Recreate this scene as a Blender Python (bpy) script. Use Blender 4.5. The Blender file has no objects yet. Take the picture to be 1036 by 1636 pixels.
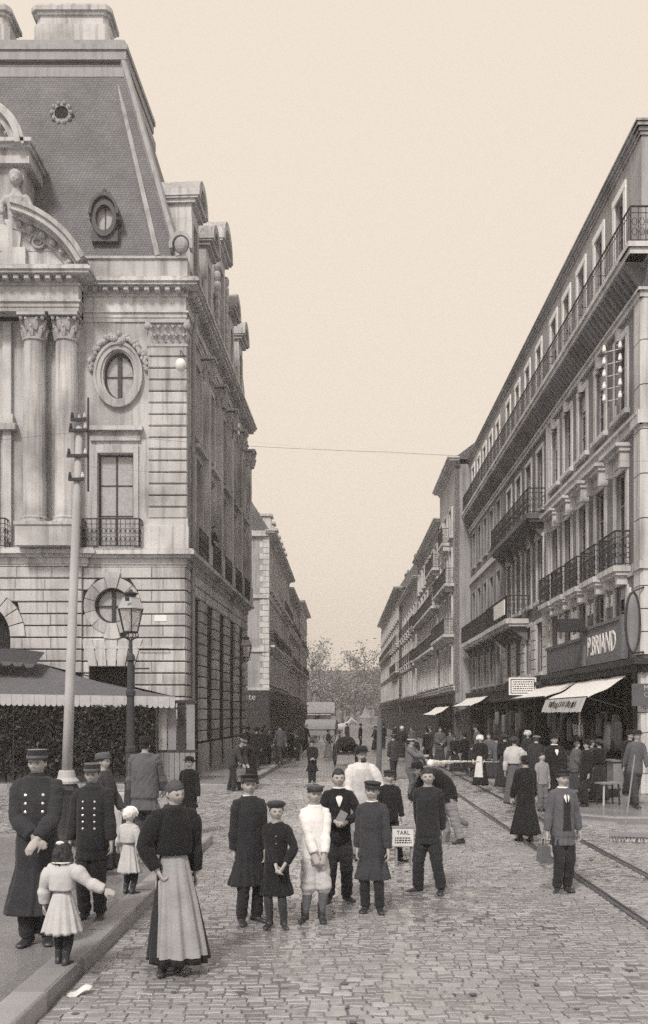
import bpy, math, random
import numpy as np
from mathutils import Vector, Matrix, noise as mnoise
from mathutils.bvhtree import BVHTree
random.seed(1018)
R = math.radians
scene = bpy.context.scene
col = scene.collection
TS = bpy.data.scenes.new('workbench')          # scratch scene for modifier evaluation, removed at the end

# ------------------------------------------------------------------ camera
F_PX, CX, HZ, CAMH = 1500.0, 518.0, 1140.0, 2.30      # focal, centre and horizon in photo pixels (1036 x 1636)
cam_d = bpy.data.cameras.new('camera'); cam = bpy.data.objects.new('camera', cam_d); col.objects.link(cam)
cam.location = (0, 0, CAMH); cam.rotation_euler = (R(90), 0, 0)
cam_d.sensor_fit = 'VERTICAL'; cam_d.sensor_height = 24.0; cam_d.lens = 24.0 * F_PX / 1636.0
cam_d.shift_x = 0.0; cam_d.shift_y = (HZ - 818.0) / 1636.0
cam_d.clip_start = 0.1; cam_d.clip_end = 3000
scene.camera = cam

# ------------------------------------------------------------------ sky and sun (hazy overcast daylight)
SUN_EL, SUN_AZ = R(46), R(200)            # azimuth from +Y clockwise: behind the camera, a little to its left
world = bpy.data.worlds.new('World'); scene.world = world; world.use_nodes = True
wn, wl = world.node_tree.nodes, world.node_tree.links
wn.clear()
w_out = wn.new('ShaderNodeOutputWorld'); w_bg = wn.new('ShaderNodeBackground')
w_sky = wn.new('ShaderNodeTexSky'); w_sky.sky_type = 'NISHITA'; w_sky.sun_disc = False
w_sky.sun_elevation = SUN_EL; w_sky.sun_rotation = SUN_AZ
w_sky.dust_density = 6.0; w_sky.ozone_density = 0.5
w_bw = wn.new('ShaderNodeRGBToBW'); w_tint = wn.new('ShaderNodeMix'); w_tint.data_type = 'RGBA'; w_tint.blend_type = 'MULTIPLY'
w_tint.inputs['Factor'].default_value = 1.0
w_tint.inputs['B'].default_value = (1.0, 0.88, 0.76, 1)
w_mix = wn.new('ShaderNodeMix'); w_mix.data_type = 'RGBA'; w_mix.inputs['Factor'].default_value = 0.9
w_mix.inputs['B'].default_value = (4.78, 4.19, 3.60, 1)    # even cloud layer, paper toned like the print
wl.new(w_sky.outputs[0], w_bw.inputs[0]); wl.new(w_bw.outputs[0], w_tint.inputs['A'])
wl.new(w_tint.outputs['Result'], w_mix.inputs['A']); wl.new(w_mix.outputs['Result'], w_bg.inputs['Color'])
w_bg.inputs['Strength'].default_value = 0.10
wl.new(w_bg.outputs[0], w_out.inputs[0])
sun_d = bpy.data.lights.new('sun', 'SUN'); sun = bpy.data.objects.new('sun', sun_d); col.objects.link(sun)
sun_d.energy = 1.5; sun_d.angle = R(10); sun_d.color = (1.0, 0.92, 0.82)
sun_dir = Vector((math.sin(SUN_AZ) * math.cos(SUN_EL), math.cos(SUN_AZ) * math.cos(SUN_EL), math.sin(SUN_EL)))
sun.rotation_euler = sun_dir.to_track_quat('Z', 'Y').to_euler()
vs = scene.view_settings
vs.view_transform = 'Standard'; vs.look = 'None'; vs.gamma = 1.0; vs.use_curve_mapping = False; vs.exposure = 1.0
scene.cycles.use_denoising = False      # keep the grain, as on a plate
scene.cycles.use_adaptive_sampling = True; scene.cycles.adaptive_threshold = 0.2; scene.cycles.adaptive_min_samples = 48
scene.cycles.max_bounces = 6; scene.cycles.diffuse_bounces = 3; scene.cycles.glossy_bounces = 3
scene.cycles.volume_bounces = 0; scene.cycles.transparent_max_bounces = 8
scene.cycles.sample_clamp_indirect = 6.0

# ------------------------------------------------------------------ helpers
def at(px, py, d): return Vector(((px - CX) * d / F_PX, d, CAMH + (HZ - py) * d / F_PX))
def gd(py, z=0.0): return F_PX * (CAMH - z) / (py - HZ)
def gp(px, py, z=0.0):
    d = gd(py, z); return Vector(((px - CX) * d / F_PX, d, z))
def tag(o, label=None, cat=None, group=None, kind=None):
    if label: o['label'] = label
    if cat: o['category'] = cat
    if group: o['group'] = group
    if kind: o['kind'] = kind
    return o
def empty(name, loc=(0, 0, 0), rz=0.0):
    o = bpy.data.objects.new(name, None); col.objects.link(o)
    o.location = loc; o.rotation_euler = (0, 0, rz); o.empty_display_size = 0.2
    return o
def link(name, me, parent=None, M=None):
    o = bpy.data.objects.new(name, me); col.objects.link(o)
    if parent: o.parent = parent
    if M is not None: o.matrix_local = M
    return o
def copy_tree(o, parent=None):
    c = o.copy(); col.objects.link(c); c.parent = parent
    for ch in o.children: copy_tree(ch, c)
    return c

MATS = {}
def nt_new(name):
    m = bpy.data.materials.new(name); m.use_nodes = True
    n, l = m.node_tree.nodes, m.node_tree.links
    b = n['Principled BSDF']; return m, n, l, b
def grey(v, warm=0.0):
    k = math.exp(-v / 0.3)                       # dark things are a cooler black, as in the print
    return (min(1, v * (1 + warm)), v * (1 + 0.06 * k), v * (1 + 0.32 * k) * (1 - warm), 1)
def mat(name, v, rough=0.85, var=0.18, scale=2.0, streak=0.0, bump=0.0, bscale=40.0, spec=0.3, island=0.0, fine=0.0, rvar=0.0, warm=0.0, metal=0.0, wet=0.0, mud=0.0, sheen=0.0, soot=0.0):
    """grey procedural material: broad + fine value noise, optional vertical dirt streaks, bump, per-island variation"""
    if name in MATS: return MATS[name]
    m, n, l, b = nt_new(name)
    b.inputs['Specular IOR Level'].default_value = spec; b.inputs['Roughness'].default_value = rough
    b.inputs['Metallic'].default_value = metal
    tc = n.new('ShaderNodeNewGeometry')
    def noisef(sc, detail=4, vec=None):
        t = n.new('ShaderNodeTexNoise'); t.inputs['Scale'].default_value = sc; t.inputs['Detail'].default_value = detail
        l.new(vec if vec is not None else tc.outputs['Position'], t.inputs['Vector']); return t
    def mth(op, a, bb):
        t = n.new('ShaderNodeMath'); t.operation = op
        for i, q in enumerate((a, bb)):
            if isinstance(q, (int, float)): t.inputs[i].default_value = q
            else: l.new(q, t.inputs[i])
        return t.outputs[0]
    fac = mth('MULTIPLY_ADD', noisef(scale).outputs['Fac'], 2 * var); fac.node.inputs[2].default_value = 1 - var
    if fine:
        q = mth('MULTIPLY_ADD', noisef(scale * 22, 2).outputs['Fac'], 2 * fine); q.node.inputs[2].default_value = 1 - fine
        fac = mth('MULTIPLY', fac, q)
    if streak:
        mp = n.new('ShaderNodeMapping'); mp.inputs['Scale'].default_value = (5.0, 5.0, 0.35); l.new(tc.outputs['Position'], mp.inputs['Vector'])
        rp = n.new('ShaderNodeMapRange'); rp.inputs['From Min'].default_value = 0.48; rp.inputs['From Max'].default_value = 0.75
        rp.inputs['To Min'].default_value = 1.0; rp.inputs['To Max'].default_value = 1 - streak
        l.new(noisef(1.0, 5, mp.outputs[0]).outputs['Fac'], rp.inputs['Value']); fac = mth('MULTIPLY', fac, rp.outputs[0])
    if island:
        q = mth('MULTIPLY_ADD', tc.outputs['Random Per Island'], 2 * island); q.node.inputs[2].default_value = 1 - island
        fac = mth('MULTIPLY', fac, q)
        oi = n.new('ShaderNodeObjectInfo')
        q = mth('MULTIPLY_ADD', oi.outputs['Random'], 2 * island); q.node.inputs[2].default_value = 1 - island
        fac = mth('MULTIPLY', fac, q)
    if soot:                                       # soot and rain stains in large irregular fields
        rp = n.new('ShaderNodeMapRange'); rp.inputs['From Min'].default_value = 0.46; rp.inputs['From Max'].default_value = 0.72
        rp.inputs['To Min'].default_value = 1.0; rp.inputs['To Max'].default_value = 1 - soot
        l.new(noisef(0.55, 9).outputs['Fac'], rp.inputs['Value']); fac = mth('MULTIPLY', fac, rp.outputs[0])
    mx = n.new('ShaderNodeVectorMath'); mx.operation = 'SCALE'; mx.inputs[0].default_value = grey(v, warm)[:3]
    l.new(fac, mx.inputs['Scale']); l.new(mx.outputs[0], b.inputs['Base Color'])
    if mud:                                        # trodden mud that fills joints, shared by setts, mortar and pavement
        rp = n.new('ShaderNodeMapRange'); rp.inputs['From Min'].default_value = 0.42; rp.inputs['From Max'].default_value = 0.62; rp.inputs['To Max'].default_value = mud
        l.new(noisef(0.75, 10).outputs['Fac'], rp.inputs['Value'])
        mm = n.new('ShaderNodeMix'); mm.data_type = 'RGBA'; l.new(rp.outputs[0], mm.inputs['Factor']); l.new(mx.outputs[0], mm.inputs['A'])
        g = noisef(60, 3); gs = n.new('ShaderNodeVectorMath'); gs.operation = 'SCALE'; gs.inputs[0].default_value = grey(0.46)[:3]; l.new(g.outputs['Fac'], gs.inputs['Scale']); l.new(gs.outputs[0], mm.inputs['B'])
        l.new(mm.outputs['Result'], b.inputs['Base Color'])
    if wet:                                        # film of water, patchy
        rp = n.new('ShaderNodeMapRange'); rp.inputs['From Min'].default_value = 0.34; rp.inputs['From Max'].default_value = 0.50; rp.inputs['To Max'].default_value = wet
        l.new(noisef(0.5, 6).outputs['Fac'], rp.inputs['Value']); l.new(rp.outputs[0], b.inputs['Coat Weight'])
        b.inputs['Coat Roughness'].default_value = 0.10; b.inputs['Coat IOR'].default_value = 1.5
        wb = n.new('ShaderNodeBump'); wb.inputs['Strength'].default_value = 0.16; wb.inputs['Distance'].default_value = 0.01; l.new(noisef(14, 3).outputs['Fac'], wb.inputs['Height']); l.new(wb.outputs[0], b.inputs['Coat Normal'])
    if sheen:
        b.inputs['Sheen Weight'].default_value = sheen; b.inputs['Sheen Roughness'].default_value = 0.45
    if rvar:
        rr = n.new('ShaderNodeMapRange'); rr.inputs['From Min'].default_value = 0.35; rr.inputs['From Max'].default_value = 0.65
        rr.inputs['To Min'].default_value = max(0.05, rough - rvar); rr.inputs['To Max'].default_value = min(1, rough + rvar)
        l.new(noisef(scale * 0.45, 5).outputs['Fac'], rr.inputs['Value']); l.new(rr.outputs[0], b.inputs['Roughness'])
    if bump:
        bp = n.new('ShaderNodeBump'); bp.inputs['Strength'].default_value = bump; bp.inputs['Distance'].default_value = 0.02
        l.new(noisef(bscale, 3).outputs['Fac'], bp.inputs['Height']); l.new(bp.outputs[0], b.inputs['Normal'])
    MATS[name] = m; return m
def brickmat(name, v, bw, bh, mortar=0.01, var=0.25, rough=0.8, vec=None, bump=0.6, spec=0.3, mv=0.5, scale=1.0):
    """small courses (slates, far setts): too fine to pick apart, so a brick texture in the wall's own plane"""
    m, n, l, b = nt_new(name)
    tc = n.new('ShaderNodeNewGeometry'); sp = n.new('ShaderNodeSeparateXYZ'); l.new(tc.outputs['Position'], sp.inputs[0])
    cb = n.new('ShaderNodeCombineXYZ')
    ax = vec or ('X', 'Z')
    if ax == 'roof':
        ad = n.new('ShaderNodeMath'); ad.operation = 'ADD'; l.new(sp.outputs['X'], ad.inputs[0]); l.new(sp.outputs['Y'], ad.inputs[1])
        l.new(ad.outputs[0], cb.inputs[0]); l.new(sp.outputs['Z'], cb.inputs[1])
    else:
        l.new(sp.outputs[ax[0]], cb.inputs[0]); l.new(sp.outputs[ax[1]], cb.inputs[1])
    t = n.new('ShaderNodeTexBrick'); l.new(cb.outputs[0], t.inputs['Vector'])
    t.inputs['Scale'].default_value = 1.0; t.inputs['Brick Width'].default_value = bw; t.inputs['Row Height'].default_value = bh
    t.inputs['Mortar Size'].default_value = mortar; t.inputs['Bias'].default_value = 0.0
    t.inputs['Color1'].default_value = grey(v * (1 - var)); t.inputs['Color2'].default_value = grey(v * (1 + var)); t.inputs['Mortar'].default_value = grey(v * mv)
    nz = n.new('ShaderNodeTexNoise'); nz.inputs['Scale'].default_value = 0.8 * scale; nz.inputs['Detail'].default_value = 6; l.new(tc.outputs['Position'], nz.inputs['Vector'])
    mr = n.new('ShaderNodeMapRange'); mr.inputs['To Min'].default_value = 0.35; mr.inputs['To Max'].default_value = 1.65; l.new(nz.outputs['Fac'], mr.inputs['Value'])
    mx = n.new('ShaderNodeVectorMath'); mx.operation = 'SCALE'; l.new(t.outputs['Color'], mx.inputs[0]); l.new(mr.outputs[0], mx.inputs['Scale'])
    l.new(mx.outputs[0], b.inputs['Base Color']); b.inputs['Roughness'].default_value = rough; b.inputs['Specular IOR Level'].default_value = spec
    bp = n.new('ShaderNodeBump'); bp.inputs['Strength'].default_value = bump; bp.inputs['Distance'].default_value = 0.02; bp.invert = True
    l.new(t.outputs['Fac'], bp.inputs['Height']); l.new(bp.outputs[0], b.inputs['Normal'])
    MATS[name] = m; return m
def glassmat(name, v=0.02, rough=0.06, spec=0.16):
    m, n, l, b = nt_new(name)
    b.inputs['Base Color'].default_value = grey(v); b.inputs['Roughness'].default_value = rough; b.inputs['Specular IOR Level'].default_value = spec
    t = n.new('ShaderNodeTexNoise'); t.inputs['Scale'].default_value = 1.3
    bp = n.new('ShaderNodeBump'); bp.inputs['Strength'].default_value = 0.08; l.new(t.outputs['Fac'], bp.inputs['Height']); l.new(bp.outputs[0], b.inputs['Normal'])
    MATS[name] = m; return m

stone   = mat('palace_stone', 0.49, 0.9, 0.22, 1.2, streak=0.5, bump=0.4, bscale=25, island=0.12, fine=0.16, soot=0.5)
stoneb  = mat('palace_joint', 0.06, 0.95, 0.2, 3)
carved  = mat('carved_stone', 0.40, 0.9, 0.3, 4.0, streak=0.3, bump=0.4, bscale=30)
slate   = brickmat('slate', 0.125, 0.13, 0.10, 0.010, 0.14, 0.6, 'roof', 0.5)
zinc    = mat('zinc', 0.26, 0.6, 0.25, 1.5, streak=0.35, spec=0.4)
stucco  = mat('stucco_grey', 0.22, 0.92, 0.16, 0.9, streak=0.45, bump=0.2, bscale=60, fine=0.16, soot=0.45)
stuccod = mat('stucco_dark', 0.16, 0.92, 0.2, 0.9, streak=0.45, bump=0.2, bscale=60, fine=0.18, soot=0.45)
stuccop = mat('stucco_pale', 0.36, 0.92, 0.14, 0.7, streak=0.42, bump=0.15, bscale=50, fine=0.12, soot=0.35)
trim    = mat('pale_trim', 0.58, 0.85, 0.15, 2.0, streak=0.40, fine=0.12, soot=0.3)
whitep  = mat('white_paint', 0.78, 0.7, 0.08, 3.0)
wirem   = mat('wire_grey', 0.12, 0.7, 0.1, 5)
iron    = mat('black_iron', 0.03, 0.5, 0.2, 5, spec=0.4)
woodd   = mat('dark_wood', 0.035, 0.6, 0.3, 3, fine=0.2)
woodm   = mat('grey_wood', 0.24, 0.8, 0.25, 4, fine=0.2)
framem  = mat('window_wood', 0.30, 0.7, 0.2, 3)
glass   = glassmat('window_glass', 0.015, 0.08)
glassm  = mat('curtained_glass', 0.36, 0.25, 0.35, 7, spec=0.5, fine=0.35)
shut    = mat('shutter', 0.028, 0.8, 0.25, 2, streak=0.3)
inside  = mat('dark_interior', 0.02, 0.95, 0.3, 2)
canvas  = mat('canvas', 0.74, 0.9, 0.08, 2, fine=0.05)
canvasg = mat('grey_canvas', 0.12, 0.95, 0.2, 2, streak=0.2, fine=0.12)
setts   = mat('wet_sett', 0.28, 0.36, 0.35, 0.8, bump=0.30, bscale=70, spec=0.5, island=0.2, fine=0.15, rvar=0.15, wet=1.0, mud=0.7)
mortar  = mat('wet_mortar', 0.11, 0.40, 0.6, 5.0, spec=0.5, bump=0.3, bscale=90, wet=0.5, mud=0.95)
asphalt = mat('sandy_asphalt', 0.20, 0.62, 0.5, 1.3, bump=0.7, bscale=70, fine=0.45, spec=0.4, rvar=0.2, wet=0.35, mud=0.6)
groundm = mat('packed_ground', 0.20, 0.75, 0.3, 0.4, bump=0.3, bscale=30, fine=0.2)
kerbm   = mat('granite_kerb', 0.27, 0.5, 0.25, 3, fine=0.3, bump=0.3, bscale=80, spec=0.5, island=0.12)
farsett = brickmat('far_setts', 0.27, 0.24, 0.16, 0.02, 0.25, 0.42, ('X', 'Y'), 0.7, 0.5, 0.35, 0.6)
steel   = mat('rail_steel', 0.22, 0.32, 0.3, 4, metal=0.7, spec=0.5)
leafm   = mat('hedge_leaf', 0.032, 0.6, 0.4, 1.5, island=0.35, spec=0.4)  # deep shade of the hedge mass put into the leaf colour
treem   = mat('tree_leaf', 0.26, 0.7, 0.4, 0.3, island=0.35, spec=0.3)  # leaf colour lightened to stand in for distance haze
barkm   = mat('bark', 0.12, 0.9, 0.3, 3)
poleg   = mat('grey_paint', 0.43, 0.6, 0.18, 2, streak=0.25)
porc    = mat('porcelain', 0.8, 0.2, 0.05, 2, spec=0.6)
paper   = mat('paper', 0.8, 0.9, 0.05, 3)
inkm    = mat('sign_ink', 0.03, 0.8, 0.1, 3)
skin    = mat('skin', 0.36, 0.6, 0.12, 14, spec=0.35, warm=0.06)
cloths  = {k: mat('cloth_' + k, v, 0.92, 0.25, 9, bump=0.5 if v < .2 else .2, bscale=38, fine=0.2 if v < .2 else .1, spec=0.2, sheen=0.12) for k, v in
           dict(black=0.016, soot=0.026, dark=0.045, navy=0.034, mid=0.13, tweed=0.10, grey=0.24, pale=0.46, white=0.72, cream=0.6).items()}
hairm   = mat('hair', 0.03, 0.55, 0.35, 30, bump=0.5, bscale=120, spec=0.4)
hairg   = mat('hair_brown', 0.065, 0.6, 0.35, 30, bump=0.5, bscale=120, spec=0.4)
leather = mat('leather', 0.035, 0.42, 0.4, 12, spec=0.5, fine=0.3)
brass   = mat('brass', 0.7, 0.3, 0.1, 5, metal=0.6, spec=0.6)
eyew    = mat('eye_white', 0.10, 0.4, 0.05, 5)
lipm    = mat('lip', 0.12, 0.6, 0.1, 9)
straw   = mat('straw', 0.5, 0.85, 0.15, 12, fine=0.2)
def watermat():
    m, n, l, b = nt_new('spray')
    b.inputs['Base Color'].default_value = (0.9, 0.9, 0.88, 1); b.inputs['Roughness'].default_value = 0.4; b.inputs['Alpha'].default_value = 0.8
    return m
spraym = watermat()
def lampglass():
    m, n, l, b = nt_new('lamp_glass')
    b.inputs['Base Color'].default_value = (0.55, 0.55, 0.55, 1); b.inputs['Roughness'].default_value = 0.1; b.inputs['Alpha'].default_value = 0.38
    return m
lampg = lampglass()

class MB:
    """collects shapes; build() links them as ONE mesh object"""
    def __init__(s): s.v = []; s.f = []
    def add(s, vs, fs, M=None):
        b = len(s.v)
        s.v += [tuple(M @ Vector(p)) for p in vs] if M is not None else [tuple(p) for p in vs]
        s.f += [tuple(i + b for i in f) for f in fs]; return s
    def box(s, x0, x1, y0, y1, z0, z1, M=None):
        return s.add([(x0,y0,z0),(x1,y0,z0),(x1,y1,z0),(x0,y1,z0),(x0,y0,z1),(x1,y0,z1),(x1,y1,z1),(x0,y1,z1)],
                     [(3,2,1,0),(4,5,6,7),(0,1,5,4),(1,2,6,5),(2,3,7,6),(3,0,4,7)], M)
    def cham(s, x0, x1, y0, y1, z0, z1, c, M=None):
        """box whose y1 (outer) face is chamfered by c"""
        return s.add([(x0,y0,z0),(x1,y0,z0),(x1,y0,z1),(x0,y0,z1),(x0,y1-c,z0),(x1,y1-c,z0),(x1,y1-c,z1),(x0,y1-c,z1),
                      (x0+c,y1,z0+c),(x1-c,y1,z0+c),(x1-c,y1,z1-c),(x0+c,y1,z1-c)],
                     [(0,1,2,3),(1,0,4,5),(2,1,5,6),(3,2,6,7),(0,3,7,4),(5,4,8,9),(6,5,9,10),(7,6,10,11),(4,7,11,8),(9,8,11,10)], M)
    def prism(s, poly, y0, y1, M=None, c=0.0):
        """polygon in (x,z) extruded from y0 to y1 (y1 = outer); c shrinks the outer face for a chamfer"""
        n = len(poly); cx = sum(p[0] for p in poly) / n; cz = sum(p[1] for p in poly) / n
        v = [(x, y0, z) for x, z in poly]; fs = [tuple(range(n))]
        if c:
            v += [(x, y1 - c, z) for x, z in poly]
            for x, z in poly:
                L = math.hypot(x - cx, z - cz) or 1; v.append((x - (x - cx) / L * c * 1.3, y1, z - (z - cz) / L * c * 1.3))
            for k in (0, n):
                fs += [(k + i, k + n + i, k + n + (i + 1) % n, k + (i + 1) % n) for i in range(n)]
            fs.append(tuple(reversed(range(2 * n, 3 * n))))
        else:
            v += [(x, y1, z) for x, z in poly]
            fs += [(i, n + i, n + (i + 1) % n, (i + 1) % n) for i in range(n)]; fs.append(tuple(reversed(range(n, 2 * n))))
        return s.add(v, fs, M)
    def loft(s, rings, cap=True, M=None, closed=True):
        n = len(rings[0]); v = [p for r in rings for p in r]; fs = []
        for k in range(len(rings) - 1):
            for i in range(n if closed else n - 1):
                j = (i + 1) % n; fs.append((k*n+i, k*n+j, (k+1)*n+j, (k+1)*n+i))
        if cap: fs.append(tuple(reversed(range(n)))); fs.append(tuple(range((len(rings)-1)*n, len(rings)*n)))
        return s.add(v, fs, M)
    def lathe(s, prof, n=12, M=None, sx=1.0, sy=1.0, cap=True):
        return s.loft([[(r*sx*math.cos(2*math.pi*i/n), r*sy*math.sin(2*math.pi*i/n), z) for i in range(n)] for r, z in prof], cap, M)
    def tube(s, pts, rad, n=8, M=None, cap=True, rounded=False, up=None):
        pts = [Vector(p) for p in pts]; m = len(pts)
        rad = list(rad) if isinstance(rad, (list, tuple)) else [rad] * m
        rad = [r if isinstance(r, tuple) else (r, r) for r in rad]
        T = [(pts[min(i+1, m-1)] - pts[max(i-1, 0)]).normalized() for i in range(m)]
        u = Vector(up) if up is not None else (Vector((1,0,0)) if abs(T[0].x) < 0.9 else Vector((0,1,0)))
        P, Q, TT = [], [], []
        if rounded:
            a, b = rad[0]; P += [pts[0] - T[0]*a*0.9, pts[0] - T[0]*a*0.6]; Q += [(a*.3, b*.3), (a*.78, b*.78)]; TT += [T[0], T[0]]
        P += pts; Q += rad; TT += T
        if rounded:
            a, b = rad[-1]; P += [pts[-1] + T[-1]*a*0.6, pts[-1] + T[-1]*a*0.9]; Q += [(a*.78, b*.78), (a*.3, b*.3)]; TT += [T[-1], T[-1]]
        rings = []
        for p, (a, b), t in zip(P, Q, TT):
            u = (u - t * u.dot(t))
            u = u.normalized() if u.length > 1e-6 else t.orthogonal().normalized()
            w = t.cross(u)
            rings.append([tuple(p + u*a*math.cos(2*math.pi*i/n) + w*b*math.sin(2*math.pi*i/n)) for i in range(n)])
        return s.loft(rings, cap, M)
    def ell(s, c, r, n=12, m=8, M=None):
        rings = []
        for k in range(m + 1):
            th = math.pi * (0.04 + 0.92 * k / m)
            rings.append([(c[0]+r[0]*math.sin(th)*math.cos(2*math.pi*i/n), c[1]+r[1]*math.sin(th)*math.sin(2*math.pi*i/n), c[2]-r[2]*math.cos(th)) for i in range(n)])
        return s.loft(rings, True, M)
    def mesh(s, name, material, smooth=False, flip=False):
        me = bpy.data.meshes.new(name)
        me.from_pydata(s.v, [], [f[::-1] for f in s.f] if flip else s.f)
        if material: me.materials.append(material)
        if smooth: me.polygons.foreach_set('use_smooth', [True] * len(me.polygons))
        me.update(); return me
    def build(s, name, material, parent=None, M=None, smooth=False, bake=None):
        """bake: matrix applied to the vertices; M: object matrix relative to the parent"""
        if bake is not None:
            s.v = [tuple(bake @ Vector(p)) for p in s.v]
        flip = bake is not None and bake.determinant() < 0
        return link(name, s.mesh(name, material, smooth, flip), parent, M)
def frame(o, sx, out):
    """matrix mapping local (along, out, up) to world"""
    sx = Vector(sx).normalized(); out = Vector(out).normalized()
    return Matrix(((sx.x, out.x, 0, o[0]), (sx.y, out.y, 0, o[1]), (0, 0, 1, o[2]), (0, 0, 0, 1)))
JUNK = []
def work_object():
    if 'o' not in WORK:
        me = bpy.data.meshes.new('scratch'); o = bpy.data.objects.new('scratch', me); TS.collection.objects.link(o)
        md = o.modifiers.new('r', 'REMESH'); md.mode = 'VOXEL'; md.use_smooth_shade = True
        sm = o.modifiers.new('s', 'SMOOTH'); sm.factor = 0.5; WORK['o'] = o; JUNK.append(me)
    return WORK['o']
WORK = {}
def remesh(mb, voxel, name='m', disp=0.0, dscale=(10, 10, 3), smooth_it=0, seed=0.0):
    me = mb.mesh(name, None); JUNK.append(me); o = work_object(); o.data = me
    o.modifiers['r'].voxel_size = voxel; o.modifiers['s'].iterations = max(1, smooth_it); o.modifiers['s'].show_viewport = smooth_it > 0
    TS.view_layers[0].update(); dg = TS.view_layers[0].depsgraph
    out = bpy.data.meshes.new_from_object(o.evaluated_get(dg)); out.name = name
    if disp:
        n = len(out.vertices); co = np.empty(n*3, 'f'); no = np.empty(n*3, 'f')
        out.vertices.foreach_get('co', co); out.vertices.foreach_get('normal', no); c3 = co.reshape(-1, 3)
        q = c3*np.array(dscale, 'f') + np.array((seed, 0, 0), 'f')
        d = np.array([mnoise.noise(p) + 0.5*mnoise.noise((p[0]*2.1, p[1]*2.1, p[2]*2.1)) for p in q.tolist()], 'f')
        c3 += no.reshape(-1, 3)*(disp*d)[:, None]
        out.vertices.foreach_set('co', co); out.update()
    return out
def text_mesh(txt, size, material, parent, M, name='lettering', depth=0.006, squeeze=1.0, spacing=1.0, align='CENTER'):
    cu = bpy.data.curves.new('txt', 'FONT'); cu.body = txt; cu.size = size; cu.extrude = depth
    cu.align_x = align; cu.align_y = 'CENTER'; cu.space_character = spacing
    cu.resolution_u = 2
    o = bpy.data.objects.new('txt', cu); TS.collection.objects.link(o)
    TS.view_layers[0].update(); dg = TS.view_layers[0].depsgraph
    me = bpy.data.meshes.new_from_object(o.evaluated_get(dg)); TS.collection.objects.unlink(o); JUNK.append(o)
    for v in me.vertices: v.co.x *= squeeze
    me.materials.clear(); me.materials.append(material); me.name = name
    # text plane x right, y up, z out
    return link(name, me, parent, M)
# ------------------------------------------------------------------ ground, road, pavements
SK = 0.0167                                        # the street runs a touch to the right of the view axis
def sx(x0, y): return x0 + SK * y
def quad_sheet(name, pts, z, material, th=None):
    m = MB(); n = len(pts)
    if th: m.add([(x, y, z) for x, y in pts] + [(x, y, z - th) for x, y in pts], [tuple(range(n))] + [(i, n + i, n + (i + 1) % n, (i + 1) % n) for i in range(n)])
    else: m.add([(x, y, z) for x, y in pts], [tuple(range(n))])
    o = m.build(name, material); tag(o, kind='structure'); return o
def area_pts(pts):
    return pts if sum(pts[i][0]*pts[(i+1)%len(pts)][1] - pts[(i+1)%len(pts)][0]*pts[i][1] for i in range(len(pts))) > 0 else pts[::-1]
ground = quad_sheet('ground', [(-900, -60), (900, -60), (900, 1500), (-900, 1500)], -0.07, groundm)
XL, XR = -2.28, 4.83                               # kerb lines at y = 0
Y_NEAR_END, Y_L2, Y_R = 16.8, 28.6, 19.4           # end of near left pavement, start of the far left one, start of the right one
YS0, YS1 = 1.0, 33.0
road = quad_sheet('road', [(-30, -8), (30, -8), (30, YS1), (-30, YS1)], -0.011, mortar)
road_far = quad_sheet('road_far', [(-40, YS1), (40, YS1), (24, 330), (-24, 330)], -0.006, farsett)
PAV = 0.13
def pavement(name, pts): return quad_sheet(name, area_pts(pts), PAV, asphalt, 0.22)
pav_near = pavement('pavement_near', [(-30, -8), (sx(XL, -8), -8), (sx(XL, Y_NEAR_END), Y_NEAR_END), (-30, Y_NEAR_END)])
pav_left = pavement('pavement_left', [(-30, Y_L2), (-2.95, Y_L2), (-2.45, Y_L2 + 0.6), (sx(-2.75, 52) + 0.55, 52), (sx(-2.6, 230), 230), (-30, 230)])
pav_right = pavement('pavement_right', [(sx(XR, Y_R) + 0.9, Y_R), (30, Y_R), (30, 230), (sx(XR, 230), 230), (sx(XR, Y_R + 0.9), Y_R + 0.9)])

def kerb_run(parent, a, b, inward, ztop=PAV + 0.012, w=0.26, L=1.05, first=0.0):
    """granite kerb stones from a to b, each a part of its pavement"""
    a, b = Vector(a), Vector(b); d = (b - a); n = max(1, int(d.length / L)); u = d.normalized(); inn = Vector(inward).normalized()
    rnd = random.Random(int(a.x * 97 + a.y * 31))
    for i in range(n):
        s0, s1 = d.length * i / n + 0.006, d.length * (i + 1) / n - 0.006
        jz, jo = rnd.uniform(-0.006, 0.006), rnd.uniform(-0.008, 0.008)
        m = MB(); p0 = a + u * s0; p1 = a + u * s1; c = 0.02
        prof = [(jo - 0.012, -0.10), (jo, ztop - c + jz), (jo + c, ztop + jz), (jo + w, ztop + jz), (jo + w, -0.10)]
        rings = [[tuple(Vector((p.x + inn.x * q[0], p.y + inn.y * q[0], q[1]))) for q in prof] for p in (p0, p1)]
        m.loft(rings); m.build('kerb_stone', kerbm, parent)
kerb_run(pav_near, (sx(XL, 2), 2), (sx(XL, Y_NEAR_END), Y_NEAR_END), (-1, 0))
kerb_run(pav_near, (sx(XL, Y_NEAR_END) - 0.27, Y_NEAR_END), (-14, Y_NEAR_END), (0, -1))
kerb_run(pav_left, (-2.45, Y_L2 + 0.6), (sx(-2.75, 52) + 0.55, 52), (-1, 0))
kerb_run(pav_left, (-2.95, Y_L2), (-13, Y_L2), (0, 1))
kerb_run(pav_left, (-2.95, Y_L2), (-2.45, Y_L2 + 0.6), (-0.77, 0.64))
kerb_run(pav_right, (sx(XR, Y_R + 0.9), Y_R + 0.9), (sx(XR, 60), 60), (1, 0))
kerb_run(pav_right, (sx(XR, Y_R) + 0.9, Y_R), (13, Y_R), (0, 1), ztop=PAV + 0.02)
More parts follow.
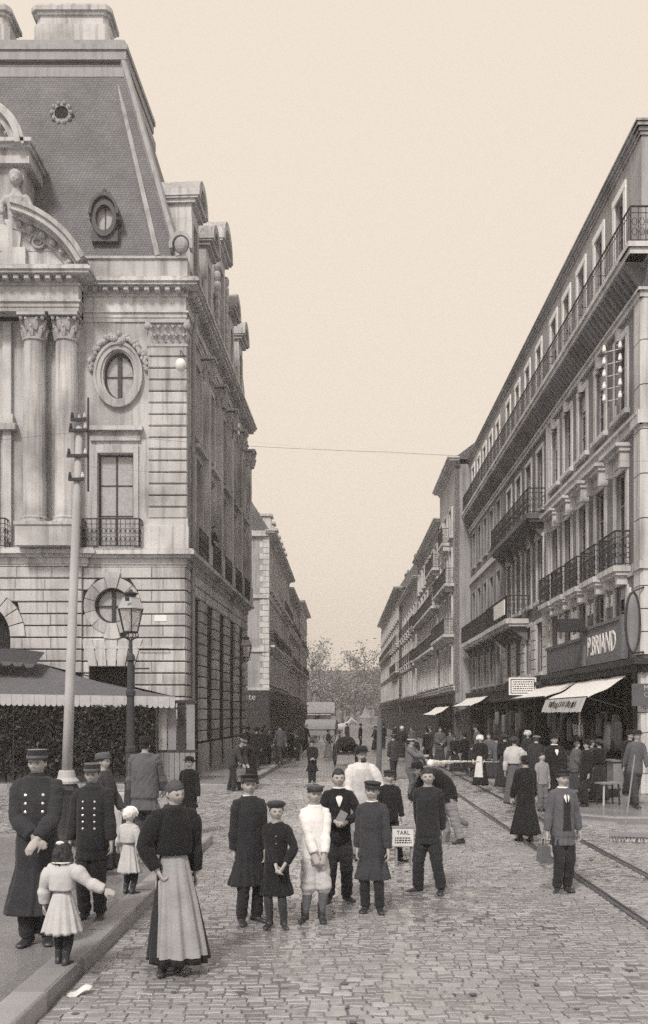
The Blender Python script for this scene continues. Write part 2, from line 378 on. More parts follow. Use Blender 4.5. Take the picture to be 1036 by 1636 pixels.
kerb_run(pav_right, (sx(XR, Y_R + 0.9), Y_R + 0.9), (sx(XR, Y_R) + 0.9, Y_R), (0.71, 0.71))

# setts: rows across the street, each a chamfered block; the 300 that show largest are single objects, the rest one joined part
RAILS = (3.35, 4.37)
def wob(x): return .05*math.sin(.8*x + .5) + .02*math.sin(2.3*x)
def p_near(c, x, w): return x - .1 < c < x + w + .1
def sett_list():
    rnd = random.Random(5); out = []
    y = YS0
    while y < YS1:
        rd = rnd.uniform(0.088, 0.112); yc = y + rd / 2
        bow = 0.0
        xa, xb = -30, 30
        spans = []
        lft = sx(XL, yc) + 0.02 if yc < Y_NEAR_END + 0.02 else (-17.0 if yc < Y_L2 - 0.02 else -2.43)
        rgt = sx(XR, yc) - 0.02 if yc > Y_R + 0.95 else 15.5
        lim = 0.40 * yc + 1.0
        lft, rgt = max(lft, -lim), min(rgt, lim)
        x = lft
        while x < rgt - 0.06:
            w = min(rnd.uniform(0.115, 0.185), rgt - x)
            xc = x + w / 2
            segs = [(x + .005, x + w - .005)]
            for r in RAILS:
                c = sx(r, yc); segs = [q for p in segs for q in ((p[0], min(p[1], c - .06)), (max(p[0], c + .064), p[1])) if q[1] - q[0] > .03] if p_near(c, x, w) else segs
            for q0, q1 in segs:
                out.append((q0, q1, y + 0.004 + wob(x), y + rd - 0.005 + wob(x), rnd.uniform(-0.008, 0.003) - (.012 if rnd.random() < .04 else 0), rnd.uniform(-.005, .005), rnd.uniform(-.004, .004)))
            x += w
        y += rd
    return out
def sett_mesh(m, q):
    x0, x1, y0, y1, z, tx, ty = q
    z += 0.012 * math.sin(0.9 * y0 + 0.4 * x0) * math.sin(1.3 * x0) * 0.6
    c = min(0.010, (x1 - x0)*.3)
    # undulating crown across the row
    def zz(x, y, e): return z + (tx if x > (x0 + x1) / 2 else -tx) + (ty if y > (y0 + y1) / 2 else -ty) - e
    lo = [(x0, y0), (x1, y0), (x1, y1), (x0, y1)]; hi = [(x0 + c, y0 + c), (x1 - c, y0 + c), (x1 - c, y1 - c), (x0 + c, y1 - c)]
    v = [(x, y, -0.05) for x, y in lo] + [(x, y, zz(x, y, 0.007)) for x, y in lo] + [(x, y, zz(x, y, 0)) for x, y in hi]
    f = [(8, 9, 10, 11)] + [(i, (i+1) % 4, 4 + (i+1) % 4, 4 + i) for i in range(4)] + [(4 + i, 4 + (i+1) % 4, 8 + (i+1) % 4, 8 + i) for i in range(4)]
    m.add(v, f)
SL = sett_list()
def shown(q):
    xc, yc = (q[0]+q[1])/2, (q[2]+q[3])/2
    px, py = CX + F_PX * xc / yc, HZ + F_PX * CAMH / yc
    return (0 < px < 1036 and py < 1634), yc
order = sorted(range(len(SL)), key=lambda i: (not shown(SL[i])[0], shown(SL[i])[1]))
singles = set(order[:300])
rest = MB()
for i, q in enumerate(SL):
    if i in singles:
        m = MB(); sett_mesh(m, q); m.build('sett', setts, road)
    else: sett_mesh(rest, q)
tag(rest.build('sett_paving', setts, road), kind='stuff')

# tram rails
for k, x0 in enumerate(RAILS):
    m = MB(); ys = [1 + i * 1.0 for i in range(150)]
    for (xa, xb, z0, z1) in ((-0.055, 0.0, -0.06, 0.014), (0.035, 0.058, -0.06, 0.010), (0.0, 0.035, -0.06, -0.02)):
        m.loft([[(sx(x0, y) + xa, y, z0), (sx(x0, y) + xb, y, z0), (sx(x0, y) + xb, y, z1), (sx(x0, y) + xa, y, z1)] for y in ys])
    o = m.build('tram_rail', steel)
    tag(o, ['grooved steel tram rail nearer the middle of the road', 'grooved steel tram rail nearer the right kerb'][k], 'rail', 'tram rails')

# ------------------------------------------------------------------ facade helpers
def wall_holes(m, s0, s1, z0, z1, holes, o=0.0, depth=0.3, ends=True):
    """front face with rectangular openings and their reveals"""
    hs = [h for h in holes if h[1] > s0 and h[0] < s1 and h[3] > z0 and h[2] < z1]
    S = sorted({s0, s1, *[min(max(h[k], s0), s1) for h in hs for k in (0, 1)]})
    Z = sorted({z0, z1, *[min(max(h[k], z0), z1) for h in hs for k in (2, 3)]})
    for i in range(len(S) - 1):
        zz = None
        for j in range(len(Z) - 1):
            cs, cz = (S[i] + S[i+1]) / 2, (Z[j] + Z[j+1]) / 2
            if any(h[0] < cs < h[1] and h[2] < cz < h[3] for h in hs): continue
            m.add([(S[i], o, Z[j]), (S[i+1], o, Z[j]), (S[i+1], o, Z[j+1]), (S[i], o, Z[j+1])], [(0, 1, 2, 3)])
    for a, b, c, d in hs:
        b_ = o - depth
        m.add([(a,o,c),(b,o,c),(b,b_,c),(a,b_,c)], [(0,1,2,3)]); m.add([(a,o,d),(b,o,d),(b,b_,d),(a,b_,d)], [(3,2,1,0)])
        m.add([(a,o,c),(a,b_,c),(a,b_,d),(a,o,d)], [(0,1,2,3)]); m.add([(b,o,c),(b,b_,c),(b,b_,d),(b,o,d)], [(3,2,1,0)])
    if ends:
        b_ = o - depth
        m.add([(s0,o,z0),(s0,b_,z0),(s0,b_,z1),(s0,o,z1)], [(0,1,2,3)]); m.add([(s1,o,z0),(s1,b_,z0),(s1,b_,z1),(s1,o,z1)], [(3,2,1,0)])
        m.add([(s0,o,z1),(s1,o,z1),(s1,b_,z1),(s0,b_,z1)], [(0,1,2,3)])
WIN = {}
WRND = random.Random(21)
def window(root, Mx, s, z0, w, h, o=-0.24, panes=2, rows=3, glassmat_=None, fmat=None, open_=0.0):
    """casement window: frame mesh with pane children; meshes shared between alike windows"""
    gm, fm = glassmat_ or glass, fmat or framem
    key = (round(w, 2), round(h, 2), panes, rows, gm.name, fm.name, Mx.determinant() < 0)
    if key not in WIN:
        fl = Mx.determinant() < 0
        m = MB(); t = 0.055
        m.box(-w/2, w/2, 0, .06, 0, t); m.box(-w/2, w/2, 0, .06, h - t, h)
        for x in [-w/2 + t/2 + i * (w - t) / panes for i in range(panes + 1)]: m.box(x - t/2, x + t/2, 0.001, .062, t, h - t)
        for k in range(1, rows): m.box(-w/2 + t, w/2 - t, .004, .05, h*k/rows - .018, h*k/rows + .018)
        p = MB(); pw = (w - t) / panes
        p.box(-pw/2, pw/2, 0.015, 0.025, t*.5, h - t*.5)
        WIN[key] = (m.mesh('window', fm, flip=fl), p.mesh('pane', gm, flip=fl), pw)
    fme, pme, pw = WIN[key]
    f = link('window', fme, root, Mx @ Matrix.Translation((s, o, z0)))
    vr = WRND.random()
    if gm is glass and vr < .42 and h > 1.3:            # blinds and half-drawn curtains
        kind = 'blind' if vr < .24 else 'curtain'; q = WRND.choice((.25, .35, .5)) if kind == 'blind' else 1.0; kk = (kind, round(w, 2), round(h, 2), q)
        if kk not in WIN:
            mm = MB(); mm.box(-w/2 + .06, (w/2 - .06) if kind == 'blind' else -w*.12, .027, .034, h*(1 - q) + .06*(q == 1), h - .06); WIN[kk] = mm.mesh(kind, mat('linen', .5, .9, .2, 4, fine=.15))
        link(kind, WIN[kk], f)
    for i in range(panes):
        link('pane', pme, f, Matrix.Translation((-w/2 + 0.0275 + pw * (i + .5), 0, 0)))
    return f
RAILC = {}
def railing(root, Mx, s0, s1, z, h, o, ret=0.0, name='railing', pitch=0.13, deco=True):
    """wrought-iron balcony railing: rails, uprights and scrolls; ret = depth of side returns back to the wall"""
    m = MB(); r = 0.014
    def run(a, b, n):
        a, b = Vector(a), Vector(b)
        m.tube([a + Vector((0,0,h)), b + Vector((0,0,h))], 0.028, 5); m.tube([a + Vector((0,0,.06)), b + Vector((0,0,.06))], r, 4); m.tube([a + Vector((0,0,h*.82)), b + Vector((0,0,h*.82))], r*.8, 4)
        for i in range(n + 1):
            p = a.lerp(b, i / n); m.tube([p, p + Vector((0,0,h))], r * (1.4 if i in (0, n) else 0.75), 4)
            if deco and i < n:
                q = a.lerp(b, (i + .5) / n); u = (b - a).normalized(); rr = min(pitch * .42, .07)
                for zc in (h * .30, h * .58):
                    m.tube([q + u*rr*math.cos(t) + Vector((0,0,zc + rr*1.5*math.sin(t))) for t in [k*math.pi/3 for k in range(7)]], r*.7, 4, cap=False)
    n = max(2, int((s1 - s0) / pitch))
    run((s0, o, z), (s1, o, z), n)
    if ret:
        run((s0, o - ret, z), (s0, o, z), max(1, int(ret / pitch))); run((s1, o - ret, z), (s1, o, z), max(1, int(ret / pitch)))
    return m.build(name, iron, root, bake=Mx)
def slabs(root, Mx, name, material, boxes):
    m = MB()
    for b in boxes: m.box(*b)
    return m.build(name, material, root, bake=Mx)
def cornice(root, Mx, s0, s1, z0, steps, name='cornice', material=None, o0=0.0, ret0=True, ret1=False):
    """stacked mouldings: steps = (height, projection); returns round the ends when asked"""
    m = MB(); z = z0
    for h, p in steps:
        m.box(s0 - (p if ret0 else 0), s1 + (p if ret1 else 0), o0 - 0.25, o0 + p, z, z + h); z += h
    return m.build(name, material or stone, root, bake=Mx)
def clip_block(m, s0, s1, z0, z1, o0, o1, c, circ=None):
    """one stone; circ=(cs, cz, R) trims it against a round opening; returns False when nothing is left"""
    if not circ: m.cham(s0, s1, o0, o1, z0, z1, c); return True
    cs, cz, Rr = circ
    def half(z):
        q = Rr*Rr - (z - cz)**2; return math.sqrt(q) if q > 0 else 0.0
    h0, h1 = half(z0), half(z1)
    if cz > z0 and cz < z1: hm = Rr
    if max(h0, h1) <= 0 or s1 <= cs - max(h0, h1) or s0 >= cs + max(h0, h1): m.cham(s0, s1, o0, o1, z0, z1, c); return True
    done = False
    for side in (-1, 1):
        e0, e1 = cs + side*h0, cs + side*h1
        if side < 0:
            a0, a1 = min(s1, e0), min(s1, e1)
            if (a0 + a1) / 2 - s0 > .12: m.prism([(s0, z0), (max(a0, s0 + .02), z0), (max(a1, s0 + .02), z1), (s0, z1)], o0, o1, c=c); done = True; 
        else:
            a0, a1 = max(s0, e0), max(s0, e1)
            if s1 - (a0 + a1) / 2 > .12: m.prism([(min(a0, s1 - .02), z0), (s1, z0), (s1, z1), (min(a1, s1 - .02), z1)], o0, o1, c=c); done = True
    return done
def ring_pts(cs, cz, rs, rz, n, a0=0, a1=2*math.pi):
    return [(cs + rs*math.cos(a0 + (a1-a0)*i/n), cz + rz*math.sin(a0 + (a1-a0)*i/n)) for i in range(n + 1)]
def oval_ring(m, cs, cz, r0, r1, o0, o1, n=32, k=1.0, a0=0, a1=2*math.pi):
    """ring between radii r0 and r1 (vertical radii scaled by k), from o0 to o1"""
    A = ring_pts(cs, cz, r0, r0*k, n, a0, a1); B = ring_pts(cs, cz, r1, r1*k if not isinstance(k, tuple) else r1, n, a0, a1)
    rings = [[(a[0], o0, a[1]), (a[0], o1, a[1]), (b[0], o1, b[1]), (b[0], o0, b[1])] for a, b in zip(A, B)]
    return m.loft(rings, cap=abs(a1 - a0) < 6.2)
def disc(m, cs, cz, rs, rz, o, n=28):
    P = ring_pts(cs, cz, rs, rz, n)[:-1]; return m.add([(p[0], o, p[1]) for p in P], [tuple(range(n))])
def capital(m, s, o, z, r, h, flat=False):
    """leafy capital: bell, two rows of leaves, corner volutes, abacus"""
    T = Matrix.Translation((s, o, z))
    m.lathe([(r*1.06, 0), (r*1.06, h*.06), (r*.9, h*.08), (r*.92, h*.5), (r*1.1, h*.82)], 14, T)
    rnd = random.Random(3)
    for row, (zb, hh, k) in enumerate(((.08, .38, 8), (.34, .42, 8))):
        for i in range(k):
            a = 2*math.pi*(i + row*.5)/k; ca, sa = math.cos(a), math.sin(a)
            pts = [(ca*r*q, sa*r*q, h*zz) for q, zz in ((.92, zb), (1.02, zb + hh*.5), (1.16, zb + hh*.9), (1.32, zb + hh*.98), (1.36, zb + hh*.82))]
            m.tube(pts, [r*.2, r*.26, r*.2, r*.14, r*.05], 5, T)
    for i in range(4):
        a = math.pi/4 + i*math.pi/2; ca, sa = math.cos(a), math.sin(a)
        m.ell((ca*r*1.42, sa*r*1.42, h*.8), (r*.2, r*.2, r*.24), 8, 6, T)
    q = r*1.32
    m.box(-q, q, -q, q, h*.88, h, T)

def g2(u, w, a, b): return math.exp(-(u/a)**2 - (w/b)**2)
def head_pts(hh, hair=None, nu=30, nv=26, child=0.0, seed=0):
    """head surface (faces -Y), origin at its centre; hair = style gives the hair shell instead"""
    rings = []
    for k in range(nv + 1):
        th = math.pi * (0.02 + 0.96 * k / nv); ring = []
        for i in range(nu):
            ph = 2*math.pi*i/nu; X, Y, Z = math.sin(th)*math.cos(ph), math.sin(th)*math.sin(ph), math.cos(th)
            x, y, z = X*.335, Y*.43, Z*.5
            if Z < 0:
                t = -Z
                x *= 1 - (.36 - .08*child)*t**1.5
                if Y > 0: y *= 1 - .55*t
                else: y *= 1 - .10*t
            if Y < -.3: y = y*(.93 + .07*abs(X))
            off = 0.0
            if Y < 0:
                fr = min(1, -Y*1.6)
                off += fr*(.115*g2(x, z + .075, .045, .055) + .045*g2(x, z + .0, .035, .09))          # nose
                off += fr*(.03*g2(x, z - .075, .2, .03))                                            # brow
                off -= fr*.08*(g2(x - .135, z - .01, .07, .05) + g2(x + .135, z - .01, .07, .05))     # sockets
                off += fr*.022*(g2(x - .17, z + .1, .08, .09) + g2(x + .17, z + .1, .08, .09))         # cheeks
                off += fr*(.020*g2(x, z + .225, .09, .022) + .018*g2(x, z + .275, .075, .022) - .012*g2(x, z + .25, .1, .012))
                off += fr*.030*g2(x, z + .41, .09, .06)                                              # chin
            y -= off
            if hair is not None:
                w = mnoise.noise(Vector((X*5 + seed, Y*5, Z*5)))
                q = min(1, max(0, (Y + .55)/.75)); line = (.21 + .07*w + .05*mnoise.noise(Vector((X*13 + seed, Y*13, Z*3))))*(1 - q) + (-.24)*q
                if hair == 'long': line -= .28*q
                if hair == 'bald': line += .2
                h = min(1, max(0, (Z*.5 - line + .05)/.1)); h = h*h*(3 - 2*h)
                e = -.05 + h*(.078 + .045*w + .05*max(0, min(Z, .72) - .35) + .02*mnoise.noise(Vector((X*14 + seed, Y*14, Z*14))))
                n = Vector((X, Y, Z)); x += n.x*e; y += n.y*e; z += n.z*e
            ring.append(Vector((x*hh, y*hh, z*hh)))
        rings.append(ring)
    return rings
# ------------------------------------------------------------------ the palace on the left
PY = 33.0; PX0 = (295.5 - CX) * PY / F_PX                   # corner of the palace
pal = empty('palace', (PX0, PY, 0))
tag(pal, 'large pale stone palace with columns and tall slate mansard roof on the left corner', 'building')
FM = frame((0, 0, 0), (-1, 0, 0), (0, -1, 0))
PS = 0.048
SM = frame((0, 0, 0), (PS, 1, 0), (1, -PS, 0))
def zs(y): return CAMH + (HZ - y) * PY / F_PX
LEN_F, LEN_S = 17.0, 16.6
Z1, Z2 = 7.45, 8.05
RW = dict(cs=2.53, cz=zs(968), r=0.62)                       # round mezzanine window
door = (1.75, 3.35, 0.13, zs(1065))
arch = dict(cs=7.35, cz=zs(1018), r=1.28)
# ground floor: recessed joint wall behind the stones
holes_g = [(RW['cs']-.6, RW['cs']+.6, RW['cz']-.6, RW['cz']+.6), door, (arch['cs']-1.2, arch['cs']+1.2, 0.13, arch['cz']+1.0)]
m = MB(); wall_holes(m, 0, LEN_F, -0.05, Z1, holes_g, -0.05, 0.5); m.build('wall', stoneb, pal, bake=FM)
m = MB(); wall_holes(m, 0, LEN_F, Z1, 16.1, [(1.80, 3.06, 8.2, zs(725)), (2.32-.52, 2.32+.52, zs(600)-.84, zs(600)+.84), (6.9, 8.3, 8.3, 12.2)], 0.0, 0.4)
m.build('upper_wall', stone, pal, bake=FM)
courses = [(Z1 - .415*(k+1), Z1 - .415*k) for k in range(18)]
n_stone = 0; stone_rest = MB()
rnd = random.Random(8)
def add_stone(mm, Mx):
    global n_stone
    if not mm.v: return
    n_stone += 1
    if n_stone <= 300: mm.build('stone', stone, pal, bake=Mx)
    else: stone_rest.add([tuple(Mx @ Vector(p)) for p in mm.v], mm.f)
for k, (za, zb) in enumerate(courses):
    if zb < 0.3: break
    s = -0.0; j = 0
    proud = 0.0
    while s < LEN_F - .1 and s < 12.2:
        w = (0.75 if (k % 2) else 1.15) if j == 0 else rnd.uniform(1.0, 1.35)
        s1 = min(s + w, LEN_F)
        for brk in (3.57,):
            if s < brk - .05 and s1 > brk - .3: s1 = brk
        if 3.5 < s: proud = 0.12
        a, b = s + (.006 if j else -.03), s1 - .006; zl, zh = za + .022, zb - .022
        j += 1; s = s1
        # openings
        segs = [(a, b)]
        for (d0, d1, dz0, dz1) in (door, (arch['cs']-arch['r'], arch['cs']+arch['r'], 0, arch['cz'])):
            if zl < dz1 - .05:
                new = []
                for q0, q1 in segs:
                    if q1 <= d0 or q0 >= d1: new.append((q0, q1)); continue
                    if q0 < d0 - .1: new.append((q0, d0))
                    if q1 > d1 + .1: new.append((d1, q1))
                segs = new
        for q0, q1 in segs:
            mm = MB(); circ = None
            if abs((zl+zh)/2 - RW['cz']) < 1.15 and q0 < RW['cs'] + 1.1 and q1 > RW['cs'] - 1.1: circ = (RW['cs'], RW['cz'], 1.02)
            if zh > arch['cz'] and zl < arch['cz'] + 1.9 and q0 < arch['cs'] + 2 and q1 > arch['cs'] - 2: circ = (arch['cs'], arch['cz'], 1.82)
            if zl < dz1 + .0 and False: pass
            clip_block(mm, q0, q1, zl, zh, -.09, .07 + proud, .02, circ); add_stone(mm, FM)
# voussoirs of the round window, the door lintel and the arch
for i in range(12):
    a0, a1 = 2*math.pi*i/12 + .013 + math.pi/12, 2*math.pi*(i+1)/12 - .013 + math.pi/12
    mm = MB(); oval_ring(mm, RW['cs'], RW['cz'], RW['r'], 1.0 if i not in (2, 8) else 1.17, -.35, .10 if i not in (2, 8) else .15, 4, 1.0, a0, a1); mm.build('voussoir', stone, pal, bake=FM)
for i in range(5):
    t0, t1 = -1 + .4*i + .02, -1 + .4*(i+1) - .02; zd = door[3]; cs = (door[0]+door[1])/2
    mm = MB(); mm.prism([(cs + t0*.8, zd), (cs + t1*.8, zd), (cs + t1*1.1, zd + .95), (cs + t0*1.1, zd + .95)], -.3, .11, c=.02); mm.build('voussoir', stone, pal, bake=FM)
for i in range(11):
    a0, a1 = math.pi*i/11 + .012, math.pi*(i+1)/11 - .012
    mm = MB(); oval_ring(mm, arch['cs'], arch['cz'], arch['r'], 1.8, -.45, .21, 4, 1.0, a0, a1); mm.build('voussoir', stone, pal, bake=FM)
slabs(pal, FM, 'band', stone, [(3.6, LEN_F, -.1, .24, arch['cz']-.26, arch['cz']-.05)] if False else [(0.0, 3.55, .0, .115, zs(1034)-.06, zs(1034)+.03)])
# round window glazing: dark circular frame with a cross bar and curtained panes
wf = MB(); oval_ring(wf, RW['cs'], RW['cz'], RW['r']-.07, RW['r']+.02, -.22, -.12, 28)
wf.box(RW['cs']-.06, RW['cs']+.06, -.23, -.11, RW['cz']-RW['r']+.05, RW['cz']+RW['r']-.05); wf.box(RW['cs']-RW['r']+.05, RW['cs']+RW['r']-.05, -.225, -.13, RW['cz']-.02, RW['cz']+.02)
w_ = wf.build('window', iron, pal, bake=FM)
for sxx in (-1, 1):
    for szz in (-1, 1):
        a0 = {(-1, -1): math.pi, (1, -1): 1.5*math.pi, (1, 1): 0, (-1, 1): .5*math.pi}[(sxx, szz)]
        pp = MB(); P = [(RW['cs'], RW['cz'])] + ring_pts(RW['cs'], RW['cz'], RW['r']-.02, RW['r']-.02, 8, a0, a0 + math.pi/2)
        pp.add([(p[0], -.2, p[1]) for p in P], [tuple(range(len(P)))]); pp.build('pane', glassm, w_, bake=FM)
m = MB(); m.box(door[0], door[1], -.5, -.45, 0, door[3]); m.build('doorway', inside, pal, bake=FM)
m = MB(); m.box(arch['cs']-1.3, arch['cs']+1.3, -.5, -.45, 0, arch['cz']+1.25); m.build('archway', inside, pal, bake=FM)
# string course
cornice(pal, FM, 0, 3.57, Z1, [(.08, .06), (.22, .10), (.10, .22), (.14, .38), (.06, .32)], 'string_course', ret0=True)
cornice(pal, FM, 3.57, LEN_F, Z1, [(.085, .2), (.22, .24), (.10, .36), (.14, .52), (.065, .46)], 'string_course', ret0=True)
# corner pier of the upper floors: plinth, blocks, leafy capital
slabs(pal, FM, 'pier_plinth', stone, [(-.16, 1.5, -.05, .2, Z2, 8.85), (-.13, 1.4, -.05, .17, 8.85, 9.12)])
zz = 9.12; k = 0
while zz < 15.1:
    mm = MB(); e = 0.03 if k % 2 else 0.0
    mm.cham(-.1, 1.26, -.05, .15, zz + .022, zz + .39, .03); mm.build('quoin_block', stone, pal, bake=FM); zz += .405; k += 1
mcap = MB(); mcap.box(-.1, 1.26, -.05, .14, 15.2, 15.95); mcap.box(-.2, 1.36, -.05, .24, 15.95, 16.05); mcap.box(-.14, 1.3, -.04, .18, 15.14, 15.22)
for row, zc in enumerate((15.38, 15.68)):
    for i in range(6):
        ss = .0 + (i + row*.5) * .25
        if ss < 1.22:
            mcap.tube([(ss, .12, zc - .2), (ss, .16, zc), (ss, .24, zc + .13), (ss, .31, zc + .12), (ss, .31, zc + .05)], [(.10, .04), (.14, .05), (.12, .05), (.07, .04), (.02, .02)], 8)
            for sg in (-1, 1): mcap.tube([(ss + sg*.09, .15, zc - .08), (ss + sg*.15, .21, zc + .02)], [.04, .02], 5)
for ss in (-.1, 1.26):
    mcap.ell((ss, .2, 15.84), (.13, .1, .14), 10, 7)
for i in range(7):
    mcap.tube([(-.1, -.1 + i*.06, 15.3), (-.2, -.1 + i*.06, 15.5)], .03, 4)
mcap.build('capital', carved, pal, bake=FM)
# oval window with garland
OC = (2.32, zs(600))
m = MB()
oval_ring(m, OC[0], OC[1], .54, .62, -.3, .06, 36, 1.55); oval_ring(m, OC[0], OC[1], .62, .80, -.05, .12, 36, 1.42); oval_ring(m, OC[0], OC[1], .78, .86, -.05, .17, 36, 1.34)
m.build('window_surround', stone, pal, bake=FM)
m = MB(); rnd = random.Random(4)
for i in range(46):
    a = R(8) + R(164) * i / 45; rr = 1.0 + rnd.uniform(-.06, .06)
    m.ell((OC[0] + rr*math.cos(a), .06 + rnd.uniform(0, .06), OC[1] + .02 + rr*1.32*math.sin(a)), (.09, .09, .1), 7, 5)
for i in range(8): m.ell((OC[0] + rnd.uniform(-.2, .2), .14, OC[1] + 1.22 + rnd.uniform(-.1, .2)), (.1, .12, .12), 7, 5)
m.build('garland', carved, pal, bake=FM)
wf = MB(); oval_ring(wf, OC[0], OC[1], .47, .56, -.26, -.16, 30, 1.6); wf.box(OC[0]-.07, OC[0]+.07, -.27, -.15, OC[1]-.85, OC[1]+.85); wf.box(OC[0]-.5, OC[0]+.5, -.25, -.17, OC[1]-.012, OC[1]+.012)
w_ = wf.build('window', iron, pal, bake=FM)
for sgn in (0, 1):
    P = ring_pts(OC[0], OC[1], .53, .83, 14, math.pi*(.5 + sgn), math.pi*(1.5 + sgn))
    pp = MB(); pp.add([(p[0], -.22, p[1]) for p in P], [tuple(range(len(P)))]); pp.build('pane', glassm, w_, bake=FM)
# french window, lintel, balcony
fw = window(pal, FM, 2.43, 8.2, 1.24, zs(725) - 8.2, -.26, 2, 3, glassm, woodd)
slabs(pal, FM, 'lintel', stone, [(1.55, 3.3, 0, .1, zs(705), zs(697)), (1.6, 3.25, 0, .07, zs(697), zs(690)), (1.45, 3.4, 0, .26, zs(690), zs(683))])
slabs(pal, FM, 'window_surround', stone, [(1.62, 1.795, 0, .07, 8.2, zs(712)), (3.065, 3.24, 0, .07, 8.2, zs(712)), (1.795, 3.065, 0, .07, zs(724), zs(712))])
railing(pal, FM, 1.5, 3.5, Z2 + .01, 1.0, .42, .42, pitch=.16)
# columns, pedestals, entablature of the projecting centre
for cs in (4.04, 5.14, 10.9, 12.0):
    m = MB(); T = Matrix.Translation((cs, .42, 0))
    m.lathe([(.5, 8.85), (.5, 8.95), (.44, 8.98), (.47, 9.05), (.41, 9.1)] + [(.40 - .035*(q/8)**2, 9.1 + (15.15 - 9.1)*q/8) for q in range(9)] + [(.42, 15.17), (.42, 15.22), (.36, 15.24)], 20, T)
    c = m.build('column', stone, pal, bake=FM, smooth=False)
    m = MB(); capital(m, cs, .42, 15.2, .37, .85); m.build('capital', carved, c, bake=FM)
for (a, b) in ((3.57, 5.66), (10.4, 12.6)):
    slabs(pal, FM, 'pedestal', stone, [(a, b, -.05, .95, Z2, 8.75), (a - .04, b + .04, -.05, 1.0, 8.75, 8.86)])
    slabs(pal, FM, 'pilaster', stone, [(a + .1, b - .1, 0, .1, 8.86, 16.05)])
slabs(pal, FM, 'window_surround', stone, [(6.05, 6.35, 0, .16, 8.3, 16.0), (5.85, 9.4, 0, .32, zs(690), zs(680)), (5.98, 9.3, 0, .22, zs(680), zs(664)), (6.5, 6.9, 0, .1, 8.3, 12.2), (8.3, 8.7, 0, .1, 8.3, 12.2), (6.9, 8.3, 0, .1, 12.2, 12.6)])
window(pal, FM, 7.6, 8.3, 1.4, 3.9, -.26, 2, 4, glass, woodd)
railing(pal, FM, 6.15, 9.1, Z2 + .01, 1.0, .5, .5, pitch=.18)
def entablature(Mx, a, b, o0, ret0, zb=16.05, dent=True, name='entablature', lod=.36):
    m = MB()
    e = lambda p: (a - (p if ret0 else 0))
    for h0, h1, p in ((0, .14, .05), (.14, .3, .08), (.3, .36, .14), (.36, .86, .05), (.86, .93, .13), (1.12, 1.22, .5), (1.22, 1.32, .57), (1.32, 1.40, .5)):
        m.box(e(p), b, o0 - .4, o0 + p, zb + h0, zb + h1)
    m.box(a, b, o0 - .4, o0 + .12, zb + .93, zb + 1.12)
    ob = m.build(name, stone, pal, bake=Mx)
    s = a + .1; dm = None
    while s < b - .15:
        d = MB(); d.cham(s, s + .17, o0 + .1, o0 + .42, zb + .95, zb + 1.10, .02)
        dm = d.build('modillion', stone, ob, bake=Mx); s += lod
    return ob
entablature(FM, 0, 3.55, 0, True)
entablature(FM, 3.55, 12.7, .85, True, zb=16.06)
m = MB()
for (x0, x1, o0) in ((-.1, 3.5, .30), (3.5, 13, .8)): m.box(x0, x1, -.6, o0 - .25, 17.44, 18.25); m.box(x0, x1, -.6, o0 - .18, 18.25, 18.33)
m.build('parapet', stone, pal, bake=FM)
# broken segmental pediment
PC = (6.5, 16.0)
for sgn in (1, 0):
    m = MB(); a0, a1 = (R(103), R(153)) if sgn else (R(27), R(77))
    for r0, r1, o1 in ((3.32, 3.42, 1.05), (3.42, 3.6, 1.35), (3.6, 3.75, 1.45), (3.05, 3.32, .75)): oval_ring(m, PC[0], PC[1], r0, r1, .2, o1, 14, 1.0, a0, a1)
    pd = m.build('pediment', stone, pal, bake=FM)
for sgn in (-1, 1):
    for i in range(6):
        a = R(33 + 8*i) if sgn > 0 else R(180 - 33 - 8*i)
        d = MB(); d.ell((0, 0, 0), (.12, .12, .1), 8, 5); d.v = [(x + PC[0] + 3.2*math.cos(a), y + .85, z + PC[1] + 3.2*math.sin(a)) for x, y, z in d.v]; d.build('modillion', carved, pd, bake=FM)
m = MB(); P = ring_pts(PC[0], PC[1], 3.2, 3.2, 24, R(28), R(152)); m.add([(p[0], .6, p[1]) for p in P], [tuple(range(len(P)))]); m.build('tympanum', stone, pd, bake=FM)
m = MB()
for sgn in (-1, 1):
    cs = PC[0] + sgn*2.0*0 - 1.55 if sgn < 0 else PC[0] + 1.55
    m.tube([(cs + .3*math.cos(t)*(1 - t/16), .68, 18.55 + .3*math.sin(t)*(1 - t/16)) for t in [q*.5 for q in range(22)]], .05, 6)
m.build('scroll', carved, pd, bake=FM)
# great dormer with caryatids above the centre
m = MB(); m.box(5.55, 9.2, -1.5, .35, 17.5, 21.3); m.build('dormer_wall', stone, pal, bake=FM)
m = MB()
for h0, h1, p in ((0, .25, .45), (.25, .5, .4), (.5, .62, .55), (.62, .75, .7)): m.box(5.55 - p*.6, 9.2 + p*.6, -1.6, p + .15, 21.3 + h0, 21.3 + h1)
for r0, r1, o1 in ((1.30, 1.50, .75), (1.50, 1.66, .95), (1.66, 1.76, .85)): oval_ring(m, 7.35, 21.75, r0*1.12, r1*1.12, -1.4, o1, 26, .92, 0.05, math.pi - .05)
dp = m.build('dormer_pediment', stone, pal, bake=FM)
m = MB(); P = ring_pts(7.35, 21.9, 1.5, 1.45, 24, 0, math.pi); m.add([(p[0], .3, p[1]) for p in P], [tuple(range(len(P)))]); m.build('tympanum', carved, dp, bake=FM)
for i in range(12):
    a = math.pi * (i + .5) / 12; d = MB(); d.ell((7.35 + 1.38*math.cos(a), .6, 21.8 + 1.3*math.sin(a)), (.08, .14, .08), 6, 4); d.build('modillion', carved, dp, bake=FM)
m = MB(); oval_ring(m, 9.2, 21.0, .25, .4, -1.2, .5, 10, 1.2, -1.2, 1.2); 
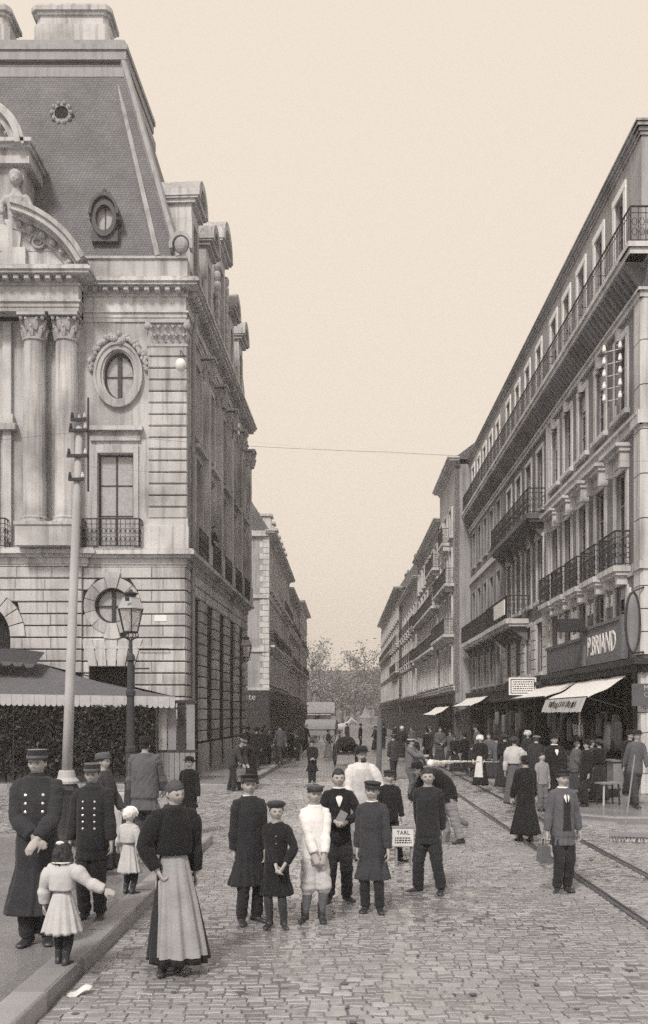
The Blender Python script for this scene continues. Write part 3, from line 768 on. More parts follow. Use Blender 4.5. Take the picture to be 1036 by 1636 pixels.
for cs in (5.75, 8.95):
    m = MB(); sgc = -1 if cs < 7 else 1
    m.loft([[(cs + p.x, .62 - p.y, 20.72 + p.z) for p in r] for r in head_pts(.56)])
    m.ell((cs, .58, 20.85), (.24, .26, .22), 12, 8)
    m.tube([(cs, .55, 20.5), (cs, .52, 20.3), (cs, .52, 20.1), (cs, .5, 19.75), (cs, .48, 19.4), (cs, .46, 19.2)], [(.11, .11), (.17, .16), (.38, .23), (.31, .23), (.3, .22), (.34, .22)], 14, rounded=True)
    for sg in (-1, 1): m.tube([(cs + sg*.34, .52, 20.12), (cs + sg*.52, .6, 19.8), (cs + sg*.42, .78, 19.5)], [.13, .11, .085], 9, rounded=True)
    cm = remesh(m, .03, 'caryatid', .012, (9, 9, 9)); cm.materials.append(carved)
    for v in cm.vertices: v.co = FM @ v.co
    cy = link('caryatid', cm, pal)
    m = MB(); m.loft([[(cs + qx*w_, .5 + qy*.22, z) for qx, qy in ((-1,-1),(1,-1),(1,1),(-1,1))] for z, w_ in ((18.3, .17), (19.15, .28), (19.2, .34), (19.3, .34))])
    m.box(cs - .4, cs + .4, .2, .8, 17.5, 18.3); m.build('herm_shaft', stone, cy, bake=FM)
# roof: tall hipped mansard of the pavilion, flat top with chimneys
ZB, ZT, INS = 18.2, 27.2, 2.67
def SMb(p): return tuple(SM @ Vector(p))
def roofpt(s, b, z):                                          # s left along the front, b depth
    v = Vector((-s, b, z)); v.x += PS * b; return tuple(v)
DEP = 9.5
m = MB()
m.add([roofpt(.25, 0, ZB), roofpt(17, 0, ZB), roofpt(17, INS, ZT), roofpt(.25 + INS, INS, ZT), roofpt(.25, DEP, ZB), roofpt(.25 + INS, DEP - INS, ZT), roofpt(17, DEP, ZB), roofpt(17, DEP - INS, ZT)],
      [(0, 1, 2, 3), (4, 0, 3, 5), (6, 4, 5, 7), (3, 2, 7, 5)])
rf = m.build('roof', slate, pal)
def hip(a, b, r, nm='hip_flashing'):
    mm = MB(); mm.tube([a, b], r, 6); return mm.build(nm, zinc, rf)
hip(roofpt(.22, -.02, ZB + .1), roofpt(.22 + INS, INS - .02, ZT), .14)
mm = MB(); a = Vector(roofpt(.95, -.04, ZB + .2)); b = Vector(roofpt(.55 + INS, INS - .06, ZT - .3))
mm.tube([a, b], [(.09, .015), (.06, .015)], 4); mm.build('hip_flashing', stuccop, rf)
m = MB()
for z0, z1, e in ((ZT - .9, ZT - .55, .02), (ZT - .2, ZT + .15, .16), (ZT + .15, ZT + .35, .28), (ZT + .35, ZT + .6, .14)):
    ff = (z0 - ZB) / (ZT - ZB) * INS; ff = min(ff, INS)
    m.add([roofpt(.25 + ff - e, ff - e, z) for z in (z0, z1)] + [roofpt(17, ff - e, z) for z in (z0, z1)] + [roofpt(17, DEP - ff + e, z) for z in (z0, z1)] + [roofpt(.25 + ff - e, DEP - ff + e, z) for z in (z0, z1)],
          [(0, 2, 3, 1), (2, 4, 5, 3), (4, 6, 7, 5), (6, 0, 1, 7), (1, 3, 5, 7), (0, 6, 4, 2)])
m.build('ridge_moulding', zinc, rf)
def chimney(px0, px1, ytop, ybot, d):
    a, b = at(px0, ytop, d), at(px1, ybot, d); m = MB(); w = b.x - a.x; cxm = (a.x + b.x)/2 - PX0; yy = d - PY; h = a.z - b.z
    for f0, f1, e in ((-.6, .12, -.02), (.12, .55, -.12), (.55, .68, -.04), (.68, .86, .06), (.86, 1.0, -.02)):
        hw = w/2 + e; m.loft([[(cxm - hw + c, yy - .7 - e, z), (cxm + hw - c, yy - .7 - e, z), (cxm + hw, yy - .7 - e + c, z), (cxm + hw, yy + .7 + e, z), (cxm - hw, yy + .7 + e, z), (cxm - hw, yy - .7 - e + c, z)] for z in (b.z + h*f0, b.z + h*f1) for c in (.18,)])
    m.build('chimney', stone, pal)
chimney(60, 182, 26, 62, 37.5); chimney(-115, 24, 26, 62, 37.5)
# oculus dormers on the front slope
def oculus(s, z, rs, rz, big):
    t = (z - ZB) / (ZT - ZB) * INS; m = MB(); o = -t
    oval_ring(m, s, z, rs, rs*1.45, o - .5, o + .55 if big else o + .12, 24, rz/rs)
    if big:
        m.box(s - rs*1.55, s + rs*1.55, o - .3, o + .45, z - rz*1.75, z - rz*.9); m.box(s - rs*1.75, s - rs*1.2, o - .2, o + .5, z - rz*.1, z + rz*.25); m.box(s + rs*1.2, s + rs*1.75, o - .2, o + .5, z - rz*.1, z + rz*.25)
        oval_ring(m, s, z + .1, rs*1.45, rs*1.75, o - 1.0, o + .65, 16, rz/rs*.95, 0, math.pi)
        for q in (-.16, 0, .16): m.ell((s + q, o + .45, z + rz*1.72 + (.14 if q == 0 else 0)), (.1, .1, .16), 7, 5)
    else:
        for i in range(10):
            a = 2*math.pi*i/10; m.ell((s + rs*1.4*math.cos(a), o + .1, z + rz*1.4*math.sin(a)), (.09, .1, .09), 6, 4)
    d = m.build('oculus', zinc if not big else mat('lead', .07, .6, .3, 4), rf, bake=FM)
    p = MB(); disc(p, s, z, rs*1.02, rz*1.02, o + (.3 if big else .05), 24); p.build('pane', glassm if big else inside, d, bake=FM)
    if big:
        p = MB(); p.box(s - .015, s + .015, o + .3, o + .34, z - rz, z + rz); p.build('glazing_bar', iron, d, bake=FM)
oculus(2.82, 19.69, .30, .45, True); oculus(4.83, 24.55, .26, .26, False)
# acroterion at the corner
m = MB(); m.ell((.1, .1, 18.75), (.28, .2, .32), 12, 8); oval_ring(m, .1, 18.65, .3, .42, -.1, .3, 16, 1.1, -.3, math.pi + .3); m.build('corner_mask', carved, pal, bake=FM)

# side towards the street
BAY = [1.95, 5.05, 8.15, 11.25, 14.35]; PIL = [3.5, 6.6, 9.7, 12.8]
hs = []
for b in BAY: hs += [(b - .65, b + .65, 8.2, 11.5), (b - .6, b + .6, 12.6, 15.2)]
m = MB(); wall_holes(m, 0, LEN_S, Z1, 16.1, hs, 0.0, .4); m.build('upper_wall', stone, pal, bake=SM)
HW = .86
hg = [(b - HW, b + HW, 0.5, 6.6) for b in BAY]
m = MB(); wall_holes(m, 0, LEN_S, -.05, Z1, hg, -.05, .5); m.build('wall', stoneb, pal, bake=SM)
for a, b in [(.02, BAY[0]-HW)] + [(BAY[i]+HW, BAY[i+1]-HW) for i in range(4)] + [(BAY[4]+HW, LEN_S)]: slabs(pal, SM, 'plinth', stone, [(a, b, -.05, .16, -.05, 1.15)])
for b in BAY:
    window(pal, SM, b, 8.2, 1.3, 3.3, -.13, 2, 3, glass, framem); window(pal, SM, b, 12.6, 1.2, 2.6, -.13, 2, 2, glass, framem)
    slabs(pal, SM, 'lintel', stone, [(b - .95, b + .95, 0, .36, 11.95, 12.08), (b - .85, b + .85, 0, .18, 11.65, 11.95), (b - .85, b - .65, 0, .18, 8.1, 11.65), (b + .65, b + .85, 0, .18, 8.1, 11.65), (b - .75, b + .75, 0, .12, 15.2, 15.4), (b - .75, b - .6, 0, .16, 12.5, 15.2), (b + .6, b + .75, 0, .16, 12.5, 15.2), (b - .8, b + .8, 0, .16, 12.42, 12.5)])
    railing(pal, SM, b - .9, b + .9, Z2 + .02, .95, .34, 0, pitch=.2)
    m = MB(); m.box(b - HW, b + HW, -.2, -.12, 0, 6.6); m.build('shutter', shut, pal, bake=SM)
    m = MB(); m.box(b - HW, b + HW, -.119, -.08, 3.0, 3.15); m.box(b - HW, b + HW, -.119, -.085, 5.6, 6.6); m.build('shutter_rail', woodd, pal, bake=SM)
for i, ps in enumerate([.3] + PIL + [16.2]):
    if i:
        slabs(pal, SM, 'pilaster', stone, [(ps - .28, ps + .28, 0, .3, 8.85, 15.2), (ps - .38, ps + .38, 0, .36, Z2, 8.85)])
        m = MB(); capital(m, ps, .16, 15.15, .3, .9); m.build('capital', carved, pal, bake=SM)
for k, (za, zb) in enumerate(courses):
    if zb < 1.4: break
    edges = [(.02, BAY[0]-HW)] + [(BAY[i]+HW, BAY[i+1]-HW) for i in range(4)] + [(BAY[4]+HW, LEN_S)]
    for (a, b) in edges:
        top = za > 6.55
        segs = [(a, (a+b)/2), ((a+b)/2, b)] if k % 2 else [(a, b)]
        for q0, q1 in segs:
            mm = MB(); mm.cham(q0 + (.012 if q0 != a else .004), q1 - (.012 if q1 != b else 0), -.09, .07, za + .022, zb - .022, .02); add_stone(mm, SM)
    if za > 6.5:
        for b in BAY: mm = MB(); mm.cham(b - HW + .01, b + HW - .01, -.09, .07, za + .022, zb - .022, .02); add_stone(mm, SM)
tag(stone_rest.build('stone_courses', stone, pal), kind='stuff')
cornice(pal, SM, .0, LEN_S, Z1 + .001, [(.08, .06), (.22, .10), (.10, .22), (.14, .38), (.06, .32)], 'string_course', ret0=False, ret1=True)
entablature(SM, 0.0, LEN_S, 0, False, zb=16.051)
slabs(pal, SM, 'parapet', stone, [(.55, LEN_S, -.6, .05, 17.445, 18.1), (.55, LEN_S, -.6, .12, 18.1, 18.2)])
m = MB(); m.add([SMb((8.5, -.3, 18.1)), SMb((LEN_S, -.3, 18.1)), SMb((LEN_S - 1.2, -2.2, 22.2)), SMb((8.5, -2.2, 22.2)), SMb((LEN_S - 1.2, -12, 22.2)), SMb((8.5, -12, 22.2)), SMb((LEN_S, -12, 18.1))], [(0, 1, 2, 3), (3, 2, 4, 5), (1, 6, 4, 2)]); m.build('roof', slate, pal)
for i, b in enumerate(BAY):
    big = i == 2; w, zt = (1.05, 22.3) if big else (.72, 20.9)
    m = MB()
    m.box(b - w, b - w + .35, -1.4, .02, 17.5, zt - .5); m.box(b + w - .35, b + w, -1.4, .02, 17.5, zt - .5); m.box(b - w, b + w, -1.4, .0, zt - .5, zt)
    m.box(b - w - .12, b + w + .12, -1.5, .16, zt, zt + .12); m.box(b - w - .2, b + w + .2, -1.5, .28, zt + .12, zt + .24)
    dd = m.build('dormer', stone, pal, bake=SM)
    m = MB(); oval_ring(m, b, zt + .15, w*.9, w + .24, -1.3, .34, 16, .95, .05, math.pi - .05); P = ring_pts(b, zt + .2, w, w*.9, 14, 0, math.pi); m.add([(p[0], .1, p[1]) for p in P], [tuple(range(len(P)))]); m.build('pediment', stone, dd, bake=SM)
    m = MB(); m.box(b - w + .35, b + w - .35, -.3, -.26, 17.6, zt - .5); m.build('pane', glass, dd, bake=SM)
    if big:
        m = MB()
        for sg in (-1, 1):
            for q in range(9): m.ell((b + sg*(w + .14 + .05*math.sin(q)), .02, 18.4 + q*.42), (.18, .16, .26), 7, 5)
        m.build('carving', carved, dd, bake=SM)
    else:
        m = MB()
        for sg in (-1, 1): m.tube([(b + sg*(w + .35), -.1, 18.2), (b + sg*(w + .2), -.05, 18.8), (b + sg*(w + .02), -.05, 19.5)], [.22, .14, .08], 7)
        m.build('carving', carved, dd, bake=SM)
m = MB(); m.tube([SMb((.75, .16, .2)), SMb((.75, .16, 15.9)), SMb((.7, .3, 16.6))], .07, 8); m.build('downpipe', zinc, pal)
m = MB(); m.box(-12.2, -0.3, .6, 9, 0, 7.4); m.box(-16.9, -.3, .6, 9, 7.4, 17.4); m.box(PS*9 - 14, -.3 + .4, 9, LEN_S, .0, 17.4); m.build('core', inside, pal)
# plaques on the ground floor
m = MB(); m.box(.62, 1.05, .072, .09, zs(993), zs(983)); o = m.build('wall_plaque', whitep, pal, bake=FM)
m = MB(); m.tube([(.55, .2, zs(1037)), (1.6, .2, zs(1037))], .02, 6); m.tube([(.55, .05, zs(1037)), (.55, .2, zs(1037))], .02, 6); m.build('sign_bracket', iron, pal, bake=FM)
# ------------------------------------------------------------------ generic street house
def house(name, label, x0, skew, y0, y1, side, floors, bays, win_w, wallm, top, shop=3.6, shopm=None, eave=0.45, roof_h=2.2, roof_in=2.0, endwall=0.0, quoins=False, balconies=(), rows=3, trimw=.14, wmat=None, depth=11, bands=(), chim=(), fm=None, splat=None, attic=False, gl=None, wbal=()):
    """side -1 = left row (faces +X), +1 = right row (faces -X). x0: facade X at y = 0. floors: (sill z, head z) per storey"""
    yy0 = y0; X = x0 + skew * yy0
    root = empty(name, (X, yy0, 0)); tag(root, label, 'building')
    Mx = frame((0, 0, 0), (skew, 1, 0), (-side, side * skew, 0))
    L = (y1 - y0)
    hs = [(b - win_w/2, b + win_w/2, z0, z1) for b in bays for z0, z1 in floors]
    m = MB(); wall_holes(m, 0, L, shop, top, hs, 0.0, .3); m.build('wall', wallm, root, bake=Mx)
    for b in bays:
        for k, (z0, z1) in enumerate(floors):
            window(root, Mx, b, z0, win_w, z1 - z0, -.13, 2, rows, gl or glass, fm or framem)
            if trimw:
                t = trimw
                slabs(root, Mx, 'window_surround', splat or trim, [(b - win_w/2 - t, b - win_w/2, 0, .12, z0 - .02, z1), (b + win_w/2, b + win_w/2 + t, 0, .12, z0 - .02, z1), (b - win_w/2 - t, b + win_w/2 + t, 0, .14, z1, z1 + t), (b - win_w/2 - t - .05, b + win_w/2 + t + .05, 0, .22, z0 - .16, z0 - .02)])
    cornice(root, Mx, 0, L, top - .1, [(.12, .08), (.12, .16), (.14, eave), (.1, eave + .1)], 'cornice', trim, ret0=True, ret1=True)
    for z in bands: slabs(root, Mx, 'band', trim, [(0, L, 0, .07, z, z + .2), (0, L, 0, .13, z + .2, z + .28)])
    # gable / end wall towards the camera and closing faces
    m = MB(); m.add([tuple(Mx @ Vector(p)) for p in ((0, 0, -.05), (0, -depth, -.05), (0, -depth, top), (0, 0, top))], [(0, 1, 2, 3)]); m.build('end_wall', wmat or wallm, root); m = MB(); m.add([tuple(Mx @ Vector(p)) for p in ((L, 0, -.05), (L, -depth, -.05), (L, -depth, top), (L, 0, top))], [(3, 2, 1, 0)])
    m.build('end_wall', wmat or wallm, root)
    # roof
    m = MB(); zr = top + .28
    m.add([tuple(Mx @ Vector(p)) for p in ((-.1, .15, zr), (L, .15, zr), (L, -roof_in, zr + roof_h), (-.1, -roof_in, zr + roof_h), (L, -depth, zr + roof_h*.9), (-.1, -depth, zr + roof_h*.9), (-.1, -depth, zr), (L, -depth, zr))],
          [(0, 1, 2, 3), (3, 2, 4, 5), (0, 3, 5, 6), (1, 7, 4, 2)]); rf_ = m.build('roof', slate, root)
    for c0, h in chim:
        m = MB(); M2 = Mx
        m.box(c0 - .9, c0 + .9, -roof_in - .9, -roof_in - .2, zr, zr + roof_h + h, M2); m.box(c0 - 1.0, c0 + 1.0, -roof_in - 1.0, -roof_in - .1, zr + roof_h + h, zr + roof_h + h + .2, M2)
        ch = m.build('chimney', stuccod, root)
        for q in (-.6, -.2, .2, .6):
            m = MB(); m.lathe([(.14, 0), (.11, .5), (.13, .52)], 7, M2 @ Matrix.Translation((c0 + q, -roof_in - .55, zr + roof_h + h + .2))); m.build('chimney_pot', stuccod, ch)
    balconies = list(balconies) + [(b - win_w*.8, b + win_w*.8, floors[k][0] - .02, .45) for k in wbal for b in bays]
    for (b0, b1, z, pr) in balconies:
        slabs(root, Mx, 'balcony', trim, [(b0, b1, 0, pr, z - .18, z)] + [(b0 + (b1-b0)*q - .08, b0 + (b1-b0)*q + .08, 0, pr*.8, z - .5, z - .18) for q in (.06, .35, .65, .94)])
        railing(root, Mx, b0 + .04, b1 - .04, z, .95, pr - .05, pr - .05, pitch=.2, deco=(y0 < 70))
    if quoins:
        z = shop + .05; k = 0
        while z < top - .5:
            w = .75 if k % 2 else .5
            m = MB(); m.box(-.04, w, -.3, .04, z + .02, z + .46); m.box(-.041, .0, -w, -.3, z + .02, z + .46); m.build('quoin_block', splat or trim, root, bake=Mx); z += .48; k += 1
    # shop front: piers, fascia, dark glazing
    sm = shopm or woodd
    m = MB(); m.box(0, L, -.05, .12, shop - .62, shop - .08); m.box(-.02, L + .02, -.05, .3, shop - .08, shop + .06); fa = m.build('fascia', sm, root, bake=Mx)
    nb = max(2, int(L / 3)); 
    for i in range(nb + 1):
        s = .2 + (L - .4) * i / nb; m = MB(); m.box(s - .2, s + .2, -.3, .1, -.05, shop - .62); m.box(s - .24, s + .24, -.3, .14, -.05, .6); m.build('pier', sm, root, bake=Mx)
        if i < nb:
            s1 = .2 + (L - .4) * (i + 1) / nb
            m = MB(); m.box(s + .2, s1 - .2, -.25, -.18, -.05, .65); m.box((s + s1)/2 - .04, (s + s1)/2 + .04, -.25, -.17, .65, shop - .62); m.build('stallriser', sm, root, bake=Mx)
            m = MB(); m.box(s + .2, s1 - .2, -.24, -.22, .65, shop - .62); m.build('shop_pane', glass, root, bake=Mx)
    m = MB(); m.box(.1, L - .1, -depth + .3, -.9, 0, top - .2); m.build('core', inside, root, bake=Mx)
    return root, Mx, L

# ------------------------------------------------------------------ corner house on the right (three storeys under one long balcony)
XF = 8.166
RY0, RY1 = 25.3, 58.6
corner = empty('corner_house', (XF + SK*RY0, RY0, 0)); tag(corner, 'tall stuccoed corner house on the right with long roof balcony and pale window surrounds', 'building')
CM = frame((0, 0, 0), (SK, 1, 0), (-1, SK, 0)); CF = frame((0, 0, 0), (1, 0, 0), (0, -1, 0))   # street side, front towards the camera
def cd(px): return 12249.0 / (px - 543.0) - RY0             # distance along the facade of a photo column
SA, SB, SC = 11.3, 21.4, 33.3
BA = [1.9, 4.05, 6.2, 8.25, 10.25]; BB = [12.9, 15.2, 17.5, 19.8]; BC = [22.8, 25.0, 27.2, 29.4, 31.6]
FA = [(4.55, 6.0), (6.55, 9.25), (10.95, 13.05)]; FB = [(4.0, 6.0), (6.9, 9.4), (10.6, 13.0)]; FC = [(3.9, 6.2), (6.9, 9.6), (11.2, 13.2)]
hsA = [(b-.5, b+.5, a, c) for b in BA for a, c in FA]; hsB = [(b-.55, b+.55, a, c) for b in BB for a, c in FB]; hsC = [(b-.5, b+.5, a, c) for b in BC for a, c in FC]
for (a, b, h, mt) in ((0, SA, hsA, stucco), (SA + .001, SB, hsB, stuccod), (SB + .001, SC, hsC, stucco)):
    m = MB(); wall_holes(m, a, b, 3.4, 14.3, h, 0, .3); m.build('wall', mt, corner, bake=CM)
m = MB(); wall_holes(m, 0, 9, 3.4, 14.3, [(2.2, 3.2, a, c) for a, c in FA], 0, .3); m.build('wall', stucco, corner, bake=CF)
hat = [(b-.42, b+.42, 15.1, 17.2) for b in BA + BB + BC]
m = MB(); wall_holes(m, 0.0, SC, 14.3, 17.9, hat, .05, .3); m.build('attic_wall', stuccop, corner, bake=CM)
m = MB(); wall_holes(m, -.05, 9, 14.3, 17.9, [(2.2, 3.1, 15.1, 17.0)], .05, .3); m.build('attic_wall', stuccop, corner, bake=CF)
for b in BA + BB + BC:
    window(corner, CM, b, 15.1, .84, 2.1, -.1, 2, 2)
    slabs(corner, CM, 'window_surround', whitep, [(b-.64, b-.42, .05, .09, 15.0, 17.2), (b+.42, b+.64, .05, .09, 15.0, 17.2), (b-.64, b+.64, .05, .1, 17.2, 17.42)])
def surround(b, w, z0, z1, t, mt, ears=False):
    slabs(corner, CM, 'window_surround', mt, [(b-w-t, b-w, 0, .05, z0-.02, z1), (b+w, b+w+t, 0, .05, z0-.02, z1), (b-w-t, b+w+t, 0, .06, z1, z1+t), (b-w-t-.06, b+w+t+.06, 0, .14, z0-.16, z0-.02)])
for i, b in enumerate(BA):
    for k, (z0, z1) in enumerate(FA):
        window(corner, CM, b, z0, 1.0, z1 - z0, -.15, 2, 3 if k else 2); surround(b, .5, z0, z1, .2, trim)
    # entresol block patches, first-floor cornice hoods on brackets, little balconies
    slabs(corner, CM, 'hood', trim, [(b-.85, b+.85, 0, .42, 9.82, 9.92), (b-.8, b+.8, 0, .3, 9.70, 9.82), (b-.74, b-.58, 0, .26, 9.25, 9.7), (b+.58, b+.74, 0, .26, 9.25, 9.7), (b-.5, b+.5, 0, .1, 9.42, 9.7)])
    slabs(corner, CM, 'balcony', trim, [(b-.85, b+.85, 0, .48, 6.30, 6.46), (b-.8, b+.8, 0, .4, 6.2, 6.30), (b-.7, b-.5, 0, .34, 5.95, 6.2), (b+.5, b+.7, 0, .34, 5.95, 6.2)])
    railing(corner, CM, b-.8, b+.8, 6.46, .98, .42, .42, pitch=.13)
    slabs(corner, CM, 'keystone', carved, [(b-.12, b+.12, 0, .16, 13.05, 13.4)])
m = MB()
for i in range(len(BA)):
    for z in (4.7, 5.5):
        for sg in (-1, 1): m = MB(); m.box(BA[i] + sg*.8 - .11, BA[i] + sg*.8 + .11, 0, .055, z, z + .34); m.build('block_patch', whitep, corner, bake=CM)
slabs(corner, CM, 'band', trim, [(0, SA, 0, .1, 10.12, 10.36), (0, SA, 0, .18, 10.36, 10.46), (0, SA, 0, .06, 6.14, 6.24)])
for b in BB:
    for k, (z0, z1) in enumerate(FB): window(corner, CM, b, z0, 1.1, z1 - z0, -.15, 2, 3); surround(b, .55, z0, z1, .16, trim)
    m = MB(); oval_ring(m, b, 9.4, .5, .72, -.02, .1, 10, .6, 0, math.pi); m.build('arch_hood', trim, corner, bake=CM)
for b in BC:
    for k, (z0, z1) in enumerate(FC): window(corner, CM, b, z0, 1.0, z1 - z0, -.15, 2, 3); surround(b, .5, z0, z1, .12, stuccop)
slabs(corner, CM, 'band', trim, [(SB + .2, SC, 0, .09, 10.3, 10.62)])
slabs(corner, CM, 'pilaster', trim, [(SA - .22, SA + .18, 0, .09, 3.6, 13.5)])
for (a, b, z, pr) in ((SA + .6, SB - .4, 10.25, .75), (15.2, SB - .4, 6.4, 1.0), (SB + .6, SC - .6, 6.55, .7)):
    slabs(corner, CM, 'balcony', trim if z < 7 else stuccod, [(a, b, 0, pr, z - .2, z), (a + .08, b - .08, 0, pr*.85, z - .32, z - .2)])
    for q in range(6):
        s = a + .4 + (b - a - .8)*q/5; m = MB(); m.prism([(0, 0), (pr*.75, 0), (pr*.6, -.15), (.12, -.55), (0, -.6)], -.09, .09, Matrix.Translation((s, 0, z - .32)) @ Matrix(((0, 1, 0, 0), (1, 0, 0, 0), (0, 0, 1, 0), (0, 0, 0, 1)))); m.build('bracket', stuccod, corner, bake=CM)
    railing(corner, CM, a + .05, b - .05, z, 1.0, pr - .06, pr - .06, pitch=.15)
# white name board on the near end of the lower balcony
m = MB(); m.box(15.5, 18.2, .98, 1.03, 6.6, 7.25); m.build('name_board', whitep, corner, bake=CM)
# rusticated entresol of the middle house
for (a, b) in [(SA + .2, BB[0] - .72)] + [(BB[i] + .72, BB[i+1] - .72) for i in range(3)] + [(BB[3] + .72, SB - .05)]:
    for k in range(6):
        m = MB(); m.cham(a, b, -.02, .08, 3.75 + k*.4, 3.75 + k*.4 + .37, .02); m.build('stone', trim, corner, bake=CM)
# corner quoins, both faces
z = 3.9; k = 0
while z < 13.2:
    h = .62 if z < 6.1 else 1.2
    m = MB(); e = .07
    m.add([tuple(CM @ Vector(p)) for p in ((.55, 0, z), (.55, e, z), (.0, e, z), (.55, 0, z+h-.03), (.55, e, z+h-.03), (.0, e, z+h-.03))] +
          [tuple(CF @ Vector(p)) for p in ((.0, e, z), (.75, e, z), (.75, 0, z), (.0, e, z+h-.03), (.75, e, z+h-.03), (.75, 0, z+h-.03))],
          [(0,1,4,3),(1,2,5,4),(2,6,9,5),(6,7,10,9),(7,8,11,10),(3,4,5,9,10,11),(0,8,7,6,2,1)])
    m.build('quoin_block', trim, corner); z += h; k += 1
for Mx, a, b in ((CM, -.12, SC), (CF, -.12, 9)):
    slabs(corner, Mx, 'band', trim, [(a, b if Mx is CF else .6, 0, .121, 6.2, 6.42), (a, b if Mx is CF else .6, 0, .161, 10.1, 10.47)])
    # deep balcony cornice with modillions
    sl = MB(); sl.box(-.5 if Mx is CM else -.5, b, 0, .5, 14.46, 14.62); sl.box(-.56 if Mx is CM else -.56, b, -.3, .56, 14.62, 14.76); sl.box(-.1, b, -.02, .1, 13.5, 13.66); sl.box(-.16, b, -.02, .16, 13.66, 13.74)
    slo = sl.build('balcony_cornice', trim if True else stucco, corner, bake=Mx)
    s = .12
    while s < (b - .2):
        q = MB(); q.prism([(0, 0), (.44, 0), (.44, -.12), (.3, -.3), (.12, -.55), (0, -.7)], -.07, .07, Matrix.Translation((s, 0, 14.455)) @ Matrix(((0, 1, 0, 0), (1, 0, 0, 0), (0, 0, 1, 0), (0, 0, 0, 1)))); q.build('modillion', stucco, slo, bake=Mx); s += .34 if s < SA else .42
    railing(corner, Mx, -.48, b - .05, 14.76, .95, .48, 0, pitch=.16 if Mx is CM else .2, deco=(Mx is CF))
    cornice(corner, Mx, 0, b, 17.85, [(.1, .09), (.1, .13), (.1, .2), (.06, .24)], 'cornice', stuccop, ret0=True)
# dividing grilles and hoops on the roof balcony
for s in (2.9, 5.1, 7.2, 9.3, 11.3, 13.6, 15.9, 18.2, 20.6):
    m = MB()
    if s < 10: m.tube([(s, -.1, 15.2), (s, .44, 15.2)], .012, 4); m.tube([(s, -.1, 15.45), (s, .44, 15.45)], .012, 4); m.tube([(s, .2, 14.76), (s, .2, 15.7)], .012, 4)
    else: m.tube([(s, -.1, 14.8), (s, -.1, 15.9), (s, .1, 16.25), (s, .35, 16.15), (s, .45, 15.7)], .014, 5)
    m.build('balcony_grille', iron, corner, bake=CM)
m = MB()
m.add([tuple(CM @ Vector(p)) for p in ((-.2, .2, 18.215), (SC, .2, 18.215), (SC, -3.4, 19.9), (3.4, -3.4, 19.9), (-.2, -9, 18.215), (3.4, -9, 19.9), (SC, -9, 19.9))], [(0, 1, 2, 3), (4, 0, 3, 5), (3, 2, 6, 5)]); m.build('roof', slate, corner)
m = MB(); m.box(29.8, 31.2, -3.2, -2.0, 18.5, 21.0, CM); m.box(29.7, 31.3, -3.3, -1.9, 21.0, 21.25, CM); m.build('chimney', stuccod, corner)
m = MB(); m.box(.2, SC - .2, -8.5, -.9, 0, 17.3, CM); m.build('core', inside, corner)
m = MB(); m.add([tuple(CM @ Vector(p)) for p in ((SC, 0, -.05), (SC, -9, -.05), (SC, -9, 17.9), (SC, 0, 17.9))], [(0, 1, 2, 3)]); m.build('end_wall', stuccod, corner)
# ground floor: fascia, shop openings, piers
m = MB(); m.box(-.1, SA, -.05, .16, 3.42, 3.62); m.box(-.2, SA, -.05, .34, 3.62, 3.78); m.build('fascia_cornice', woodd, corner, bake=CM)
m = MB(); m.box(-.1, 9, -.05, .161, 3.42, 3.62); m.box(-.34, 9, -.05, .341, 3.621, 3.79); m.build('fascia_cornice', woodd, corner, bake=CF)
def shop_bay(s0, s1, mt=woodd, top=3.42):
    m = MB(); m.box(s0, s0 + .22, -.35, .1, -.05, top); m.build('pier', mt, corner, bake=CM)
    m = MB(); m.box(s0 + .22, s1, -.3, -.2, -.05, .55); m.box(s0 + .22, s1, -.3, -.18, 2.55, 2.65); m.box((s0+s1)/2 + .05, (s0+s1)/2 + .13, -.3, -.18, .55, top); m.build('shop_frame', mt, corner, bake=CM)
    m = MB(); m.box(s0 + .22, s1, -.27, -.25, .55, top); m.build('shop_pane', glass, corner, bake=CM)
for q in range(10): shop_bay(.3 + q*3.3, .3 + (q+1)*3.3)
for (a, b) in ((SA, SB), (SB + .01, SC)):
    m = MB(); m.box(a, b, -.05, .2, 2.9, 3.42); m.box(a, b, -.05, .32, 3.42, 3.56); m.build('fascia', woodd, corner, bake=CM)
z = .13; 
for k in range(6):
    m = MB(); m.cham(.08, .95, -.3, .06, z + .01, z + .54, .02); m.build('quoin_block', trim, corner, bake=CF); 
    m = MB(); m.box(.0, .28, -.3, .05, z + .01, z + .54); m.build('quoin_block', trim, corner, bake=CM); z += .55
m = MB(); m.box(.95, 9, -.35, -.3, 0, 3.42); m.build('shop_pane', glass, corner, bake=CF)
# signboards: long grey board and the lettered one
m = MB(); m.box(5.42, 11.0, .1, .16, 3.84, 4.72); m.box(5.41, 11.1, .08, .2, 4.72, 4.82); sb = m.build('signboard', mat('sign_grey', .11, .8, .35, 3, fine=.3), corner, bake=CM)
m = MB(); m.box(1.3, 5.2, .1, .17, 3.84, 4.98); m.box(1.2, 5.27, .08, .22, 4.98, 5.08); m.box(5.2, 5.4, .05, .24, 3.84, 5.1); m.box(1.1, 1.29, .05, .24, 3.84, 5.1); sg = m.build('signboard', mat('sign_mid', .16, .8, .3, 3, fine=.2), corner, bake=CM)
def TM(Mx, s, o, z, fl=True):
    """text matrix on a facade frame; fl: text runs against the frame's along-axis"""
    a = -1 if fl else 1
    return Mx @ Matrix(((a, 0, 0, s), (0, 0, 1, o), (0, 1, 0, z), (0, 0, 0, 1)))
text_mesh('P.BRIAND', .88, whitep, sg, TM(CM, 3.4, .18, 4.4), squeeze=.82, depth=.01)
m = MB(); m.box(4.8, 5.25, .3, 1.1, 4.95, 5.35); m.build('bracket_box', woodd, corner, bake=CM)
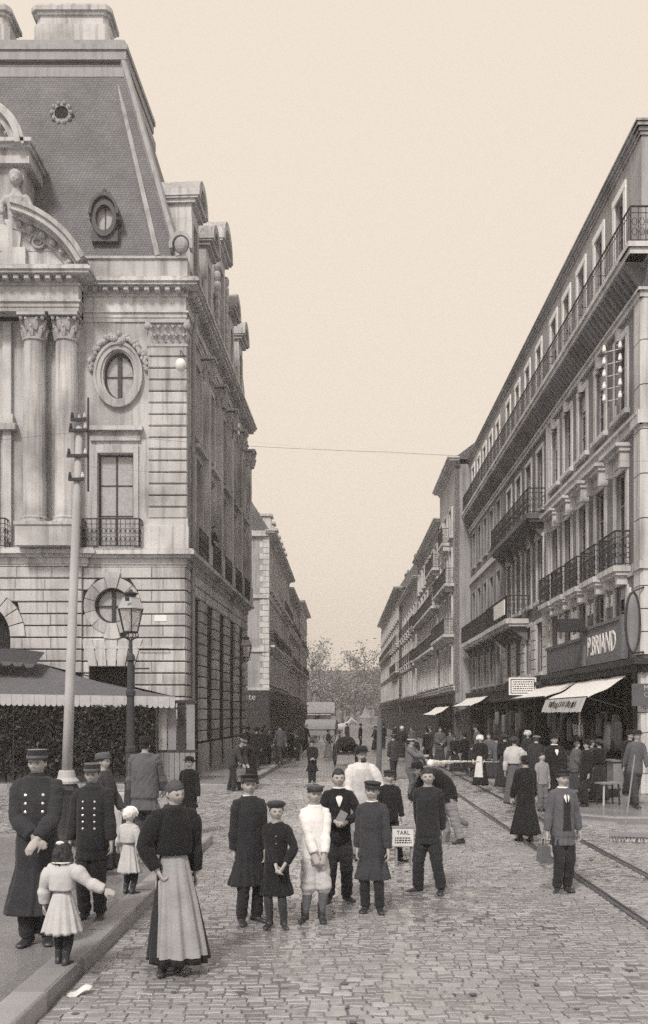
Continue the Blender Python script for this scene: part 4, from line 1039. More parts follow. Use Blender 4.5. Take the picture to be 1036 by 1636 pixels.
m = MB(); m.box(-.35, 1.3, .15, .2, 2.5, 3.1); pl = m.build('wall_sign', mat('sign_dark', .10, .8, .2, 3), corner, bake=CF)
text_mesh('MES BRIANT', .2, trim, pl, TM(CF, .45, .205, 2.98, False), squeeze=.9); text_mesh('CAFE RESTAUR', .17, trim, pl, TM(CF, .45, .205, 2.8, False), squeeze=.85)
text_mesh('SANITE', .14, trim, pl, TM(CF, .45, .205, 2.61, False), squeeze=.9)
# hung white board with lines of fine print
m = MB(); m.box(SA + 1.2, SA + 1.24, .25, 1.35, 3.05, 3.75); hb = tag(m.build('hanging_sign', whitep, None, bake=Matrix.Translation(corner.location) @ CM), 'white framed notice board with fine print hung beside the awnings', 'sign')
m = MB()
for z0, z1, a, b in ((3.66, 3.69, .32, 1.28), (3.11, 3.14, .32, 1.28)): m.box(SA + 1.19, SA + 1.199, a, b, z0, z1)
for a, b in ((.32, .35), (1.25, 1.28)): m.box(SA + 1.19, SA + 1.199, a, b, 3.11, 3.69)
rnd = random.Random(2)
for k in range(5):
    x = .4
    while x < 1.18:
        w = rnd.uniform(.03, .09); m.box(SA + 1.19, SA + 1.199, x, min(1.2, x + w), 3.2 + k*.09, 3.235 + k*.09); x += w + .03
m.build('lettering', inkm, hb, bake=Matrix.Translation(corner.location) @ CM)

# oval lantern sign and gas lamp bracket on the corner
CW = Matrix.Translation(corner.location)
m = MB(); T = CW @ CM
rings = []
for k in range(17):
    t = math.pi * (k / 16); w = math.sin(t); z = 4.75 - .78*math.cos(t)
    rings.append([(-.1 + .05*w*math.cos(a), .30 + .17*w*math.sin(a), z) for a in [2*math.pi*i/14 for i in range(14)]])
m.loft(rings); osn = tag(m.build('oval_sign', stucco, None, bake=T, smooth=True), 'tall pale oval lantern sign on the corner of the right house', 'sign')
m = MB(); m.tube([(-.1, .30 + .19*math.sin(a), 4.75 - .81*math.cos(a)) for a in [2*math.pi*i/28 for i in range(29)]], .035, 6); m.build('rim', iron, osn, bake=T)
m = MB(); m.tube([(-.1, 0, 5.7), (-.1, .3, 5.58)], .03, 6); m.tube([(-.1, 0, 3.95), (-.1, .3, 3.93)], .03, 6); m.build('bracket', iron, osn, bake=T)

# ------------------------------------------------------------------ further houses, right row
X2 = 7.19
for nm in ('house',):
    house('street_house', 'pale house with blank plastered end wall past the balcony house', X2, SK, 58.7, 67.4, 1, [(4.3, 6.6), (7.4, 9.8), (10.6, 12.7), (13.6, 15.3)], [1.5, 4.2, 6.9], 1.1, stuccop, 17.9, eave=.4, balconies=((.3, 8.3, 7.3, .7), (.3, 8.3, 10.5, .6), (2.9, 5.5, 13.5, .5)), wmat=stuccop, bands=(3.75,), chim=((4, .6),), roof_h=1.6)
    house('street_house', 'grey house with rows of small balconies in the right-hand terrace', X2, SK, 67.5, 86.3, 1, [(4.3, 6.5), (7.2, 9.4), (10.2, 12.2), (13.0, 14.6)], [1.6 + 2.6*i for i in range(7)], 1.1, stucco, 15.9, eave=.4, balconies=((.3, 18.5, 7.1, .6), (.3, 18.5, 10.1, .6), (.6, 6.5, 12.9, .5)), chim=((16, 1.2),), roof_h=1.8, bands=(3.7,))
    house('street_house', 'narrow pale house with a rain pipe on its corner in the right-hand terrace', X2, SK, 86.4, 108.5, 1, [(4.2, 6.4), (7.4, 9.6), (10.6, 12.6)], [2 + 3.0*i for i in range(7)], 1.1, stuccop, 14.6, eave=.4, balconies=((1, 4, 7.3, .5), (1, 4, 10.5, .5)), chim=((3, 1.4), (15, 1.0)), roof_h=1.6, wmat=stuccop, wbal=(1, 2))
    house('street_house', 'last tall house with steep roof at the far right of the street', X2 - .25, SK, 108.6, 157, 1, [(4.2, 6.4), (7.4, 9.6), (10.6, 12.6), (13.4, 15)], [2.5 + 3.4*i for i in range(14)], 1.2, stucco, 16.6, eave=.6, balconies=((1, 14, 7.3, .5), (16, 46, 10.5, .5)), chim=((5, 1.2), (22, 1.4)), roof_h=3.2, wbal=(2,))
m = MB(); m.tube([(-.1, .14, .2), (-.1, .14, 14.4)], .07, 6)
# ------------------------------------------------------------------ further houses, left row
hL, MLx, LL = house('street_house', 'first slate-roofed house beyond the palace on the left with stone quoins', -6.55, .024, 79.0, 108, -1, [(4.9, 7.1), (8.4, 11.3), (12.9, 16.0)], [2 + 2.9*i for i in range(9)], 1.1, stucco, 17.3, quoins=True, eave=.55, roof_h=3.0, roof_in=1.7, balconies=((.3, 12, 8.1, .5), (14, 28, 12.6, .5)), bands=(7.5, 12.0, 4.2), chim=((1.2, 1.2), (12, .8)), wmat=stuccop, depth=12, shop=4.2, wbal=(1,))
for i in range(7):
    m = MB(); b = 2 + 3.2*i; m.box(b - .6, b + .6, -1.5, .05, 17.5, 19.2); m.box(b - .75, b + .75, -1.6, .2, 19.2, 19.4); d = m.build('dormer', trim, hL, bake=MLx); m = MB(); m.box(b - .4, b + .4, .052, .06, 17.8, 18.9); m.build('pane', glass, d, bake=MLx)
slabs(hL, frame((0, 0, 0), (-1, 0, 0), (0, -1, 0)), 'end_wall_band', trim, [(0, 11.5, 0, .12, 7.5, 7.85), (0, 11.5, 0, .14, 12.0, 12.3), (0, 11.5, 0, .16, 4.25, 4.5), (0, 11.5, 0, .3, 17.2, 17.65)])
EM = frame((0, 0, 0), (-1, 0, 0), (0, -1, 0))
m = MB(); m.box(0, 11, .02, .1, -.05, 4.25); es = m.build('end_shop_front', woodd, hL, bake=EM)
text_mesh('ate', .75, trim, es, TM(EM, 1.55, .11, 3.7, True), squeeze=1.0)
house('street_house', 'second house of the left row with iron balconies', -6.65, .024, 108.1, 130, -1, [(4.6, 6.9), (8.2, 10.6), (12.2, 15)], [2 + 3.0*i for i in range(7)], 1.1, stuccod, 16.4, eave=.55, roof_h=3.0, roof_in=1.7, balconies=((.5, 21, 8.0, .5),), chim=((2, 1.2), (18, .8)), bands=(7.35,), wbal=(2,))
house('street_house', 'pale end house of the left row beside the trees', -6.45, .024, 130.1, 152, -1, [(4.4, 6.9), (8.2, 10.6), (11.6, 13.6), (15, 16.6)], [2.5 + 3.4*i for i in range(6)], 1.2, stuccop, 17.6, eave=.6, roof_h=2.6, chim=((4, 1), (18, 1)), balconies=((.5, 20, 8.0, .5),), wbal=(2,))

# ------------------------------------------------------------------ awnings on the right
CLV = mat('flap_cloth', .5, .9, .2, 4, fine=.2)
def awning(label, s0, s1, ztop, zbot, proj, val=.0, mt=canvas, lett=False, sag=.05, off=0.0):
    m = MB(); n = 10; T = CW @ CM @ Matrix.Translation((0, off, 0))
    top = []; rings = []
    for i in range(n + 1):
        t = i / n; o = .15 + proj*t; z = ztop + (zbot - ztop)*t - sag*math.sin(math.pi*t)
        rings.append([(s0 + (s1 - s0)*j/6, o, z + .015*math.sin(j*2.1 + i)) for j in range(7)])
    v = [p for r in rings for p in r] + [(x, y, z - .02) for r in rings for x, y, z in r]; N = (n + 1)*7; f = []
    for i in range(n):
        for j in range(6): a = i*7 + j; f += [(a, a+1, a+8, a+7), (N+a+7, N+a+8, N+a+1, N+a)]
    for i in range(n): f += [(i*7, (i+1)*7, N+(i+1)*7, N+i*7), (i*7+6, N+i*7+6, N+(i+1)*7+6, (i+1)*7+6)]
    m.add(v, f); r_ = tag(m.build('awning', mt, None, bake=T), label, 'awning', 'awnings over the right-hand shops')
    m = MB(); m.tube([(s0, .15 + proj, zbot), (s1, .15 + proj, zbot)], .025, 6)
    for s in (s0 + .05, s1 - .05): m.tube([(s, .1, zbot - .35), (s, .15 + proj, zbot - .01)], .018, 5)
    m.build('awning_arm', iron, r_, bake=T)
    if val:
        m = MB(); q = [(s0 + (s1 - s0)*j/24, .15 + proj + .02, zbot - .01) for j in range(25)]
        vv = q + [(x + .35*val, y + .30*val + .03*math.sin(j*1.7), z - val + .02*math.sin(j*2.3)) for j, (x, y, z) in enumerate(q)]
        m.add(vv, [(j, j+1, 26+j, 25+j) for j in range(24)])
        vm = m.build('valance', CLV, r_, bake=T)
        rr = random.Random(9); m = MB(); x = s0 + .8
        while x < s1 - .9:
            w = rr.uniform(.08, .2); k = rr.uniform(.2, .35)*val
            for e in range(rr.choice((1, 2))):
                a_, b_ = (x + .06*e, .17 + proj + .3*k + .05, zbot - k), (x + .06*e + .1, .17 + proj + .3*(k + .3*val) + .05, zbot - k - .4*val); m.tube([a_, b_], .014, 4)
            x += w + .08
        tag(m.build('lettering', inkm, vm, bake=T), kind='stuff')
    return r_
awning('nearest broad cream awning with a lettered front flap', 1.0, 6.2, 3.36, 2.77, 1.08, .42)
awning('second cream awning, between the nearest one and the notice board', 6.5, 13.2, 3.36, 2.88, 1.08)
awning('long pale awning low over the shop past the notice board', 25.0, 33.0, 3.3, 2.72, 1.05)
awning('small pale awning furthest along the right pavement', 35.0, 43.0, 2.75, 2.2, 1.0, off=1.0)
# ------------------------------------------------------------------ end of the street: trees, kiosk, far building
def leaf_cloud(m, pts, size, rnd):
    for p in pts:
        a = Vector((rnd.gauss(0, 1), rnd.gauss(0, 1), rnd.gauss(0, 1))).normalized(); b = a.orthogonal().normalized(); c = a.cross(b); s = size * rnd.uniform(.6, 1.3)
        th = rnd.uniform(0, 6.28); u = b*math.cos(th) + c*math.sin(th); w = a.cross(u)
        p = Vector(p); m.add([p - u*s, p + w*s*.5, p + u*s, p - w*s*.5], [(0, 1, 2, 3)])
def tree(label, px, ytop, d, spread, dens, seed, leaf=.27, trunk_h=.35, bare=.0):
    rnd = random.Random(seed); base = Vector(((px - CX)*d/F_PX, d, 0)); H = at(px, ytop, d).z
    root = empty('street_tree', base); tag(root, label, 'tree', 'trees closing the street')
    m = MB(); tips = []
    m.tube([(0, 0, -.1), (rnd.uniform(-.2, .2), 0, H*trunk_h*.5), (rnd.uniform(-.4, .4), 0, H*trunk_h), (rnd.uniform(-.6, .6), 0, H*.75)], [.42, .33, .28, .1], 8)
    for k in range(16):
        z0 = H*rnd.uniform(trunk_h*.8, .78); a = rnd.uniform(0, 6.28); L = spread*rnd.uniform(.5, 1.0)*(1.1 - .45*z0/H); up = rnd.uniform(.3, .9)
        p0 = Vector((0, 0, z0)); p1 = p0 + Vector((math.cos(a)*L*.5, math.sin(a)*L*.5, up*L*.5)); p2 = p1 + Vector((math.cos(a + .4)*L*.5, math.sin(a + .4)*L*.5, up*L*.6)); p2.z = min(p2.z, H)
        m.tube([p0, p1, p2], [.13, .08, .03], 5); tips += [p1, p2, (p1 + p2)/2]
        for q in range(3):
            b = p1.lerp(p2, rnd.random()); e = b + Vector((rnd.gauss(0, 1), rnd.gauss(0, 1), rnd.uniform(.2, 1.4)))*spread*.16; e.z = min(e.z, H); m.tube([b, e], [.04, .015], 4); tips.append(e)
    m.build('trunk', barkm, root)
    m = MB(); P = []
    for i in range(int(dens*.75)):
        t = tips[rnd.randrange(len(tips))]; rr = spread*.17*rnd.uniform(.5, 1.2)
        P.append((t.x + rnd.gauss(0, rr), t.y + rnd.gauss(0, rr), min(H*1.01, t.z + rnd.gauss(0, rr*.8))))
    leaf_cloud(m, P, leaf, rnd); m.build('crown', treem, root)
    return root
tree('tall leafy tree beside the end house of the left row', 497, 1003, 195, 5.5, 2600, 1)
tree('lower spreading tree left of the gap in the foliage', 522, 1048, 215, 6.0, 2600, 2)
tree('broad dense tree straight ahead with a level top', 548, 1078, 225, 7.0, 3400, 3, trunk_h=.25)
tree('thin-leaved tree whose bare twigs stand against the sky', 584, 1022, 205, 5.5, 1900, 4, leaf=.3)
tree('rounded tree beside the far right house', 607, 1058, 210, 5.0, 2600, 5, trunk_h=.25)
tree('low bushy tree in front of the far tree line', 566, 1095, 200, 6.0, 3200, 6, trunk_h=.15)
tree('small tree behind the kiosk roof', 505, 1085, 200, 5.0, 2600, 7, trunk_h=.15)
# far building behind the trees
fb = empty('far_building', (2, 262, 0)); tag(fb, 'long low grey building far behind the trees', 'building')
m = MB(); wall_holes(m, -30, 30, 0, 11.0, [(-28 + 4*i, -26.6 + 4*i, z, z + 2.4) for i in range(15) for z in (1.5, 6.5)], 0, .4); m.build('wall', stucco, fb, bake=frame((0, 0, 0), (1, 0, 0), (0, -1, 0)))
m = MB(); m.add([(-31, -1, 11), (31, -1, 11), (27, 5, 14.5), (-27, 5, 14.5), (31, 12, 11), (-31, 12, 11)], [(0, 1, 2, 3), (3, 2, 4, 5), (0, 3, 5), (1, 4, 2)]); m.build('roof', slate, fb)
FBM = frame((0, 0, 0), (1, 0, 0), (0, -1, 0))
for i in range(15):
    for z in (1.5, 6.5): window(fb, FBM, -27.3 + 4*i, z, 1.4, 2.4, -.3, 2, 3)
m = MB(); m.box(-29, 29, 1, 11, 0, 10.9); m.build('core', inside, fb)
CL0 = mat('tent_cloth', .24, .9, .15, 3)
# garden kiosk and a pointed white tent
kd = 172; kp = at(508, 1172, kd); kk = empty('kiosk', (kp.x, kd, 0)); tag(kk, 'small pale kiosk with pitched roof at the end of the street', 'kiosk')
m = MB(); m.box(-2.6, 2.6, -2, 2, 0, 2.5); m.build('wall', stuccop, kk)
m = MB(); m.add([(-3.1, -2.5, 2.4), (3.1, -2.5, 2.4), (3.1, 2.5, 2.4), (-3.1, 2.5, 2.4), (-3.1, 0, 4.4), (3.1, 0, 4.4)], [(0, 1, 5, 4), (2, 3, 4, 5), (0, 4, 3), (1, 2, 5)]); m.build('roof', zinc, kk)
m = MB(); m.box(-2.3, 2.3, -2.7, -2.05, 2.05, 2.2); m.build('counter_board', whitep, kk); m = MB(); m.box(-.5, .4, -2.06, -2.01, 0, 1.9); m.build('doorway', inside, kk)
tp = at(584, 1168, 185); tn = empty('tent', (tp.x, 185, 0)); tag(tn, 'small pointed white tent in front of the far trees', 'tent')
m = MB(); m.loft([[(r*math.cos(a), r*math.sin(a), z) for a in [2*math.pi*i/8 for i in range(8)]] for r, z in ((1.3, 0), (1.3, 1.3), (1.4, 1.4), (.6, 2.3), (.05, 3.6))]); m.build('canopy', CL0, tn)
m = MB(); m.tube([(0, 0, 3.5), (0, 0, 4.0)], .04, 5); m.build('finial', woodm, tn)

# ------------------------------------------------------------------ terrace hedge, tent awning on the left
rnd = random.Random(12)
def hedge(name, label, x0, x1, y0, y1, h, dens, cat='hedge'):
    root = empty(name, ((x0+x1)/2, (y0+y1)/2, PAV)); tag(root, label, cat); w, dp = (x1-x0)/2, (y1-y0)/2
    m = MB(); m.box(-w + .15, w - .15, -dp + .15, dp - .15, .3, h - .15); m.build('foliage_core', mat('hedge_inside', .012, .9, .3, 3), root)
    m = MB(); P = []
    for i in range(dens):
        f = rnd.random()
        if f < .78: P.append((rnd.uniform(-w, w), -dp + rnd.gauss(0, .07), rnd.uniform(.25, h)))
        elif f < .9: P.append((w + rnd.gauss(0, .07), rnd.uniform(-dp, dp), rnd.uniform(.25, h)))
        else: P.append((rnd.uniform(-w, w), rnd.uniform(-dp, dp), h + rnd.gauss(0, .08)))
    leaf_cloud(m, P, .075, rnd); m.build('foliage', leafm, root)
    n = max(2, int((x1 - x0)/1.2))
    for i in range(n):
        a = -w + 2*w*i/n; m = MB(); m.box(a + .03, a + 2*w/n - .03, -dp - .03, dp, 0, .42); m.box(a, a + 2*w/n, -dp - .06, dp, .42, .47); m.build('planter', woodd, root)
hedge('clipped_hedge', 'tall dark clipped hedge screening the terrace under the grey awning', -11.5, -5.55, 29.6, 30.4, 2.42, 26000)
AX = [(-200, 55, 280)]
aw = empty('terrace_awning', (-8, 31, PAV)); tag(aw, 'grey terrace awning with scalloped pale valance in front of the palace', 'awning')
def W(px, py, d): p = at(px, py, d); return (p.x + 8, p.y - 31, p.z - PAV)
tL, tR = W(-260, 1058, 32.8), W(55, 1058, 32.8); fL, fR, bR = W(-300, 1104, 29.3), W(280, 1113, 29.6), W(262, 1113, 32.9)
m = MB(); n = 8
def lerp(a, b, t): return tuple(Vector(a).lerp(Vector(b), t))
rings = [[Vector(lerp(lerp(tL, tR, j/12), lerp(fL, fR, j/12), i/n)) - Vector((0, 0, .12*math.sin(math.pi*i/n))) for j in range(13)] for i in range(n + 1)]
m.loft([[tuple(p) for p in r] for r in rings], cap=False, closed=False); m.add([tR, fR, bR], [(0, 1, 2)]); m.build('canopy', canvasg, aw)
m = MB(); K = 64
for (a, b) in ((fL, fR), (fR, bR)):
    K = 64 if a is fL else 8
    for i in range(K):
        p0, p1 = Vector(lerp(a, b, i/K)), Vector(lerp(a, b, (i+1)/K)); u = (p1 - p0); oz = Vector((0, -.015 + .012*(i % 2), 0))
        P = [p0 + oz, p1 + oz] + [p0 + u*(.5 + .5*math.cos(t)) + Vector((0, 0, -.28 - .09*math.sin(t))) + oz for t in [math.pi*q/5 for q in range(6)]]
        m.add([tuple(q) for q in P], [tuple(range(len(P)))])
m.build('valance', mat('valance_cloth', .42, .9, .25, 4, fine=.2), aw)
for px in (250, 130, 20, -90):
    p = Vector(lerp(fL, fR, (px + 300)/580)); m = MB(); m.tube([(p.x, p.y + .04, 0), (p.x, p.y + .04, p.z - .02)], .03, 6); m.build('awning_post', iron, aw)
m = MB(); m.tube([W(-200, 1052, 32.9), W(60, 1052, 32.9)], .05, 5); m.build('awning_roller', woodd, aw)
# dark arched blind over the archway
ab = empty('arch_blind', (-11.5, 32.4, PAV)); tag(ab, 'small dark arched blind over the palace archway behind the terrace awning', 'awning')
m = MB(); m.loft([[(x, -.1 - 1.1*t, 4.55 - .5*t - .10*(x/1.6)**2 - PAV) for x in [-1.9 + 3.8*i/10 for i in range(11)]] for t in (0, .3, .7, 1)], cap=False, closed=False); m.build('canopy', mat('blind_dark', .05, .9, .3, 3), ab)
m = MB()
for i in range(10):
    x0, x1 = -1.9 + .38*i, -1.9 + .38*(i+1); z = 4.05 - .1*(x0/1.6)**2 - PAV; m.add([(x0, -1.22, z), (x1, -1.22, z), (x1 - .08, -1.22, z - .13), (x0 + .08, -1.22, z - .13)], [(0, 1, 2, 3)])
m.build('valance', canvasg, ab)
# wooden terrace screen with pale curtained panes right of the hedge
ts = empty('terrace_screen', (-5.0, 30.2, PAV)); tag(ts, 'slatted wooden terrace screen with pale panels beside the palace corner', 'screen')
for i in range(5):
    m = MB(); m.box(-.62 + i*.3, -.62 + i*.3 + .26, 0, .05, .9, 2.5); m.build('panel', [glassm, cloths['pale'], woodm, woodd, woodm][i], ts)
for i in range(9):
    m = MB(); m.box(-.65 + i*.17, -.65 + i*.17 + .15, -.02, .03, .0, .95); m.build('slat', woodm, ts)
m = MB(); m.box(-.68, .92, -.04, .07, 2.5, 2.6); m.box(-.68, .92, -.04, .07, .93, 1.0); m.build('frame', woodd, ts)

# ------------------------------------------------------------------ tram pole, lamp, wires
pd_ = 15.6
pole = empty('tram_pole', (*at(107, 1240, pd_).xy, PAV)); tag(pole, 'pale tapering iron tram pole with insulator arms on the left pavement', 'pole')
pz = at(107, 1240, pd_).z - PAV; pt = at(128, 664, pd_); lean = (pt.x - at(107, 1240, pd_).x)
def pp(t): return Vector((lean*t, 0, pz + (pt.z - PAV - pz)*t))
m = MB(); m.tube([pp(0), pp(.25), pp(.5), pp(.75), pp(.95)], [.088, .082, .074, .066, .056], 14); m.build('shaft', poleg, pole, smooth=True)
m = MB(); m.lathe([(.13, pz - .02), (.13, pz + .06), (.15, pz + .07), (.15, pz + .02)][:2] + [(.19, pz - .05), (.2, pz - .1), (.15, pz - .13)][::-1][:0] + [], 14) if False else m.lathe([(.2, pz - .12), (.205, pz - .08), (.15, pz - .02), (.13, pz + .08), (.118, pz + .1)], 16); m.build('collar', poleg, pole, smooth=False)
m = MB(); m.lathe([(.3, 0), (.3, .12), (.24, .18), (.22, .3), (.2, pz - .3), (.22, pz - .22), (.17, pz - .12)], 8); m.build('base', iron, pole)
for t, w in ((.985, .13), (.955, .15), (.885, .17), (.82, .13)):
    p = pp(t); m = MB(); m.box(p.x - w, p.x + w, -.1, -.06, p.z - .025, p.z + .025); arm = m.build('crossarm', woodd, pole)
    for sg in (-1, 1):
        m = MB(); m.lathe([(.012, 0), (.028, .015), (.03, .045), (.02, .07), (.024, .085), (.008, .1)], 8, Matrix.Translation((p.x + sg*w*.8, -.08, p.z + .02))); m.build('insulator', trim if sg > 0 else iron, arm)
p = pp(.955); m = MB(); m.tube([(p.x + .16, -.05, p.z - 1.0), (p.x + .16, -.05, p.z + .55)], .018, 6); m.build('wire_mast', iron, pole)
m = MB(); m.lathe([(.068, 0), (.08, .05), (.03, .14), (.045, .2), (.01, .32)], 10, Matrix.Translation(pp(.95))); m.build('finial', poleg, pole)

def lantern(root, M, s=1.0, nside=4):
    """gas lantern: tapered glazed body, cage, vented cap, burner"""
    def sq(h, z): return [(h*math.cos(a), h*math.sin(a), z) for a in [math.pi/4 + 2*math.pi*i/nside for i in range(nside)]]
    lo, hi, z0, z1 = .155*s, .27*s, .0, .46*s
    for i in range(nside):
        a, b = sq(lo, z0), sq(hi, z1); j = (i + 1) % nside
        m = MB(); m.add([a[i], a[j], b[j], b[i]], [(0, 1, 2, 3)]); m.build('pane', lampg, root, M)
    m = MB()
    for i in range(nside): m.tube([sq(lo, z0)[i], sq(hi, z1)[i]], .014*s, 5)
    for q, z in ((lo, z0), (hi, z1)):
        r = sq(q, z); m.tube(r + [r[0]], .016*s, 5)
    m.build('cage', iron, root, M)
    m = MB(); m.loft([sq(hi*1.08, z1), sq(hi*1.08, z1 + .02*s), sq(hi*.72, z1 + .2*s), sq(hi*.72, z1 + .23*s)]); m.build('cap', mat('lamp_cap', .35, .6, .2, 4), root, M)
    m = MB(); m.lathe([(.10*s, 0), (.11*s, .06*s), (.15*s, .08*s), (.15*s, .1*s), (.06*s, .13*s), (.02*s, .18*s)], 10, Matrix.Translation((0, 0, z1 + .23*s))); m.build('chimney_cap', iron, root, M)
    m = MB(); m.lathe([(.012*s, 0), (.012*s, .2*s), (.03*s, .21*s), (.04*s, .3*s), (.02*s, .36*s)], 8); m.build('burner', porc, root, M)
    m = MB()
    for i in range(6):
        a = 2*math.pi*i/6; m.tube([(.03*s*math.cos(a), .03*s*math.sin(a), -.16*s), (.16*s*math.cos(a), .16*s*math.sin(a), -.08*s), (lo*.9*math.cos(a), lo*.9*math.sin(a), 0)], .012*s, 4)
    m.build('cradle', iron, root, M)
ld = 16.0
lamp = empty('street_lamp', (*at(209, 1240, ld).xy, PAV)); tag(lamp, 'cast-iron gas street lamp with glazed lantern beside the tram pole', 'street lamp')
zl = at(212, 1010, ld).z - PAV
m = MB(); m.lathe([(.2, 0), (.2, .1), (.16, .14), (.15, .5), (.17, .55), (.12, .62), (.1, .95), (.12, 1.0), (.085, 1.05)], 12); m.build('base', iron, lamp)
m = MB(); m.lathe([(.085, 1.05), (.08, 1.5), (.095, 1.52), (.095, 1.6), (.075, 1.62), (.065, zl - 1.1), (.08, zl - 1.08), (.085, zl - 1.0), (.06, zl - .98), (.055, zl - .5), (.085, zl - .48), (.07, zl - .4), (.035, zl - .35), (.03, zl - .14)], 12); m.build('post', mat('lamp_iron', .045, .5, .3, 6, spec=.4), lamp)
m = MB(); m.tube([(0, 0, zl - .62), (.85*0 + .32, 0, zl - .62)], .014, 5); m.build('ladder_bar', iron, lamp)
lantern(lamp, Matrix.Translation((0, 0, zl)), .84, 6)
# number plate on the lantern cap
m = MB(); m.box(-.035, .035, -.275, -.262, zl + .5, zl + .56); m.build('number_plate', inkm, lamp)

def wall_lamp(label, p, out, s):
    r_ = empty('wall_lamp', p); tag(r_, label, 'lamp'); o = Vector(out)
    m = MB(); m.tube([(0, 0, 0), o*.5 + Vector((0, 0, .12)), o + Vector((0, 0, -.02))], .022, 6); m.tube([(0, 0, -.5), o*.45 + Vector((0, 0, -.42)), o*.8 + Vector((0, 0, -.1))], .018, 6); m.build('bracket', iron, r_)
    lantern(r_, Matrix.Translation(o + Vector((0, 0, .1))), s, 4); return r_
wp = Vector((PX0, PY, 0)) + SM @ Vector((9.7, .1, 4.75)); wall_lamp('gas lamp on a bracket along the street side of the palace', wp, (.8, 0, 0), 1.15)
wp = Vector(corner.location) + CF @ Vector((.65, .08, 4.5)); wall_lamp('gas lamp bracketed to the front of the right corner house', wp, (.05, -.75, 0), 1.3)

def wire(label, pts, r=.011, sag=.25, n=20):
    P = []
    for a, b in zip(pts[:-1], pts[1:]):
        a, b = Vector(a), Vector(b)
        for i in range(n): t = i/n; q = a.lerp(b, t); q.z -= sag*4*t*(1 - t); P.append(q)
    P.append(Vector(pts[-1])); m = MB(); m.tube(P, r*.27, 5); tag(m.build('overhead_wire', wirem), label, 'wire', 'overhead wires')
wire('overhead wire from the tram pole out of the left edge', [at(126, 690, pd_), at(-260, 722, 17)], sag=.03)
wire('long overhead wire from the tram pole across the whole street', [at(130, 691, pd_), at(620, 722, 17), at(1120, 737, 19)], sag=.05)
wire('thin lower wire from the tram pole to the palace side', [at(131, 744, pd_), at(330, 757, 34.5)], .008, .05)
wire('wire from the roof insulators on the right out of frame', [at(985, 573, 27.5), at(1120, 625, 26)], .012, .1)
wire('wire fixed under the right second-floor band with a loop', [at(800, 795, 42), at(890, 800, 33), at(965, 790, 28), at(1010, 788, 26), at(1120, 765, 25)], .010, .2)
wire('slanting wire up the right house front', [at(905, 798, 31), at(1100, 690, 26)], .010, .1)
wire('thin wire between the palace and the right terrace', [at(400, 705, 50), at(776, 728, 50)], .007, .2)

def insulator_rack(label, p, along, rows, h, w):
    r_ = empty('insulator_rack', p); tag(r_, label, 'insulator rack'); al = Vector(along)
    m = MB()
    for q in (-.12, .12): m.tube([al*q*w/.3 + Vector((0, 0, -h/2)), al*q*w/.3 + Vector((0, 0, h/2))], .02, 5)
    m.build('upright', iron, r_)
    for i in range(rows):
        z = -h/2 + h*(i + .5)/rows; m = MB(); m.tube([al*-w + Vector((0, 0, z)), al*w + Vector((0, 0, z))], .018, 5); b = m.build('rail', trim, r_)
        for q in (-.85, .85):
            m = MB(); m.lathe([(.02, 0), (.055, .02), (.06, .08), (.04, .13), (.045, .17), (.015, .2)], 8, Matrix.Translation(al*w*q + Vector((0, -.02, z + .01)))); m.build('insulator', porc, b)
insulator_rack('rack of white porcelain insulators on the right house between upper windows', tuple(at(978, 600, 26.6)), (.25, -.2, 0), 5, 1.75, .85)
insulator_rack('rack of white porcelain insulators on the street side of the palace', tuple(at(364, 690, 40.5)), (1, 0, 0), 2, .6, .55)
# white globe lamp fixed to the palace corner
gl = empty('globe_lamp', tuple(at(289, 583, 32.2))); tag(gl, 'white glass globe lamp hung at the palace corner', 'lamp')
m = MB(); m.ell((0, 0, 0), (.19, .19, .22), 18, 12); m.build('globe', porc, gl, smooth=True); m = MB(); m.tube([(0, 0, .2), (0, 0, .5), (0, .75, .6)], .015, 6); m.build('bracket', iron, gl)
# ------------------------------------------------------------------ people
def rotm(yaw, pitch=0.0, roll=0.0):
    return Matrix.Rotation(yaw, 3, 'Z') @ Matrix.Rotation(pitch, 3, 'X') @ Matrix.Rotation(roll, 3, 'Y')
def ik(a, t, l1, l2, hint):
    a, t = Vector(a), Vector(t); d = t - a; L = min(max(d.length, abs(l1 - l2) + 1e-3), (l1 + l2)*.999); d = d.normalized()
    t = a + d*L; q = (l1*l1 - l2*l2 + L*L)/(2*L); h = math.sqrt(max(0, l1*l1 - q*q)); hint = Vector(hint); p = hint - d*hint.dot(d)
    p = p.normalized() if p.length > 1e-5 else d.orthogonal().normalized()
    return a + d*q + p*h, t
def hand_shape(m, w, f, n, s, curl=.6, side=1):
    """palm, four fingers and a thumb: w wrist, f along the hand, n palm normal, s scale (hand length)"""
    f, n = Vector(f).normalized(), Vector(n); n = (n - f*n.dot(f)).normalized(); b = f.cross(n)*side
    m.tube([w - f*s*.12, w + f*s*.06, w + f*s*.3, w + f*s*.5], [(s*.14, s*.12), (s*.17, s*.11), (s*.24, s*.10), (s*.23, s*.085)], 10, rounded=True, up=b)
    for i, (q, L) in enumerate(((-.165, .42), (-.055, .48), (.055, .45), (.165, .35))):
        base = w + f*s*.46 + b*s*q; p = [base]; ang = 0.0; d = f
        for k, seg in enumerate((.45, .32, .25)):
            ang += curl*(.55 if k == 0 else .8); d = f*math.cos(ang) + n*math.sin(ang); p.append(p[-1] + d*s*L*seg)
        m.tube(p, [s*.058, s*.052, s*.048, s*.038], 6, rounded=True)
    t0 = w + f*s*.1 - b*s*.16; d1 = (f*.6 - b*.7 + n*.35).normalized(); d2 = (f*.85 - b*.2 + n*.5).normalized()
    m.tube([t0, t0 + d1*s*.2, t0 + d1*s*.2 + d2*s*.2, t0 + d1*s*.2 + d2*s*.33], [s*.085, s*.07, s*.06, s*.045], 6, rounded=True)

